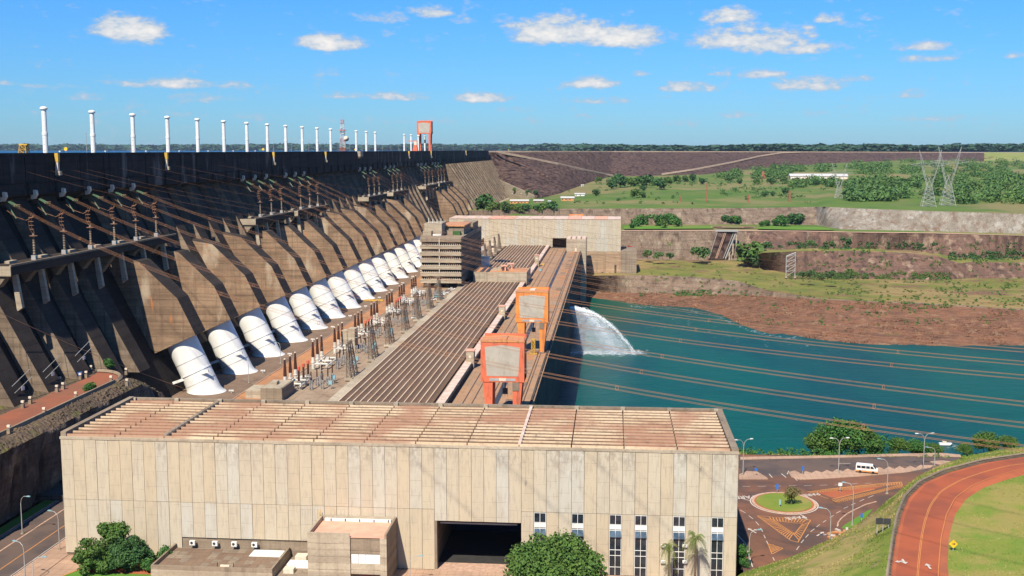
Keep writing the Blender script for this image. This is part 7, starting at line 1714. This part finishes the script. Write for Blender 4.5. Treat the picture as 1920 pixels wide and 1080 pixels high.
# horizon forest
def horizon_forest():
    rg = np.random.default_rng(99); V, Fc = [], []; base = 0; n = 5200
    for i in range(n):
        band = rg.integers(3); px = rg.uniform(-60, 1990); x_over = px < 925
        ya = np.interp(px, [-60,925,1100,1300,1500,1700,1990], [10400,9700,5300,4700,4300,4400,4600]) + band*rg.uniform(100,1500)
        p = W(px, 281, y=ya); hgt = 34*ya/9000*(1.0+.5*vnoise(np.array([[px/45, band*3.1, .5]]), 3)[0]) + 9; hgt = max(6, hgt) + (10 if px > 925 and 0 else 0)
        r = ya*.0042*rg.uniform(.6,1.3); z = np.interp(ya-np.interp(px,[-60,925,1990],[10400,9700,4600]), [0,2000], [118.5,124])
        zt = z + hgt*rg.uniform(.4,1.05)
        v, f = leaf_cloud([(0,0,0,r)], 16, r*.9, rg, squash=.5); V.append(v*np.array([1.4,1,.55]) + np.array([p.x,ya,zt-r*.25])); Fc.append(f+base); base += len(v)
    o = link('horizon_forest', npmesh('horizon_forest', np.concatenate(V), np.concatenate(Fc), M['far_forest'])); o['kind'] = 'stuff'
    rows = []
    for k, (dy, f) in enumerate(((0,0.0),(20,.7),(800,.95),(1800,1.0))):
        row = []
        for px in np.linspace(-80, 2000, 240):
            ya = np.interp(px, [-60,925,1100,1300,1500,1700,1990], [10400,9700,5300,4700,4300,4400,4600]); p = W(px, 281, y=ya+dy)
            h = (34*ya/9000*(1+.5*fbm(np.array([[px/40,1.1,2.2]]),1,3,4)[0]) + 8)*f; row.append((px, Vector((p.x, ya+dy, 118.6+h))))
        rows.append(row)
    loft('forest_floor', rows, 600, [4,2,2], M['far_forest'], 4, 120, 4, 3)
horizon_forest()

def tufts(name, src, n, size, mat, seed, keep=lambda p: True):
    """grass blades standing on a built surface"""
    rg = np.random.default_rng(seed); me = COL.objects[src].data; co = np.empty(len(me.vertices)*3, np.float32); me.vertices.foreach_get('co', co); co = co.reshape(-1,3)
    f = np.array([p.vertices[:] for p in me.polygons]); c = co[f]; ar = np.linalg.norm(np.cross(c[:,1]-c[:,0], c[:,3]-c[:,0]), axis=1); 
    vis = (c[:,0,1] > 120) & (c[:,0,1] < 330); ar = ar*vis; k = rg.choice(len(f), n, p=ar/ar.sum()); u, v = rg.random(n)[:,None], rg.random(n)[:,None]
    p = (c[k,0]*(1-u)+c[k,1]*u)*(1-v) + (c[k,3]*(1-u)+c[k,2]*u)*v; dn = fbm(p, 5, 3, seed); p = p[dn > -.15]; n = len(p)
    a = rg.random(n)*6.28; d = np.stack([np.cos(a), np.sin(a), np.zeros(n)],1)*size*.5*(.5+rg.random(n))[:,None]; h = np.zeros((n,3)); h[:,2] = size*(.4+.9*rg.random(n)); h[:,:2] += rg.normal(size=(n,2))*size*.35
    V = np.stack([p-d, p+d, p+h],1).reshape(-1,3); o = link(name, npmesh(name, V, np.arange(3*n).reshape(-1,3), M[mat])); o['kind'] = 'stuff'
tufts('hillside_tufts', 'hillside_grass', 42000, .26, 'grass_tuft', 4); tufts('lawn_tufts', 'hill_lawn', 30000, .2, 'grass_tuft', 5); tufts('bank_tufts', 'near_river_bank', 16000, .5, 'grass_tuft', 6)
# ---------------------------------------------------------------- jet of water from the powerhouse
def jet():
    t = thing('water_jet', 'white jet of water sprayed from the powerhouse wall, arching down into the river', 'water jet', (-25.6, 690, 30))
    nt_ = NT('spray_water', .6, .1); b = nt_.b
    for nd in list(nt_.N):
        pass
    uv = nt_.N.new('ShaderNodeAttribute'); uv.attribute_name = 'dens'; n1 = nt_.noise(.35, 6, nt_.vec((.7,.7,1.3)), .7, .6); n2 = nt_.noise(1.6, 5, nt_.vec((1,1,.5)), .7)
    dn = nt_.math('MULTIPLY', uv.outputs['Fac'], nt_.ramp(nt_.math('ADD', nt_.math('MULTIPLY', n1, .65), nt_.math('MULTIPLY', n2, .35)), .30, .72)); tb = nt_.N.new('ShaderNodeBsdfTransparent'); db = nt_.N.new('ShaderNodeBsdfDiffuse'); lb = nt_.N.new('ShaderNodeBsdfTranslucent'); m1 = nt_.N.new('ShaderNodeMixShader'); m2 = nt_.N.new('ShaderNodeMixShader')
    db.inputs[0].default_value = (.88,.92,.95,1); lb.inputs[0].default_value = (.88,.92,.95,1); m1.inputs[0].default_value = .5
    nt_.L.new(db.outputs[0], m1.inputs[1]); nt_.L.new(lb.outputs[0], m1.inputs[2]); nt_.set(m2.inputs[0], dn); nt_.L.new(tb.outputs[0], m2.inputs[1]); nt_.L.new(m1.outputs[0], m2.inputs[2])
    nt_.L.new(m2.outputs[0], [n_ for n_ in nt_.N if n_.type == 'OUTPUT_MATERIAL'][0].inputs[0])
    nt_.m.blend_method = 'BLEND' if hasattr(nt_.m, 'blend_method') else None
    rg = np.random.default_rng(2)
    for k in range(11):
        nu, nv = 44, 34; G = np.zeros((nv, nu, 3)); D_ = np.zeros((nv, nu)); sp0 = 1.0 - k*.03; oy = rg.uniform(-7,7)
        for j in range(nv):
            f = j/(nv-1); reach = (38*sp0)*(1-f)**.8 + 2.5; z0 = 31.0 - k*.2
            for i in range(nu):
                s = i/(nu-1); G[j,i] = (-25.4 + reach*s, 690 + oy*s + 2.5*math.sin(k*1.7+f*4)*s + (k-5)*1.5*s, z0 + 1.0*s*(1-f) - (z0-3.7+1.0*(1-f))*s**(1.7+.35*(1-f)))
                arc = .55*math.exp(-((f-.12)/.07)**2) + .45*math.exp(-((f-.38)/.06)**2)
                D_[j,i] = (.14 + .08*(1-f) + arc*(1-.6*s))*(1-.25*s)*min(1, f/.12)*min(1, (1-f)/.12)
        me = grid_mesh('spray_sheet', G, nt_.m); at_ = me.attributes.new('dens', 'FLOAT', 'POINT'); at_.data.foreach_set('value', (D_*.8).ravel().astype(np.float32)); link('spray_sheet', me, t)
    # droplets and torn strands
    n = 4200; u = rg.random(n); f = np.where(rg.random(n) < .7, np.abs(rg.normal(size=n))*.07, .36+rg.normal(size=n)*.05).clip(0,.95); reach = 38*(1-f)**.8 + 2.5; x = -25.4+reach*u; z = 31 - 27.2*u**(1.75+.4*(1-f)) + rg.normal(size=n)*.5; y = 690 + rg.normal(size=n)*3.2*u; c = np.stack([x,y,np.maximum(z,4.2)],1)
    dr = np.stack([reach, np.zeros(n), -27.2*2*u],1); dr /= np.linalg.norm(dr,axis=1,keepdims=True); L_ = rg.uniform(.3,1.5,n)[:,None]; w = rg.uniform(.02,.06,n)[:,None]*np.array([[0,.4,1.0]])
    v = np.stack([c-dr*L_*.5-w, c+dr*L_*.5, c-dr*L_*.5+w],1).reshape(-1,3); o = link('droplet_streaks', npmesh('droplet_streaks', v, np.arange(3*n).reshape(-1,3), M['foam']), t); o['kind'] = 'stuff'
M['foam'] = m_flat('white_foam', (.80,.84,.86), .7, .2, .05)
jet()
def foam_patch(name, pts, n, sx, seed):
    """broken white water as small torn flakes lying on the river"""
    rg = np.random.default_rng(seed); V = []; 
    for _ in range(n):
        i = rg.integers(len(pts)-1); f = rg.random(); a = Vector(pts[i]).lerp(Vector(pts[i+1]), f); L_ = rg.uniform(.5,3.2)*sx; w = rg.uniform(.05,.28)*sx; cx = a.x+rg.normal()*a[2]; cy = a.y+rg.normal()*a[2]*1.6; th = rg.normal()*.35
        dx, dy = math.cos(th)*L_, math.sin(th)*L_; V.append([(cx-dx/2,cy-dy/2,4.02),(cx,cy-w,4.02),(cx+dx/2,cy+dy/2,4.02),(cx-dx*.1,cy+w,4.02)])
    v = np.array(V).reshape(-1,3); o = link(name, npmesh(name, v, np.arange(4*n).reshape(-1,4), M['foam'])); o['kind'] = 'stuff'
jf = [(-22,690,1.0),(14,692,1.6)]
foam_patch('jet_foam', [Vector((-24,686,1.8)),Vector((-4,687,2.8)),Vector((17,690,3.0))], 1100, 1.0, 3)
sh = [(1180,571),(1205,574),(1290,579),(1345,592),(1390,612),(1440,627),(1500,634)]
foam_patch('shore_foam', [Vector((*W(a,b+2,z=4)[:2],1.6)) for a,b in sh], 150, 1.0, 4)
foam_patch('river_riffles', [Vector((*W(a,b,z=4)[:2],7.0)) for a,b in ((1180,580),(1290,590),(1230,615),(1300,605),(1420,640),(1560,655))], 110, .8, 5)
foam_patch('bank_riffles', [Vector((*W(a,b,z=4)[:2],1.2)) for a,b in ((1768,833),(1790,836),(1800,841),(1805,843))], 60, .6, 6)
t = thing('wave_boat', 'small white motor boat moored under the bank beside the riverside trees', 'boat', W(1771,834,z=4.2)); at0(MB().prism([(-2.2,0),(2.0,0),(2.9,.8),(-2.3,.8)], -.8, .8, 'y'), 'hull', 'white', t); at0(MB().box(-.9,.6,-.6,.6,.8,1.6), 'cabin', 'cream', t)

# ---------------------------------------------------------------- the air
hz = MB(); hz.box(-17000, 27500, -2600, 39000, -1, 215); hm = bpy.data.materials.new('air_haze'); hm.use_nodes = True; nn = hm.node_tree; nn.nodes.clear()
o_ = nn.nodes.new('ShaderNodeOutputMaterial'); pv = nn.nodes.new('ShaderNodeVolumePrincipled'); pv.inputs['Density'].default_value = HAZE; pv.inputs['Color'].default_value = (.62,.80,1.0,1); pv.inputs['Anisotropy'].default_value = .1
nn.links.new(pv.outputs[0], o_.inputs['Volume']); ho = hz.build('haze', hm); ho['kind'] = 'stuff'

def boulders(name, src, n, smin, smax, mat, seed, thr=-.1, ymax=2000):
    rg = np.random.default_rng(seed); me = COL.objects[src].data; co = np.empty(len(me.vertices)*3, np.float32); me.vertices.foreach_get('co', co); co = co.reshape(-1,3)
    f = np.array([p.vertices[:] for p in me.polygons]); c = co[f]; ar = np.linalg.norm(np.cross(c[:,1]-c[:,0], c[:,3]-c[:,0]), axis=1); ar = ar*(c[:,0,1] < ymax)
    k = rg.choice(len(f), n, p=ar/ar.sum()); u, v = rg.random(n)[:,None], rg.random(n)[:,None]; p = (c[k,0]*(1-u)+c[k,1]*u)*(1-v) + (c[k,3]*(1-u)+c[k,2]*u)*v
    p = p[fbm(p, 22, 3, seed) > thr]; n = len(p); base = np.array([(1,0,0),(0,1,0),(-1,0,0),(0,-1,0),(0,0,1),(0,0,-1),(.6,.6,.5),(-.6,-.5,.55)]); F8 = np.array([(0,6,4),(6,1,4),(1,2,4),(2,7,4),(7,3,4),(3,0,4),(0,1,6),(2,3,7),(0,3,5),(3,2,5),(2,1,5),(1,0,5)])
    s = (smin + (smax-smin)*rg.random(n)**3)[:,None,None]; V = base[None]*s*(.6+.8*rg.random((n,8,3)))*np.array([1,1,.7]) + p[:,None]; Fc = (F8[None] + (np.arange(n)*8)[:,None,None]).reshape(-1,3)
    o = link(name, npmesh(name, V.reshape(-1,3), Fc, M[mat])); o['kind'] = 'stuff'
boulders('riverbank_boulders', 'riverbank_rock_slope', 8000, .25, 1.7, 'rock_red', 3, .0); boulders('cliff_rubble', 'cliff_brim', 2500, .1, .55, 'rock_brim', 4); boulders('terrace_rubble', 'grass_terrace', 2500, .3, 1.2, 'rock_brown', 5, .12)
